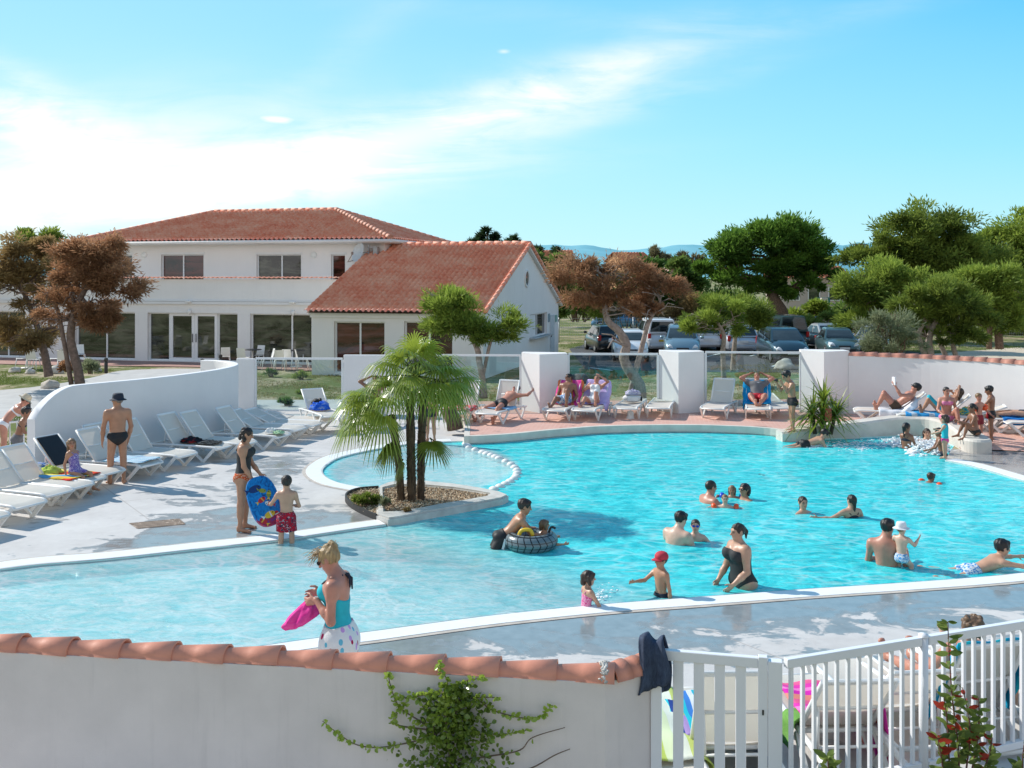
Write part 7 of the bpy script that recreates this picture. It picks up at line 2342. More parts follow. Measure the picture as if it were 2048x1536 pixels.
def make_table():
 root = empty('cafe_table')
 MB().lathe([(.001, .735), (.40, .735), (.41, .72), (.40, .705), (.001, .705)], n=24).build('table_top', mat('table_dark', (.05, .05, .05), .4), root)
 MB().tube([(0, 0, .03), (0, 0, .705)], .03, 10).build('leg', M_plastic, root)
 MB().lathe([(.001, .04), (.26, .03), (.28, 0), (.001, 0)], n=20).build('base', M_plastic, root)
 return root
tb0 = make_table(); tb1 = [True]
def table(px, py, label):
 o = tb0 if tb1[0] else copy_tree(tb0); tb1[0] = False
 o.location = G(px, py, .02); tag(o, label, 'table', 'round cafe tables')
table(55, 736, 'round table among the leftmost cafe chairs'); table(130, 732, 'round table between the two browned pine trunks'); table(592, 733, 'round cafe table nearest the gabled wing'); table(505, 731, 'round cafe table behind the curved wall end')
for px, py, rz, lab in ((43, 737, 115, 'white cafe chair at the far left, side on'), (66, 739, 5, 'white cafe chair with its back to the pool, left table'), (80, 735, -80, 'white cafe chair at the right of the leftmost table'), (108, 737, 100, 'white looped cafe chair beside the left pine trunk'), (128, 741, 10, 'white cafe chair back on, between the pine trunks'), (168, 738, -60, 'white cafe chair just right of the bent trunk'), (160, 728, -150, 'white cafe chair behind the bent trunk, near the glass wall'),
      (450, 733, 20, 'white chair seen above the curved wall end'), (487, 735, -10, 'pinkish white chair beside the first glass, by the panel'), (515, 730, 160, 'white cafe chair with its front to the pool, by the window pier'), (534, 738, 115, 'white cafe chair side on, left of the stool'), (560, 740, 5, 'white cafe chair, nearest one behind the first glass'), (578, 738, -10, 'white cafe chair with high back at the wing table'), (605, 739, -70, 'white cafe chair right of the wing table'), (612, 728, -150, 'white cafe chair tucked by the wing wall corner'), (585, 726, 175, 'white cafe chair across the table by the window')):
 chair(px, py, rz, lab)
# bollards, boulders
for px, py, lab in ((212, 746, 'short dark timber bollard by the path and rust red shrub'), (405, 748, 'short dark timber bollard near the glass doors, behind the curved wall'), (56, 822, 'dark timber bollard beside the shaded path at the left'), (441, 738, 'thin dark bollard seen inside the curved wall bend')):
 p = G(px, py); bm2 = MB()
 hgt = .62 if px != 56 else .48
 bm2.lathe([(.075, 0), (.075, hgt * .72), (.06, hgt * .73), (.06, hgt * .80), (.08, hgt * .81), (.08, hgt), (.001, hgt + .02)], n=12)
 tag(bm2.build('bollard', mat('dark_timber', (.05, .045, .04), .8), loc=p), lab, 'bollard', 'timber bollards')
rr = random.Random(12)
M_rock = mat('pale_rock', (.50, .46, .40), .9, .2, 5, .6, 12)
def rock(px, py, s, lab, m=M_rock):
 bm = bmesh.new(); bmesh.ops.create_icosphere(bm, subdivisions=3, radius=1)
 sd_ = rr.uniform(0, 99)
 for v in bm.verts:
  v.co *= 1 + .35 * noise.noise(v.co * 1.6 + V((sd_, 0, 0)))
  v.co.z = max(v.co.z, -.3) * .8
  v.co *= s
 me = bpy.data.meshes.new('rock'); bm.to_mesh(me); bm.free()
 return tag(link_mesh('rock', me, m, None, True, G(px, py) + V((0, 0, s * .2))), lab, 'rock', 'garden rocks')
rock(1569, 738, .42, 'large white boulder at the end of the car park'); rock(1160, 765, .34, 'dark round boulder behind the glass, left of the crooked trunk', mat('dark_rock', (.10, .10, .10), .9, .2, 5))
rock(1241, 700, .4, 'grey boulder on the verge beside the black car')
for px, py, s, lab in ((30, 745, .25, 'pale rock left of the cafe planting bed'), (60, 747, .2, 'low pale rock under the leftmost cafe table'), (112, 746, .3, 'pale rock beside the left pine trunk'), (195, 744, .2, 'small pale rock near the timber bollard'), (100, 776, .3, 'pale rock by the path, above the curved wall end')): rock(px, py, s, lab)
# ------------------------------------------------------------------ cars
def paint(name, col, flake=.0):
 k = 'paint_' + name
 if k in _MC: return _MC[k]
 m, t, bs = new_mat(k)
 bs.inputs['Base Color'].default_value = (*col, 1)
 bs.inputs['Roughness'].default_value = .32
 bs.inputs['Metallic'].default_value = flake
 bs.inputs['Coat Weight'].default_value = .8; bs.inputs['Coat Roughness'].default_value = .05
 _MC[k] = m
 return m
M_tyre = mat('tyre', (.02, .02, .02), .85); M_rim = mat('rim', (.5, .5, .52), .35, metal=.8)
M_cglass = window_glass('car_glass', (.010, .014, .017), (.05, .07, .08), 2, .6)
M_lamp = mat('headlamp', (.70, .74, .76), .15); M_tail = mat('tail_lamp', (.45, .015, .012), .25)
M_trim = mat('black_trim', (.018, .018, .02), .6)
M_plate = mat('plate_white', (.75, .75, .72), .5); M_platey = mat('plate_yellow', (.75, .48, .06), .5)
def car(label, px, Y, yaw, col, flake=.3, L=4.1, W=1.72, Ht=1.47, kind='hatch', rear_plate=M_plate, bump_dark=False):
 k = {'hatch': dict(hood=.98, belt=.93, ws=(1.02, .30), rr=(-1.55, -1.92), tail=.95),
   'mpv': dict(hood=1.05, belt=1.0, ws=(1.30, .45), rr=(-1.62, -1.98), tail=1.0),
   'van': dict(hood=1.08, belt=1.05, ws=(1.12, .55), rr=(-1.82, -1.95), tail=1.05),
   'sedan': dict(hood=.93, belt=.90, ws=(.85, .22), rr=(-.95, -1.45), tail=1.0),
   'coupe': dict(hood=.90, belt=.88, ws=(.85, .15), rr=(-.75, -1.55), tail=.96)}[kind]
 base = on(px, Y)
 root = empty('parked_car', base, R(yaw), label, 'car', 'cars in the car park')
 hw = W / 2; F0, B0 = L / 2, -L / 2
 belt = k['belt']
 pm = paint(label[:12], col, flake)
 # lower body: stations (y, half width, bottom, shoulder height, top at centre)
 stn = [(B0, .78, .34, .62, .64), (B0 + .05, .86, .27, .72, .80), (B0 + .18, .95, .22, belt - .06, k['tail'] - .02), (B0 + .5, 1, .20, belt, k['tail'] + .01), (-.6, 1, .20, belt, belt + .01), (.3, 1, .20, belt - .01, belt), (k['ws'][0] - .05, .99, .20, belt - .04, k['hood'] + .01), (F0 - .55, .96, .20, belt - .14, k['hood'] - .08), (F0 - .18, .90, .22, belt - .24, k['hood'] - .20), (F0 - .04, .80, .26, .58, .62), (F0, .70, .34, .50, .52)]
 mb = MB(); vs = []
 for y, w, zb, zs, zt in stn:
  w *= hw
  for x, z in ((-w * .92, zb), (-w * .985, zb + .12), (-w, (zb + zs) * .52), (-w * .97, zs - .05), (-w * .90, zs), (-w * .55, zt), (0, zt + .015), (w * .55, zt), (w * .90, zs), (w * .97, zs - .05), (w, (zb + zs) * .52), (w * .985, zb + .12), (w * .92, zb)):
   vs.append((x, y, z))
 n = 13; fs = []
 for i in range(len(stn) - 1):
  for j in range(n - 1): fs.append((i * n + j, (i + 1) * n + j, (i + 1) * n + j + 1, i * n + j + 1))
  fs.append((i * n + n - 1, (i + 1) * n + n - 1, (i + 1) * n, i * n))
 fs += [tuple(range(n)), tuple((len(stn) - 1) * n + j for j in range(n))[::-1]]
 mb.add(vs, fs, 0, True)
 # cabin
 y0, y1 = k['ws']; y2, y3 = k['rr']
 if kind in ('sedan', 'coupe'): pass
 else: y3 = B0 + .10; y2 = B0 + (.42 if kind != 'van' else .16)
 wb, wt = hw * .90, hw * .70
 cab = [(s * wb, y, belt - .02) for s in (-1, 1) for y in (y0, y3)] + [(s * wt, y, Ht - .06) for s in (-1, 1) for y in (y1, y2)] + [(s * wt * .86, y, Ht) for s in (-1, 1) for y in (y1 - .22, y2 + .22)] + [(s * (wb * .55 + wt * .45), (y0 + y3) / 2, (belt + Ht) / 2 + .02) for s in (-1, 1)] + [(0, y1 + .06, Ht - .045), (0, y2 - .05, Ht - .045), (0, y0 + .10, belt - .02), (0, y3 - .03, belt - .02)]
 mb.hull(cab, 0)
 body = mb.build('body', pm, root)
 # glazing, a finger's breadth proud of the cabin
 def quad(name, pts, off):
  o_ = V(off); q = [V(p) + o_ for p in pts]
  MB().add(q, [(0, 1, 2, 3)]).build(name, M_cglass, root)
 def lerp(a, b, f): return a + (b - a) * f
 zf0, zf1 = belt + .05, Ht - .10
 def ws_pts(ya, yb, sg):
  a0 = .06; pts = []
  for s, f in ((-1, .10), (1, .10), (1, .88), (-1, .88)):
   pts.append((s * lerp(wb, wt, f) * .90, lerp(ya, yb, f) + sg * (.10 if False else .0), lerp(belt - .02, Ht - .06, f)))
  return pts
 # windscreens are bowed: build as 3 facets
 def screen(name, ya, yb, sg):
  mb_ = MB(); bow = .10 if sg > 0 else .03
  cols_ = []
  for xf in (-.9, -.45, 0, .45, .9):
   col_ = []
   for f in (.12, .86):
    w_ = lerp(wb, wt, f)
    by = lerp(bow, .06 if sg > 0 else .05, f) * (1 - abs(xf) / .98)
    col_.append(V((xf * w_, lerp(ya, yb, f) + sg * (by + .022), lerp(belt - .02, Ht - .055, f) + .012)))
   cols_.append(col_)
  mb_.add([p for c in cols_ for p in c], [(2 * i, 2 * i + 2, 2 * i + 3, 2 * i + 1) if sg < 0 else (2 * i + 1, 2 * i + 3, 2 * i + 2, 2 * i) for i in range(4)], 0, True)
  mb_.build(name, M_cglass, root)
 screen('windscreen', y0, y1, 1); screen('rear_window', y3, y2, -1)
 for s in (-1, 1):
  ym = (y0 + y3) / 2
  for a, b in ((.04, .47), (.53, .94)):
   def sp_(f, h): return V((s * (lerp(wb, wt, h) + .022), lerp(lerp(y0 - .15, y3 + .12, f), lerp(y1 - .03, y2 + .10, f), h), lerp(belt, Ht - .06, h)))
   MB().add([sp_(a, .10), sp_(b, .10), sp_(b, .84), sp_(a, .84)], [(0, 1, 2, 3)]).build('side_window', M_cglass, root)
  mi_ = MB(); mi_.box((s * (hw + .09), y0 - .30, belt + .07), (.18, .10, .13), bev=.03); mi_.build('mirror', pm, root)
  hl = MB(); hl.hull([(s * hw * a, F0 - b, z) for a, b, z in ((.86, .34, .80), (.90, .30, .64), (.50, .03, .60), (.58, .07, .72), (.80, .10, .60), (.66, .12, .78), (.80, .06, .68))]); hl.build('headlight', M_lamp, root)
  tz = .74 if kind != 'van' else .80
  tl_ = MB(); tl_.box((s * hw * .84, B0 + .075, tz + .08), (.16, .14, .30 if kind not in ('sedan', 'coupe') else .15), bev=.03); tl_.build('tail_light', M_tail, root)
  for y in (L * .315, -L * .305):
   wh = empty('wheel', (s * (hw - .10), y, .31), 0, parent=root)
   rot = Matrix.Rotation(R(90), 3, 'Y')
   MB().lathe([(.19, -.09), (.28, -.10), (.31, -.07), (.31, .07), (.28, .10), (.19, .09)], n=20, rot=rot).build('tyre', M_tyre, wh)
   MB().lathe([(.001, s * .085), (.06, s * .09), (.10, s * .07), (.19, s * .092), (.20, s * .05)], n=20, rot=rot).build('rim', M_rim, wh)
 bp = MB(); bp.box((0, F0 - .012, .40), (W * .62, .05, .16), bev=.02); bp.box((0, F0 - .02, .60), (W * .34, .05, .07), bev=.015); bp.build('grille', M_trim, root)
 MB().box((0, F0 + .018, .50), (.48, .012, .11)).build('number_plate', M_plate, root)
 MB().box((0, B0 - .012, .66), (.48, .012, .11)).build('number_plate', rear_plate, root)
 rb = MB(); rb.box((0, B0 + .04, .40), (W * .80, .12, .20 if not bump_dark else .28), bev=.05); rb.build('rear_bumper', M_trim if bump_dark else pm, root)
 fb_ = MB(); fb_.box((0, F0 - .06, .29), (W * .74, .12, .12), bev=.04); fb_.build('front_bumper', M_trim, root)
 return root
car('black hatchback parked rear on, leftmost in the car park', 1209, 54.5, 8, (.010, .011, .013), .2, 3.8, 1.66, 1.46, 'hatch')
car('white hatchback facing the pool behind the crooked trunk', 1259, 48.8, 176, (.72, .74, .76), .0, 3.95, 1.70, 1.46, 'hatch', bump_dark=True)
car('white van with yellow rear plate behind the white hatchback', 1310, 55, 4, (.68, .70, .72), .0, 4.1, 1.72, 1.8, 'van', M_platey)
car('pale blue people carrier facing the pool, left of the green pines', 1363, 50, 172, (.20, .31, .37), .4, 4.3, 1.76, 1.62, 'mpv')
car('white car tucked between the blue people carrier and the pines', 1400, 56, 2, (.70, .71, .72), .0, 4.1, 1.72, 1.47, 'hatch')
car('silver hatchback rear on, behind the two small pine trunks', 1475, 54, -4, (.52, .56, .60), .4, 4.1, 1.74, 1.48, 'hatch')
car('dark blue people carrier facing the pool, beside the boulder', 1564, 48.3, 178, (.035, .075, .10), .4, 4.3, 1.78, 1.60, 'mpv')
car('teal black van behind the dark blue people carrier', 1562, 57, 5, (.03, .06, .07), .4, 4.3, 1.8, 1.9, 'van')
car('silver coupe rear on, at the right of the car park', 1646, 57, 6, (.48, .50, .52), .5, 4.3, 1.76, 1.42, 'coupe')
car('dark green saloon in front of the silver coupe', 1674, 51.5, 172, (.08, .15, .16), .4, 4.3, 1.70, 1.42, 'sedan')
car('silver car mostly hidden behind the olive bush', 1752, 52, 150, (.45, .47, .49), .5, 4.3, 1.76, 1.55, 'mpv')
# ------------------------------------------------------------------ far fence, houses, signs
M_wire = mat('galvanised', (.42, .44, .44), .5, metal=.5)
mf = empty('mesh_fence', on(1118, 61.5), 0, 'grey wire mesh fence with posts behind the car park', 'fence')
wpts = [on(1118, 61.5), on(1340, 62), on(1560, 63), on(1700, 64), on(1900, 66), on(2120, 68)]
wpts = [p - wpts[0] for p in wpts]
ln = []
for a, b in zip(wpts, wpts[1:]):
 n = max(1, round((b - a).length / 2.1))
 ln += [a.lerp(b, i / n) for i in range(n)]
ln.append(wpts[-1])
for p in ln: MB().tube([p + V((0, 0, -.02)), p + V((0, 0, 1.55))], .035, 7).build('post', M_wire, mf)
wm = MB()
for a, b in zip(ln, ln[1:]):
 for i in range(9): wm.bar(a + V((0, 0, .08 + i * .175)), b + V((0, 0, .08 + i * .175)), .010, .012)
 m_ = int((b - a).length / .14)
 for i in range(m_): q = a.lerp(b, i / m_); wm.bar(q + V((0, 0, .05)), q + V((0, 0, 1.5)), .007, .007)
wmo = wm.build('wire_mesh', M_wire, mf)
def house(label, pxa, pxb, Y, zw, zr, depth, rot, wallc, name='house'):
 a = on(pxa, Y); L = (pxb - pxa) / FOC * Y
 root = empty(name, a, R(rot), label, 'house')
 wm_ = mat('hw_' + label[:14], wallc, .85, .06, .6)
 mb = MB(); mb.add([(0, 0, 0), (L, 0, 0), (L, 0, zw), (0, 0, zw), (0, depth, 0), (L, depth, 0), (L, depth, zw), (0, depth, zw), (0, depth / 2, zr - .1), (L, depth / 2, zr - .1)], [(0, 1, 2, 3), (1, 5, 6, 9, 2), (5, 4, 7, 6), (4, 0, 3, 8, 7)])
 mb.build('wall', wm_, root)
 us = V((0, depth / 2 + .4, zr - zw + .1)); S_ = us.length
 rf_ = MB(); rf_.add(*tiled_slope(V((-.3, -.4, zw - .05)), (1, 0, 0), L + .6, us, S_, .36, .5, amp=.07, per=4), smooth=True)
 us = V((0, -depth / 2 - .4, zr - zw + .1)); rf_.add(*tiled_slope(V((L + .3, depth + .4, zw - .05)), (-1, 0, 0), L + .6, us, S_, .36, .5, amp=.07, per=4), smooth=True)
 r_ = rf_.build('roof', M_roof2, root)
 for i in range(3):
  x = L * (.2 + .3 * i)
  f = MB(); f.box((x, -.03, zw - 1.5), (1.1, .08, 1.25)); f = f.build('window', M_white, root)
  MB().box((x, -.075, zw - 1.5), (.92, .02, 1.08)).build('pane', MG_dark, f)
 return root
M_roof2 = mat('far_roof', (.66, .25, .14), .8, .2, 1.5)
house('far house with a long orange tiled roof right of the gable', 1052, 1136, 112, 4.5, 7.1, 9, -6, (.55, .45, .38))
house('ochre far house showing its low orange roof over the dead pine', 1248, 1306, 118, 5.9, 7.0, 8, 10, (.52, .28, .13))
house('pinkish far house with orange roof left of the umbrella pine', 1338, 1398, 122, 5.0, 6.4, 8, 4, (.55, .38, .36))
house('beige bungalow under the umbrella pine with a corner of orange roof', 1560, 1692, 92, 4.0, 5.0, 9, -6, (.50, .42, .37))
sw_ = MB(); sw_.bar(on(1652, 84) + V((0, 0, .6)), on(1712, 82) + V((0, 0, .6)), .2, 2.4); sw_.box(on(1648, 83.6) + V((0, 0, .85)), (.5, .5, 2.9))
tag(sw_.build('garden_wall', mat('garden_wall', (.55, .49, .46), .85, .05, 1)), 'pale garden wall of the bungalow with a gate pillar', 'wall')
gs = MB(); gs.bar(on(1632, 86) + V((0, 0, 1.0)), on(1660, 86) + V((0, 0, 1.0)), .06, 2.6)
tag(gs.build('garden_screen', mat('green_screen', (.02, .16, .13), .7)), 'dark green privacy screen beside the bungalow wall', 'screen')
tc_ = MB(); tc_.bar(on(2008, 74) + V((0, 0, .6)), on(2140, 76) + V((0, 0, .6)), .05, 3.0)
tag(tc_.build('court_screen', mat('court_green', (.01, .20, .16), .7)), 'teal windbreak screen of a court at the far right', 'screen')
for px in (2012, 2046):
 tag(MB().tube([on(px, 73.7), on(px, 73.7) + V((0, 0, 2.6))], .05, 8).build('court_post', M_wire), 'grey post in front of the teal court screen, %s one' % ('left' if px < 2030 else 'right'), 'post')
sgn = empty('road_sign', on(1340, 70), 0, 'small orange road sign on a grey pole beyond the fence', 'sign')
MB().tube([(0, 0, 0), (0, 0, 2.7)], .04, 8).build('pole', M_wire, sgn)
MB().box((0, -.05, 2.35), (.45, .03, .5), bev=.01).build('sign_plate', mat('sign_orange', (.75, .28, .03), .5), sgn)
tag(MB().tube([on(1206, 64), on(1206, 64) + V((0, 0, 4.4))], [.07, .05], 8).build('lamp_pole', M_wire), 'plain grey pole standing behind the dead pine', 'pole')
car('blue car glimpsed far behind the dead pine branches', 1236, 78, 80, (.05, .22, .42), .2, 4.1, 1.72, 1.47, 'hatch')
# ------------------------------------------------------------------ people
C_ = lambda n, c, r=.75: mat('cloth_' + n, c, r, .12, 9)
K_black = C_('black', (.008, .008, .010), .6); K_navy = C_('navy', (.012, .018, .035)); K_char = C_('charcoal', (.022, .024, .026))
K_turq = C_('turquoise', (.01, .42, .50)); K_white = C_('white', (.72, .72, .74)); K_blue = C_('blue', (.02, .16, .45)); K_grey = C_('grey', (.13, .13, .14))
K_red = C_('red', (.50, .02, .035)); K_pink = C_('pink', (.72, .06, .28)); K_orange = mat('armband_orange', (.85, .10, .02), .3); K_ablue = mat('armband_blue', (.02, .08, .6), .3)
K_redprint = T_('k_redprint', [(.45, .015, .03), (.50, .02, .04), (.03, .02, .05), (.55, .35, .38), (.45, .015, .03)], 9, kind='print')
K_floral = T_('k_floral', [(.55, .03, .02), (.5, .12, .03), (.65, .5, .4), (.5, .02, .02)], 12, kind='print')
K_purple = T_('k_purple', [(.55, .50, .65), (.12, .08, .35), (.5, .4, .6), (.2, .12, .4)], 13, kind='print')
K_pinkprint = T_('k_pinkprint', [(.65, .04, .22), (.75, .35, .5), (.6, .02, .2), (.78, .6, .68)], 14, kind='print')
K_dots = T_('k_dots', [(.80, .78, .76), (.45, .015, .08), (.45, .015, .08), (.80, .78, .76), (.78, .30, .45), (.62, .35, .70), (.15, .5, .65), (.5, .02, .1), (.5, .02, .1)], 7.5, kind='dots')
K_blueprint = T_('k_blueprint', [(.05, .25, .55), (.7, .72, .75), (.06, .3, .6)], 8, kind='print')
M_shade = mat('sunglass_black', (.006, .006, .008), .12)
HANG = ((-.16, .02, -1), (-.06, .16, -1)), ((.16, .02, -1), (.06, .16, -1))
BEHIND = ((-.80, -.10, .50), (.78, -.30, .35)), ((.80, -.10, .50), (-.78, -.30, .35))
CROUCH = ((-.15, .8, -.45), (-.05, -.35, -.95)), ((.15, .8, -.45), (.05, -.35, -.95))
FLAT = ((-.08, .97, .06), (-.03, 1, -.10)), ((.08, .97, .06), (.03, 1, -.10))
TOES = dict(lf=(-.15, .35, .9), rf=(.15, .35, .9))
def pp(label, at, mode, skin='tan', h=.013, group=None, arms=HANG, legs=None, **k):
 k.setdefault('la', arms[0]); k.setdefault('ra', arms[1])
 if legs: k['ll'], k['rl'] = legs
 return Person(Figure(**k), label, skin, at, mode, h, group)
# woman in the foreground
p = pp('woman in turquoise halter top and dotted white wrap holding a pink cloth', V((-1.50, 8.72, 0)), 'feet', 'red', .0075, Ht=1.70, sex='f', yaw=80, sp=(0, .06, 1), ch=(0, -.02, 1), hd=(0, .48, .88), look=(0, .62, -.78),
  la=((-.16, -.05, -1), (.38, .68, .60)), ra=((.15, .02, -1), (-.22, .72, .58)), lh=(.25, .85, -.25), rh=(-.1, .9, -.2), curl=.9)
f = p.f; J = f.J; s = 1.70
FG = p
p.cloth('halter_top', ['ribs', 'belly', 'pelvis', 'brl', 'brr'], K_turq, .008, [(NP(J['chest'] + f.cu * .012 * s), NP((f.cu * .80 - f.cf * .60).normalized())), (NP(J['pel'] + f.pu * .045 * s), NP(-f.pu))])
p.straps(K_navy, .0065, halter=True)
bw = MB(); q = J['neck'] - f.cf * .052 * s + f.cu * .012 * s
for sg, L in ((-1, .10), (1, .13)): bw.tube([q, q - f.cf * .03 + f.cr * sg * .02 - f.cu * .03, q - f.cf * .035 + f.cr * sg * .03 - f.cu * L], [.012, .013, .007], 6)
bw.sphere(q, (.022, .02, .018), 8, 6); bw.build('strap_bow', K_navy, p.o)
kz_ = J['lkn'].z * .5 + J['rkn'].z * .5
mid = (J['lkn'] + J['rkn']) / 2
ex = [Prim('el', NP(J['pel'] - f.pu * .03 * s), f.FP, NP((.098, .080, .10)) * s, k=.05), Prim('rc', NP(J['pel'] - f.pu * .06 * s), NP(mid + f.pf * .03 - V((0, 0, .10))), .088 * s, .098 * s, k=.08), Prim('rc', NP(mid + f.pf * .05), NP(mid + f.pf * .16 - V((0, 0, .20))), .07 * s, .07 * s, k=.1)]
p.cloth('wrap_skirt', ['pelvis', 'belly', 'gll', 'glr', 'lth', 'rth'], K_dots, .013, [(NP(J['pel'] + f.pu * .058 * s), NP(f.pu)), (NP(mid - V((0, 0, .2))), NP((0, 0, -1)))], ex, None, (.006, 24, .5))
p.hair('bun', 'blond')
wh = MB(); rr = random.Random(6)
H_ = J['head']; hh = f.hh
for i in range(40):
 a = H_ + f.hr * rr.uniform(-.6, .6) * hh + f.hf * rr.uniform(.1, .75) * hh + f.hu * rr.uniform(.45, .95) * hh
 d = f.pf * rr.uniform(.5, 1.2) + V((0, 0, rr.uniform(-1.0, .1))) + f.pr * rr.uniform(-.3, .3)
 L = rr.uniform(.05, .14)
 wh.tube(smooth_line([a, a + d * L * .5 + V((0, 0, .02)), a + d * L], 2), [.0035, .003, .003, .002, .001], 4, False)
for i in range(16):
 a = H_ + f.hf * rr.uniform(-1.0, -.6) * hh + f.hu * rr.uniform(.6, 1.1) * hh + f.hr * rr.uniform(-.3, .3) * hh
 d = V((rr.uniform(-1, 1), rr.uniform(-1, 1), rr.uniform(-.3, 1))); L = rr.uniform(.03, .06)
 wh.tube([a, a + d * L * .6, a + d * L + V((rr.uniform(-.02, .02), 0, -.01))], [.003, .0025, .001], 4, False)
wh.build('blown_hair', hair_mat('blond'), p.o)
p.sunglasses(M_shade)
hc = (p.wpos('lha') + p.wpos('rha')) / 2
pk = MB(); rr = random.Random(2)
def bag(u, v):
 a = 2 * PI * u; r = (.03 + .135 * math.sin(PI * min(1, v * .62 + .08)) ** 1.2) * (1 - .35 * max(0, v - .75) / .25)
 r *= 1 + .16 * math.sin(a * 5 + v * 3) + .10 * math.sin(a * 9 - v * 5)
 return V((-.13 * v + r * math.cos(a) * .85 + .02, r * math.sin(a) * .6 - .02, -.24 * v + r * math.cos(a) * .25))
pk.grid(bag, 40, 18); pk.hull([bag(i / 12, 1.0) * .98 for i in range(12)])
tag(pk.build('pink_cloth', T_('k_hotpink', [(.75, .04, .28), (.82, .10, .38)], 3, kind='n'), loc=hc + V((-.02, -.02, -.01))), 'bright pink cloth bunched in the hands of the woman in the wrap', 'cloth')
# woman with the bodyboard and the boy
p = pp('dark haired woman in charcoal top and red bottoms holding the bodyboard', G(485, 1061), 'feet', 'tan', .011, Ht=1.66, sex='f', yaw=-88, fat=1.06, sp=(0, .03, 1), hd=(0, .25, .97), look=(0, .85, -.5), ra=((.05, .12, -1), (-.05, .55, -.85)), la=((-.1, .25, -1), (.1, .6, -.75)), legs=(((-.05, .04, -1), (-.02, -.04, -1)), ((.05, -.02, -1), (.02, -.05, -1))))
f = p.f; J = f.J
p.cloth('tank_top', ['ribs', 'belly', 'pelvis', 'brl', 'brr'], K_char, .009, [(NP(J['chest'] + f.cu * .05), NP((f.cu * .93 - f.cf * .36).normalized())), (NP(J['pel'] + f.pu * .02), NP(-f.pu))])
p.straps(K_char, .006); p.briefs(K_floral, top=.03, name='bikini_bottom'); p.hair('wavy', 'dark')
p = pp('boy in red print shorts with his back to us at the pool edge', P(573, 951, 15.2), 'head', 'mid', .011, Ht=1.28, age='child', yaw=6, la=((-.50, .30, -.75), (-.25, .90, -.15)), ra=((.30, .25, -1), (-.55, .75, -.1)), look=(-.15, 1, -.1))
p.trunks(K_redprint, .74, .022, 'swim_shorts', wob=(.005, 30, 1)); p.hair('short', 'dark')
# bodyboard
a, b = P(513, 956, 15.62), P(543, 1049, 15.30)
ax = (b - a); Lb = ax.length + .04; ax.normalize()
wd = V((.93, .30, 0)); wd = (wd - ax * wd.dot(ax)).normalized(); nb = wd.cross(ax).normalized()
if nb.y > 0: nb = -nb
rot = Matrix((wd, -ax, nb)).transposed()
bb = empty('bodyboard', (a + b) / 2, 0, 'blue bodyboard printed with colourful fish held between woman and boy', 'bodyboard')
bb.rotation_mode = 'QUATERNION'; bb.rotation_quaternion = rot.to_quaternion()
ou = []
for i in range(40):
 t_ = 2 * PI * i / 40; c_, s_ = math.cos(t_), math.sin(t_)
 w_ = .235 * (1 - .10 * max(0, -s_)) * abs(c_) ** .72 * (1 if c_ > 0 else -1)
 ou.append((w_, Lb / 2 * abs(s_) ** (.80 if s_ > 0 else .62) * (1 if s_ > 0 else -1)))
mb = MB(); vs = [(x, y, -.02) for x, y in ou] + [(x * 1.01, y * 1.005, 0) for x, y in ou] + [(x * .96, y * .98, .022) for x, y in ou]
n = 40; mb.add(vs, [(i, (i + 1) % n, n + (i + 1) % n, n + i) for i in range(n)] + [(n + i, n + (i + 1) % n, 2 * n + (i + 1) % n, 2 * n + i) for i in range(n)] + [tuple(range(n))[::-1], tuple(range(2 * n, 3 * n))])
m, t, bs = new_mat('board_blue'); tc = t.node('ShaderNodeTexCoord').outputs['Generated']; sy = t.node('ShaderNodeSeparateXYZ', ins={0: tc}).outputs[1]
nz = t.noise(tc, 7, 4, .6, 1.5)
t.put(bs.inputs['Base Color'], t.mix(t.smooth(t.math('ADD', sy, t.math('MULTIPLY', nz, .3)), .36, .30), t.ramp(nz, [(.35, (.0, .035, .16)), (.45, (.0, .16, .46)), (.7, (.01, .26, .62))]), t.ramp(nz, [(.35, (.02, .05, .3)), (.48, (.35, .01, .05)), (.62, (.5, .03, .03))])))
bs.inputs['Roughness'].default_value = .35
mb.build('board', m, bb)
def fish(x, y, L, an, c1, c2):
 mb = MB(); R2 = Matrix.Rotation(an, 3, 'Z'); o = V((x, y, .0235))
 mb.add([o + R2 @ V((L * .5 * math.cos(q), L * .30 * math.sin(q), 0)) for q in np.linspace(0, 2 * PI, 15)[:-1]], [tuple(range(14))], 0)
 mb.add([o + R2 @ V(v) for v in ((-L * .42, 0, .0006), (-L * .8, L * .26, .0006), (-L * .7, 0, .0006), (-L * .8, -L * .26, .0006))], [(0, 1, 2, 3)], 1)
 mb.add([o + R2 @ V((L * .08 + u, v, .0012)) for u, v in ((-.06 * L, .28 * L), (.06 * L, .28 * L), (.06 * L, -.28 * L), (-.06 * L, -.28 * L))], [(3, 2, 1, 0)], 1)
 mb.add([o + R2 @ V((L * .32 + L * .06 * math.cos(q), L * .08 + L * .06 * math.sin(q), .0012)) for q in np.linspace(0, 2 * PI, 9)[:-1]], [tuple(range(8))], 2)
 mb.build('fish_print', [c1, c2, K_black], bb)
F_r, F_y, F_w, F_o = mat('print_red', (.55, .02, .02), .4), mat('print_yellow', (.75, .48, .03), .4), mat('print_white', (.72, .72, .70), .4), mat('print_olive', (.25, .27, .03), .4)
fish(-.03, .02, .13, .4, F_r, F_y); fish(.06, -.07, .13, 2.6, F_w, F_r); fish(.10, .08, .12, 1.2, F_o, F_y); fish(.02, .16, .12, -.5, F_o, F_o); fish(.02, -.24, .17, .2, F_y, F_w); fish(-.10, -.31, .13, 2.2, F_r, F_y); fish(.13, -.27, .12, 1.8, F_r, F_w)
fish(-.08, .22, .2, .1, mat('print_navy', (.005, .03, .14), .4), mat('print_navy', (.005, .03, .14), .4))
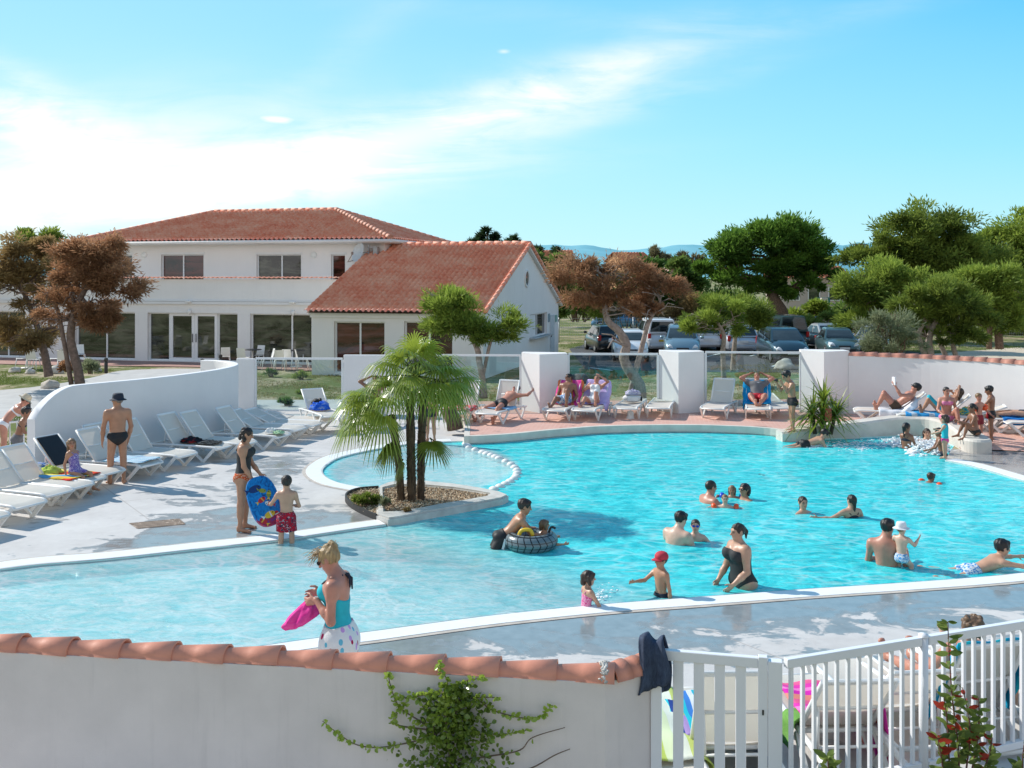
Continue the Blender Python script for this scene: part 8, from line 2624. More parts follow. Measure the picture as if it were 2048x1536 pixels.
# left row
p = pp('man in black briefs and dark bucket hat seen from behind', G(234, 968), 'feet', 'tan', .012, Ht=1.76, yaw=28, fat=1.05, look=(-.75, .6, -.05), la=((-.22, .05, -1), (-.05, .18, -1)), ra=((.2, .05, -1), (-.15, .25, -1)), legs=(((-.08, .10, -1), (-.03, -.06, -1)), ((.04, -.02, -1), (.02, -.06, -1))))
p.briefs(K_black, top=.05); p.hair('buzz', 'grey'); p.hat(K_navy, .42, 'bucket_hat', 1.25)
p = pp('little girl in purple print swimsuit sitting on the multicoloured towel', lpt('F', 0, 1.48, .085), 'pel', 'tan', .011, Ht=1.22, sex='f', age='child', yaw=-112, sp=(0, -.22, 1), look=(.55, .8, -.15), la=((-.30, -.45, -.85), (-.1, -.25, -1)), ra=((.25, -.2, -1), (.1, .3, -.95)), legs=(((-.10, .96, -.12), (-.05, .25, -1)), ((.06, .93, -.25), (.1, .42, -.92))))
p.onepiece(K_purple); p.hair('long', 'fair')
p = pp('dark haired bather in navy bikini top leaning over the loungers with a towel', G(34, 940), 'feet', 'dark', .012, Ht=1.36, sex='f', age='child', yaw=-82, sp=(0, .30, 1), ch=(0, .42, 1), look=(0, .8, -.5), la=((-.1, .85, -.35), (.05, .95, -.40)), ra=((.12, .25, -1), (-.2, .9, -.1)))
p.bikini(K_navy); p.trunks(K_grey, .35, .014, 'shorts'); p.hair('short', 'dark')
rh_ = p.wpos('rha'); lh_ = p.wpos('lha')
crumple('towel', 'light blue and white towel over the arm of the dark haired bather', 'towel', rh_ + V((-.05, 0, -.22)), (.10, .09, .34), T_('tw_arm', [(.30, .55, .75), (.68, .72, .76), (.02, .35, .65)], 4, kind='n'), 21)
tag(MB().box(lh_ + V((.06, 0, -.03)), (.20, .05, .07), R(-20), .015).build('pouch', K_pink), 'magenta pouch held out over the black lounger back', 'pouch')
p = pp('woman in pale bikini and straw hat bending forward at the left edge', G(6, 926), 'feet', 'red', .013, Ht=1.62, sex='f', yaw=-62, sp=(0, .55, .85), ch=(0, .75, .66), hd=(0, .6, .8), look=(0, .9, -.35), arms=(((-.1, .6, -.8), (.1, .8, -.6)), ((.1, .5, -.85), (-.1, .8, -.6))))
p.bikini(K_white); p.briefs(K_white); p.hair('short', 'brown'); p.hat(mat('straw', (.50, .42, .30), .85), .55, 'straw_hat', 1.28)
# tyre boys
tyre = empty('swim_ring', P(1062, 1083, 14.95), R(8), 'grey inflatable ring printed like a tractor tyre tread', 'swim ring')
tyre.location.z = .075
m, t, bs = new_mat('tyre_print'); tc = t.node('ShaderNodeTexCoord').outputs['Object']; sx = t.node('ShaderNodeSeparateXYZ', ins={0: tc}).outputs
an = t.math('ARCTAN2', sx[1], sx[0]); zz_ = t.math('ABSOLUTE', sx[2])
st_ = t.math('FRACT', t.math('ADD', t.math('MULTIPLY', an, 3.6), t.math('MULTIPLY', zz_, 4.0)))
hz = t.math('FRACT', t.math('MULTIPLY', t.math('ADD', sx[2], .2), 13))
ln_ = t.math('MAXIMUM', t.math('LESS_THAN', st_, .17), t.math('LESS_THAN', hz, .14))
t.put(bs.inputs['Base Color'], t.mix(ln_, (.14, .18, .20), (.008, .009, .01))); bs.inputs['Roughness'].default_value = .28
MB().grid(lambda u, v: V(((.28 + .125 * math.cos(2 * PI * v)) * math.cos(2 * PI * u), (.28 + .125 * math.cos(2 * PI * v)) * math.sin(2 * PI * u), .125 * math.sin(2 * PI * v))), 40, 16).build('ring', m, tyre)
hd_ = MB(); hd_.tube(smooth_line([(-.2, -.12, .10), (-.16, -.13, .18), (-.04, -.16, .19), (.0, -.17, .11)], 4), .03, 8); hd_.build('yellow_grip', mat('yellow_plastic', (.75, .5, .03), .35), tyre)
MB().tube(smooth_line([(.26, -.05, .12), (.30, -.06, .20), (.36, -.08, .18)], 3), .018, 7).build('black_grip', M_trim, tyre)
p = pp('boy in black shorts lying across the tyre shaped ring', P(1004, 1074, 15.0), 'pel', 'tan', .011, Ht=1.42, age='child', yaw=-84, sp=(0, .80, .62), ch=(0, .66, .75), hd=(0, .25, .97), look=(.1, 1, -.15), la=((-.1, .62, -.75), (0, .95, -.15)), ra=((.10, .55, -.80), (-.05, .97, -.12)), legs=(((-.12, -.45, -.9), (-.05, -.9, -.35)), ((.12, -.5, -.85), (.05, -.95, -.25))))
p.trunks(K_black, .62, .02, 'swim_shorts'); p.hair('short', 'dark')
q = p.f.J['rhip'] + p.f.pr * .085 + V((0, 0, -.03)); lb = MB(); lb.bar(q + p.f.pf * .0 + V((.05, -.012, .05)), q + V((.01, -.012, -.10)), .012, .035, (1, 0, 0)); lb.build('white_label', K_white, p.o)
p = pp('small child with brown bob sitting inside the tyre shaped ring', P(1089, 1039, 14.95), 'head', 'tan', .011, Ht=1.02, sex='f', age='child', yaw=-70, look=(.1, 1, -.1), arms=(((-.4, .5, -.7), (-.1, .9, .1)), ((.4, .5, -.7), (.1, .9, .0))), legs=CROUCH)
p.onepiece(K_blue); p.hair('bob', 'light')
# near pool edge
p = pp('toddler girl in pink print swimsuit reaching for the white coping', P(1178, 1141, 12.22), 'head', 'mid', .010, Ht=.98, sex='f', age='toddler', yaw=-70, sp=(0, .12, 1), look=(.1, .9, -.4), la=((-.15, .5, -.8), (0, .7, -.6)), ra=((.12, .50, -.85), (0, .55, -.85)), legs=CROUCH)
p.onepiece(K_pinkprint, cut=.06); p.hair('bob', 'brown')
p = pp('bare chested boy in a red cap wading by the near edge', P(1322, 1106, 12.69), 'head', 'tan', .010, Ht=1.15, age='child', yaw=118, look=(0, 1, -.25), ra=((.15, .75, -.55), (-.05, 1, .05)), la=((-.20, -.12, -1), (-.05, -.05, -1)))
p.trunks(K_navy, .6, .016); p.hair('short', 'brown'); p.cap(C_('capred', (.50, .035, .055)), 'red_cap', .7, C_('emblem', (.28, .05, .10)))
p = pp('woman in black one piece swimsuit standing thigh deep at the near edge', P(1474, 1047, 13.06), 'head', 'mid', .010, Ht=1.64, sex='f', yaw=112, fat=1.30, sp=(0, .10, 1), hd=(0, .1, 1), look=(.1, 1, -.22), la=((-.22, .10, -1), (.15, .75, -.62)), ra=((.18, .2, -1), (-.1, .6, -.75)))
p.onepiece(K_char, top=.03, cut=.05); p.hair('pony', 'dark')
# groups in the water
p = pp('broad backed man chest deep beside the boy with blue goggles', P(1366, 1024, 15.3), 'head', 'pale', .011, Ht=1.78, yaw=-48, fat=1.16, sp=(0, .25, 1), hd=(.05, .35, .9), look=(.1, .9, -.35), arms=(((-.3, .3, -1), (.2, .8, -.5)), ((.3, .3, -1), (-.2, .8, -.5))), legs=CROUCH); p.trunks(K_navy); p.hair('short', 'black')
p = pp('boy with blue goggles up to his shoulders in the pool', P(1391, 1039, 15.35), 'head', 'pale', .011, Ht=1.22, age='child', yaw=170, arms=(((-.7, .2, -.6), (-.3, .6, -.6)), ((.7, .2, -.6), (.3, .6, -.6))), legs=CROUCH); p.trunks(K_blue); p.hair('buzz', 'brown'); p.sunglasses(mat('goggle_blue', (.01, .05, .5), .15))
p = pp('large man facing right in the family group with armbands', P(1424, 961, 18.0), 'head', 'red', .013, Ht=1.82, yaw=-70, fat=1.15, sp=(0, .3, 1), arms=(((-.3, .5, -.8), (.1, .9, -.3)), ((.3, .5, -.8), (-.1, .9, -.3))), legs=CROUCH); p.trunks(K_navy); p.hair('buzz', 'dark')
p = pp('small girl with blue armbands between the man and the woman in sunglasses', P(1464, 971, 18.35), 'head', 'tan', .012, Ht=1.05, sex='f', age='child', yaw=165, arms=(((-.85, .1, .15), (-.2, .8, -.3)), ((.85, .1, .15), (.2, .8, -.3))), legs=CROUCH); p.onepiece(K_blue); p.hair('long', 'fair'); p.armbands(K_ablue)
p = pp('woman in dark sunglasses neck deep beside the girl with blue armbands', P(1489, 967, 18.2), 'head', 'tan', .012, Ht=1.66, sex='f', yaw=118, look=(0, 1, -.1), arms=(((-.3, .8, -.4), (.1, 1, -.1)), ((.3, .8, -.4), (-.1, 1, -.1))), legs=CROUCH); p.onepiece(K_black); p.hair('wavy', 'black'); p.sunglasses(M_shade)
p = pp('child with orange red armbands stretched out, front of the family group', P(1450, 989, 17.55), 'head', 'pale', .012, Ht=1.02, age='child', yaw=172, arms=(((-1, .1, -.08), (-.9, .3, -.2)), ((1, .1, -.08), (.9, .3, -.2))), legs=CROUCH); p.trunks(K_blue); p.hair('buzz', 'fair'); p.armbands(K_orange)
p = pp('girl in blue bikini floating with arms spread, left of the long haired girl', P(1606, 993, 17.15), 'head', 'mid', .012, Ht=1.35, sex='f', age='child', yaw=-150, look=(.4, 1, 0), arms=(((-.9, .2, -.25), (-.7, .6, -.15)), ((.9, .2, -.25), (.7, .6, -.15))), legs=CROUCH); p.bikini(K_blue); p.hair('wetlong', 'brown')
p = pp('girl with long wet hair seen from behind, one arm out to the left', P(1703, 989, 16.86), 'head', 'mid', .012, Ht=1.5, sex='f', yaw=14, look=(-.15, 1, 0), arms=(((-.92, .1, -.42), (-.95, .25, .05)), ((.5, .1, -.9), (.3, .5, -.7))), legs=CROUCH); p.bikini(K_navy); p.hair('wetlong', 'dark')
p = pp('swimmer gliding just under the surface in the middle of the pool', P(1560, 946, 20.7) + V((0, 0, -.09)), 'neck', 'dark', .014, Ht=1.5, age='child', yaw=-62, sp=(0, 1, .02), ch=(0, 1, .05), hd=(0, .9, -.4), look=(0, .3, -1), arms=(((-.5, .8, -.2), (-.2, 1, -.2)), ((.5, .8, -.2), (.2, 1, -.2))), legs=(((-.1, -1, -.05), (-.05, -1, .05)), ((.15, -1, -.15), (.1, -1, 0))), lf=(0, -1, 0), rf=(0, -1, 0)); p.trunks(K_navy); p.hair('short', 'dark')
p = pp('dark haired boy swimming past the low end of the wave wall', G(1610, 890, 0) + V((0, 0, .02)), 'pel', 'mid', .014, Ht=1.4, age='child', yaw=-80, sp=(0, .95, .20), ch=(0, .93, .28), hd=(0, .6, .8), look=(0, 1, -.3), arms=(((-.4, .3, -.9), (-.1, .6, -.7)), ((.4, .3, -.9), (.1, .6, -.7))), legs=(((-.1, -1, -.2), (-.05, -1, -.1)), ((.1, -1, -.25), (.05, -1, 0))), lf=(0, -1, 0), rf=(0, -1, 0)); p.trunks(K_black); p.hair('short', 'black')
p = pp('man standing waist deep holding a baby in a white sunhat', P(1778, 1038, 14.07), 'head', 'red', .011, Ht=1.78, yaw=-28, fat=1.04, sp=(-.06, 0, 1), hd=(.15, .1, 1), look=(.35, 1, -.2), arms=(((-.2, .35, -1), (.4, .85, -.1)), ((.25, .15, -1), (-.05, .9, .25)))); p.trunks(K_blue, .6); p.hair('short', 'black')
p = pp('baby in a white sunhat carried on the man\'s arm', P(1803, 1046, 13.86), 'head', 'pale', .010, Ht=.86, age='toddler', yaw=-48, look=(.2, 1, -.1), arms=(((-.4, .4, -.6), (.1, .8, .4)), ((.4, .5, -.6), (.2, .5, .7))), legs=(((-.3, .7, -.7), (-.05, -.1, -1)), ((.3, .7, -.7), (.05, -.1, -1)))); p.trunks(K_blueprint, .3, .02, 'swim_nappy'); p.hair('buzz', 'fair'); p.hat(K_white, .5, 'sunhat', 1.25)
p = pp('boy swimming breaststroke towards the right frame edge', P(2008, 1079, 13.8), 'head', 'mid', .011, Ht=1.45, age='child', yaw=-86, sp=(0, 1, .40), ch=(0, 1, .42), hd=(0, .2, 1), look=(0, 1, .0), arms=(((-.35, .95, -.08), (-.1, 1, -.02)), ((.35, .95, -.10), (.1, 1, -.02))), legs=(((-.25, -1, -.10), (-.35, -.9, .1)), ((.25, -1, -.12), (.2, -1, .12))), lf=(0, -1, 0), rf=(0, -1, 0)); p.trunks(K_blueprint); p.hair('short', 'black')
p = pp('child with orange armbands paddling away near the right coping', P(1864, 946, 19.75), 'head', 'dark', .013, Ht=1.15, age='child', yaw=-62, sp=(0, .93, .36), ch=(0, .85, .5), hd=(0, .3, 1), look=(.1, 1, -.1), arms=(((-.9, .4, 0), (-.3, .9, -.3)), ((.9, .4, 0), (.3, .9, -.3))), legs=(((-.1, -1, -.06), (-.05, -1, 0)), ((.1, -1, -.06), (.05, -1, 0))), lf=(0, -1, 0), rf=(0, -1, 0)); p.trunks(K_navy); p.hair('short', 'brown'); p.armbands(K_orange)
p = pp('girl with wet hair standing in the foam, facing the seated woman', P(1813, 845, 23.6), 'head', 'dark', .014, Ht=1.45, sex='f', age='child', yaw=-50, look=(.2, 1, 0), arms=(((-.2, .5, -.9), (0, .8, -.5)), ((.2, .4, -.9), (0, .9, -.4))), legs=CROUCH); p.bikini(K_navy); p.hair('wetlong', 'black')
p = pp('long haired woman sitting in the foam under the wave wall', P(1854, 857, 24.35), 'head', 'mid', .014, Ht=1.65, sex='f', yaw=168, arms=(((-.4, .3, -.8), (.1, .7, -.6)), ((.4, .3, -.8), (-.1, .7, -.6))), legs=CROUCH); p.onepiece(K_black); p.hair('long', 'brown')
# round the wave wall
p = pp('boy in black trunks standing on the wave wall end with hands at his face', G(1586, 863, .20), 'feet', 'tan', .014, Ht=1.56, age='child', yaw=98, sp=(0, .08, 1), ch=(0, .16, 1), hd=(0, .5, .86), look=(0, .85, -.5), arms=(((-.15, .62, -.72), (.10, .45, .9)), ((.15, .62, -.72), (-.10, .45, .9))), legs=(((-.08, .12, -1), (-.05, -.08, -1)), ((.06, -.05, -1), (.03, -.10, -1)))); p.trunks(K_black, .28, .010); p.hair('short', 'black')
hc = (p.wpos('lha') + p.wpos('rha')) / 2
cmm = MB(); cmm.box((0, 0, 0), (.05, .11, .07), 0, .01); cmm.lathe([(.025, 0), (.025, .03), (.001, .03)], (-.025, 0, 0), 12, Matrix.Rotation(R(-90), 3, 'Y'))
tag(cmm.build('compact_camera', M_trim, loc=hc + V((-.05, 0, .02))), 'small dark camera held to the eye of the boy on the wall', 'camera')
p = pp('toddler in turquoise swim vest and pink bottoms standing on the coping', G(1890, 917, .01), 'feet', 'mid', .012, Ht=1.0, sex='f', age='toddler', yaw=60, look=(-.3, 1, -.1), arms=(((-.2, .5, -.8), (.1, .8, -.3)), ((.2, .3, -.9), (0, .9, .1)))); p.briefs(K_pink); p.shirt(K_turq, .022, 'swim_vest', sleeves=False, lo=.03); p.hair('bob', 'brown')
p = pp('tanned child crouching behind the toddler in the swim vest', P(1876, 856, 22.75), 'head', 'dark', .013, Ht=1.2, age='child', yaw=75, sp=(0, .2, 1), arms=(((-.2, .5, -.8), (.1, .8, -.3)), ((.2, .4, -.9), (0, .6, -.7))), legs=(((-.1, .9, -.35), (-.05, .6, -.8)), ((.1, .7, -.6), (.05, -.5, -.85)))); p.trunks(K_navy); p.hair('short', 'black')
p = pp('woman with dark hair tied back sitting on the wave wall, knee raised', P(1893, 834, 24.75), 'pel', 'red', .014, Ht=1.62, sex='f', yaw=172, look=(-.2, 1, -.3), arms=(((-.25, .2, -1), (.2, .6, -.7)), ((.3, .35, -.9), (-.3, .8, -.4))), legs=(((-.18, .72, .62), (-.05, .35, -.95)), ((.10, .9, -.35), (.1, .3, -1)))); p.bikini(K_pinkprint); p.briefs(K_pinkprint); p.hair('pony', 'dark')
p = pp('girl sitting on the rounded wall end with her knees drawn up', G(1950, 868, .37) + V((0, 0, .07)), 'pel', 'dark', .013, Ht=1.32, sex='f', age='child', yaw=92, sp=(0, .15, 1), look=(.1, 1, -.2), arms=(((-.15, .5, -.85), (.1, .8, .2)), ((.15, .5, -.85), (-.1, .8, .2))), legs=(((-.12, .85, .55), (-.05, .30, -1)), ((.12, .80, .60), (.05, .42, -.95)))); p.briefs(K_black); p.hair('pony', 'black')
p = pp('fair haired boy wearing orange armbands behind the wall end', G(1957, 884, .10), 'feet', 'red', .014, Ht=1.18, age='child', yaw=-155, look=(.5, 1, 0), arms=(((-.55, .1, -.8), (-.2, .6, -.5)), ((.55, .1, -.8), (.2, .6, -.5)))); p.trunks(C_('dkred', (.25, .02, .03)), .55); p.hair('short', 'fair'); p.armbands(K_orange)
p = pp('slim boy in black and red trunks standing by the armband boy', G(1983, 883, .08), 'feet', 'dark', .013, Ht=1.36, age='child', yaw=58, hd=(0, .3, .95), look=(.1, .9, -.5), arms=(((-.3, .55, -.7), (.1, .9, -.1)), ((.25, .1, -1), (-.1, .4, -.9)))); p.trunks(K_black, .30, .010); p.hair('short', 'black')
st = MB(); J = p.f.J; st.tube([J['lhip'] + V((-.085, -.02, .06)), J['lhip'] + V((-.09, -.02, -.10))], .022, 6); st.build('red_side_stripe', K_red, p.o)
pp('bather standing behind the palm trunks, only the legs show', G(862, 884), 'feet', 'tan', .014, Ht=1.5, age='child', yaw=150).trunks(K_navy, .3)
# sunbathers
def lie(label, key, y=.86, x=0.0, lean=None, up=.105, dy=0, **k):
 ang = LOUN[key][4]
 if lean is None: lean = max(12, ang)
 k.setdefault('sp', (0, -math.cos(R(lean)), math.sin(R(lean))))
 k.setdefault('legs', FLAT)
 k.setdefault('lf', TOES['lf']); k.setdefault('rf', TOES['rf'])
 return pp(label, lpt(key, x, y, up), 'pel', yaw=LOUN[key][5] + dy, h=k.pop('h', .014), **k)
KNEE = ((-.10, .70, .72), (-.04, .45, -.9)), ((.10, .62, .78), (.04, .42, -.92))
ONEUP = ((-.16, .66, .76), (-.05, .42, -.92)), ((.10, .93, .25), (.12, .8, -.55))
p = lie('man in grey t-shirt and red shorts with hands behind his head', 'r9', arms=BEHIND, legs=(((-.25, .85, .35), (.35, .7, -.5)), ((.25, .85, .35), (-.35, .7, -.5))), Ht=1.75, fat=1.15, skin='red', look=(0, .6, .8)); p.trunks(K_red, .6, .018, 'shorts'); p.shirt(K_grey); p.hair('buzz', 'fair')
sh_ = MB(); q = p.f.J['chest'] + p.f.cf * .135 + p.f.cu * .06; sh_.bar(q - p.f.cr * .06, q + p.f.cr * .06, .02, .012, p.f.cu); sh_.build('shirt_print', K_white, p.o)
p = lie('man in blue and white trunks and sunglasses on the pink towel', 'r4', legs=ONEUP, Ht=1.76, skin='dark', look=(.75, .7, .1), arms=(((-.25, .1, -.9), (.2, .7, -.4)), ((.3, .2, -.9), (-.1, .8, -.4)))); p.trunks(K_blueprint, .6, .018); p.hair('short', 'black'); p.sunglasses(M_shade)
p = lie('woman in white swimsuit shading her face on the lilac towel', 'r5', legs=ONEUP, Ht=1.66, sex='f', skin='red', arms=(((-.7, .3, .5), (.75, .2, .55)), ((.55, .55, -.4), (-.6, .3, .65)))); p.onepiece(K_white); p.hair('pony', 'fair')
p = lie('man in black trunks sprawled sideways with one leg on the ground', 'r3', .98, lean=24, dy=-18, legs=(((-.38, .88, -.15), (-.1, .55, -.85)), ((.30, .9, -.25), (.35, .6, -.75))), Ht=1.76, skin='red', arms=(((-.9, -.35, .1), (.2, -.9, .3)), ((.8, -.4, .1), (-.2, -.9, .3)))); p.trunks(K_black, .3, .012); p.hair('short', 'brown')
p = lie('sunbather with arms folded behind the head, half hidden by the palm', 'r1', arms=BEHIND, Ht=1.75, skin='dark'); p.trunks(K_navy); p.hair('short', 'black')
p = lie('man in dark cap reading a book with raised knees', 'r11', legs=KNEE, Ht=1.78, skin='red', arms=(((-.3, .85, .05), (.1, .45, .85)), ((.25, -.1, -.9), (-.1, .5, -.6))), look=(0, .8, .1)); p.trunks(C_('brown', (.07, .045, .025)), .3, .012); p.hair('short', 'dark'); p.cap(K_black, 'dark_cap', .5); p.sunglasses(M_shade)
hb = p.wpos('lha'); bk = MB(); bk.box((0, 0, 0), (.03, .15, .21), R(12), .004); bk.box((.028, .085, 0), (.02, .15, .20), R(-18), .004)
tag(bk.build('book', K_white, loc=hb + V((.0, .0, .06))), 'white paperback held up by the reading man', 'book')
p = lie('woman in turquoise bikini lying with one knee up, right of the reading man', 'r12', legs=KNEE, Ht=1.64, sex='f', skin='tan', arms=(((-.7, -.1, .3), (.6, -.2, .6)), ((.8, -.2, .1), (-.5, .3, .3)))); p.bikini(K_turq); p.briefs(K_turq); p.hair('long', 'brown')
p = lie('long dark haired sunbather lying behind the slim standing boy', 'r14', Ht=1.65, sex='f', skin='mid'); p.bikini(K_navy); p.briefs(K_navy); p.hair('long', 'dark')
p = lie('curly fair haired sunbather seen from behind over the fence', 'n5', .95, lean=62, Ht=1.62, skin='red', h=.010, arms=(((-.35, .5, -.8), (.1, .9, -.2)), ((.35, .4, -.8), (-.1, .9, -.2))), legs=FLAT); p.trunks(C_('peach', (.62, .28, .14)), .4); p.hair('curly', 'light')
p = lie('person in faded jeans lying on the lounger at the right frame edge', 'n6', Ht=1.7, skin='pale', h=.011); p.trunks(T_('k_jeans', [(.05, .10, .2), (.14, .22, .36)], 6, kind='n'), .98, .016, 'jeans'); p.hair('short', 'brown')
# churned white water below the wave wall and the small splash by the toddler
def foam(name, label, pts, n, seed, sz=.03, hz=.14):
 rr = random.Random(seed); mb = MB(); c = 0
 while c < n:
  px, py, rx, ry = rr.choice(pts)
  q = G(px + rr.gauss(0, rx), py + rr.gauss(0, ry), WATER)
  if noise.noise(V((q.x * 3.2, q.y * 3.2, seed))) < rr.uniform(-.3, .3): continue
  c += 1
  k = rr.random() ** 3
  r_ = rr.uniform(.3, 1.4) * sz * (1 - .7 * k)
  mb.sphere(q + V((0, 0, k * hz)), (r_ * rr.uniform(1, 2.6), r_ * rr.uniform(1, 1.8), r_ * (.35 + .5 * k)), 6, 4, 0, Matrix.Rotation(rr.uniform(-.7, .7), 3, 'Z'))
 tag(mb.build(name, M_foam), label, 'foam', kind='stuff')
M_foam = mat('foam', (.86, .90, .92), .6, .04, 20)
foam('foam', 'white churning water under the wave wall', [(1840, 890, 18, 4), (1870, 893, 14, 4), (1850, 903, 16, 3), (1880, 900, 8, 4), (1810, 886, 14, 3)], 2200, 1, .036, .15)
foam('foam', 'scattered white splashes along the wave wall', [(1700, 886, 22, 3), (1750, 888, 25, 3), (1660, 890, 12, 2), (1630, 893, 10, 1.5), (1720, 897, 25, 2), (1780, 880, 18, 2)], 500, 2, .020, .05)
foam('foam', 'little splash in front of the toddler girl', [(1200, 1196, 6, 4), (1212, 1190, 14, 5), (1235, 1184, 8, 3)], 60, 3, .011, .12)
# ------------------------------------------------------------------ creeper on the foreground wall
def wallp(px, py, off=.0):
 """point on the near face of the foreground wall"""
 a = FA + V((0, -.097, 0)); d = FB - FA; k = (px - 1024) / FOC
 t_ = (k * a.y - a.x) / (d.x - k * d.y)
 p = a + d * t_
 y = p.y - off
 return V((k * y, y, CAMH - (py - YH) / FOC * y))
CR0 = wallp(905, 1560, .05)
creeper = empty('climbing_plant', CR0, 0, 'glossy green climbing shrub trained on the foreground wall', 'climber')
rng = np.random.default_rng(5); rr = random.Random(5)
sprays = [[(905, 1560, .1), (895, 1480, .1), (890, 1410, .08), (895, 1365, .05), (880, 1335, .02), (878, 1318, -.0)], [(900, 1500, .1), (850, 1450, .08), (800, 1415, .04), (782, 1375, .03), (776, 1345, .02)], [(890, 1480, .1), (860, 1475, .1), (820, 1485, .04), (760, 1495, .03), (715, 1490, .03), (680, 1470, .03), (645, 1442, .03)], [(890, 1385, .06), (860, 1388, .05), (820, 1395, .04), (795, 1395, .03)], [(905, 1430, .08), (950, 1400, .04), (985, 1420, .03), (1040, 1435, .03), (1080, 1433, .03), (1105, 1410, .04)],
   [(915, 1470, .1), (970, 1468, .04), (1010, 1468, .03), (1055, 1460, .03)], [(915, 1520, .1), (980, 1512, .04), (1040, 1500, .03), (1065, 1475, .03), (1130, 1455, .03)], [(960, 1545, .06), (1050, 1540, .03), (1110, 1510, .03), (1140, 1498, .03)], [(900, 1380, .05), (930, 1362, .04), (970, 1355, .03)], [(860, 1460, .06), (795, 1450, .04), (790, 1430, .03), (812, 1405, .03)], [(910, 1400, .05), (960, 1395, .04), (1000, 1395, .04)], [(870, 1460, .08), (850, 1420, .05), (825, 1385, .04)]]
stm = MB(); LC, LD, LS, LT = [], [], [], []
for i, sp_ in enumerate(sprays):
 pts = smooth_line([wallp(a, b, o + .01) - CR0 for a, b, o in sp_], 6)
 stm.tube(pts, [.006 * (1 - .75 * k / len(pts)) + .0012 for k in range(len(pts))], 5)
 if i in (7,): continue
 dens = 2 if i == 6 else 3
 for k in range(3, len(pts)):
  for q in range(dens if i != 6 else 1):
   if rr.random() < (.25 if i != 6 else .6): continue
   p = pts[k] + V((rr.uniform(-.01, .01), -rr.uniform(.0, .015), rr.uniform(-.01, .01)))
   LC.append(p); LD.append(V((rr.uniform(-1, 1), -.5, rr.uniform(-.5, 1)))); LS.append(rr.uniform(.028, .050)); LT.append(.55 + .4 * k / len(pts) + rr.uniform(-.15, .15))
for i in range(1350):
 f_ = rr.random()
 cx = 905 + rr.gauss(0, 1) * (20 + 36 * f_); cy = 1372 + f_ * 190 + rr.uniform(-10, 10)
 off = .03 + .13 * rr.random() * (.5 + .5 * f_)
 p = wallp(cx, cy, off) - CR0
 LC.append(p); LD.append(V((rr.uniform(-1, 1), -.7, rr.uniform(-.4, .9)))); LS.append(rr.uniform(.030, .056)); LT.append(.12 + 2.6 * (off - .04) + rr.uniform(-.15, .2) + (.25 if abs(cx - 890) < 25 and cy < 1450 else 0))  # extra sunlight near the top centre painted into the leaf tint
stm.build('stems', mat('creeper_stem', (.16, .11, .08), .8, .2, 20), creeper)
def oval_leaves(name, C, D, L, T, m, parent, seed=1, wf=.55):
 """small cupped oval leaves with a midrib fold"""
 rr = random.Random(seed); vs, fs, tn = [], [], []
 for c, d, l, t_ in zip(C, D, L, T):
  d = V(d).normalized(); s_ = d.cross(V((rr.uniform(-1, 1), -1, rr.uniform(-.3, .6))))
  s_ = s_.normalized() if s_.length > .01 else d.orthogonal(); n_ = s_.cross(d)
  b = len(vs)
  for f, w_ in ((0, .05), (.25, .8), (.55, 1), (.82, .65), (1, .04)):
   q = V(c) + d * l * f - n_ * l * .12 * f * f
   e = s_ * l * wf * .5 * w_
   vs += [q - e + n_ * l * .06 * w_, q, q + e + n_ * l * .06 * w_]; tn += [t_, t_ * .85, t_]
  for k in range(4):
   for j in range(2): fs.append((b + 3 * k + j, b + 3 * k + j + 1, b + 3 * k + 4 + j, b + 3 * k + 3 + j))
 me = bpy.data.meshes.new(name); me.from_pydata([tuple(p) for p in vs], [], fs)
 at = me.color_attributes.new('tint', 'FLOAT_COLOR', 'POINT'); at.data.foreach_set('color', [x for q in tn for x in ((min(1, max(0, q)),) * 3 + (1,))])
 return link_mesh(name, me, m, parent, True)
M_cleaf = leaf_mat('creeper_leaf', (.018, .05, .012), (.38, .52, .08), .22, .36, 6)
M_cleaf.node_tree.nodes['Principled BSDF'].inputs['Specular IOR Level'].default_value = .55
oval_leaves('foliage', LC, LD, LS, LT, M_cleaf, creeper, 2, .62)
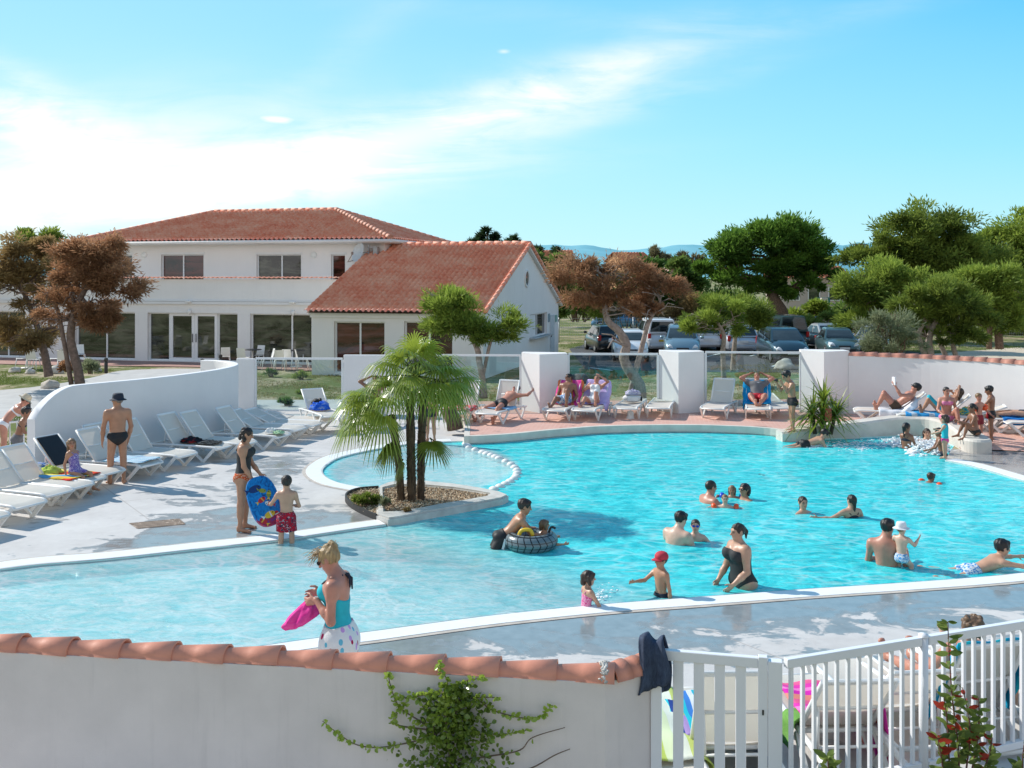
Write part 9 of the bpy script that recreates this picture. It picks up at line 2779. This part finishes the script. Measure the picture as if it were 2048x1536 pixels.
# ------------------------------------------------------------------ photinias in front of the fence
M_pleaf = leaf_mat('photinia_leaf', (.028, .065, .016), (.26, .33, .08), .25, .36, 8)
M_pred = leaf_mat('photinia_red', (.16, .02, .012), (.42, .05, .03), .3, .4, 8)
def photinia(px, y, label, stems, seed):
 base = V(((px - 1024) / FOC * y, y, -.2))
 root = empty('photinia', base, 0, label, 'shrub')
 rr = random.Random(seed); sb_ = MB()
 G1, R1 = ([], [], [], []), ([], [], [], [])
 for path, red in stems:
  pts = smooth_line([P(a, b, y + dy) - base for a, b, dy in path], 7)
  n = len(pts)
  sb_.tube(pts, [.006 * (1 - .7 * i / n) + .001 for i in range(n)], 5)
  for i in range(n):
   f = i / n
   for q in range(4 if f < .45 else 2):
    if f > .45 and rr.random() < .35: continue
    if f < .1: continue
    a = rr.uniform(0, 6.28)
    tgt = R1 if rr.random() < red * .6 * (.05 + f) else G1
    tgt[0].append(pts[i]); tgt[1].append(V((math.cos(a), math.sin(a), rr.uniform(-.1, .7)))); tgt[2].append(rr.uniform(.065, .11) * (1 if f < .9 else .6)); tgt[3].append(rr.uniform(.1, .95))
 for sx, sz, n in ((0, .62, 130), (-.12, .5, 70), (.12, .5, 70)):
  for i in range(n):
   a = rr.uniform(0, 6.28); p = V((sx + rr.gauss(0, .07), rr.gauss(0, .06), sz + rr.gauss(0, .09)))
   tgt = R1 if rr.random() < .05 else G1
   tgt[0].append(p); tgt[1].append(V((math.cos(a), math.sin(a), rr.uniform(0, .9)))); tgt[2].append(rr.uniform(.055, .10)); tgt[3].append(rr.uniform(.1, .9))
 sb_.build('stems', mat('photinia_stem', (.12, .05, .035), .7), root)
 oval_leaves('foliage', *G1, M_pleaf, root, seed, .42); oval_leaves('red_leaves', *R1, M_pred, root, seed + 1, .40)
photinia(1915, 6.75, 'tall photinia with red young leaves in front of the fence',
   [([(1920, 1560, 0), (1915, 1480, 0), (1905, 1400, 0), (1900, 1330, -.02), (1897, 1280, 0), (1896, 1243, 0)], .25), ([(1930, 1560, 0), (1940, 1470, 0), (1935, 1420, .02), (1925, 1375, .03)], .55), ([(1940, 1560, .02), (1955, 1480, .02), (1958, 1430, .0), (1957, 1395, 0)], .6), ([(1890, 1560, 0), (1880, 1500, -.02), (1875, 1475, 0)], .6), ([(1960, 1560, 0), (1978, 1510, 0), (1985, 1475, 0)], .8), ([(1900, 1560, 0), (1895, 1450, .02), (1888, 1395, 0)], .5)], 3)
photinia(1660, 6.7, 'low photinia sprig at the bottom frame edge, left of the tall one', [([(1660, 1600, 0), (1657, 1540, 0), (1655, 1512, 0)], .15), ([(1670, 1600, 0), (1675, 1540, 0)], .15)], 5)
photinia(2050, 6.9, 'photinia sprig at the bottom right corner', [([(2050, 1600, 0), (2045, 1530, 0), (2048, 1490, 0)], .3)], 7)
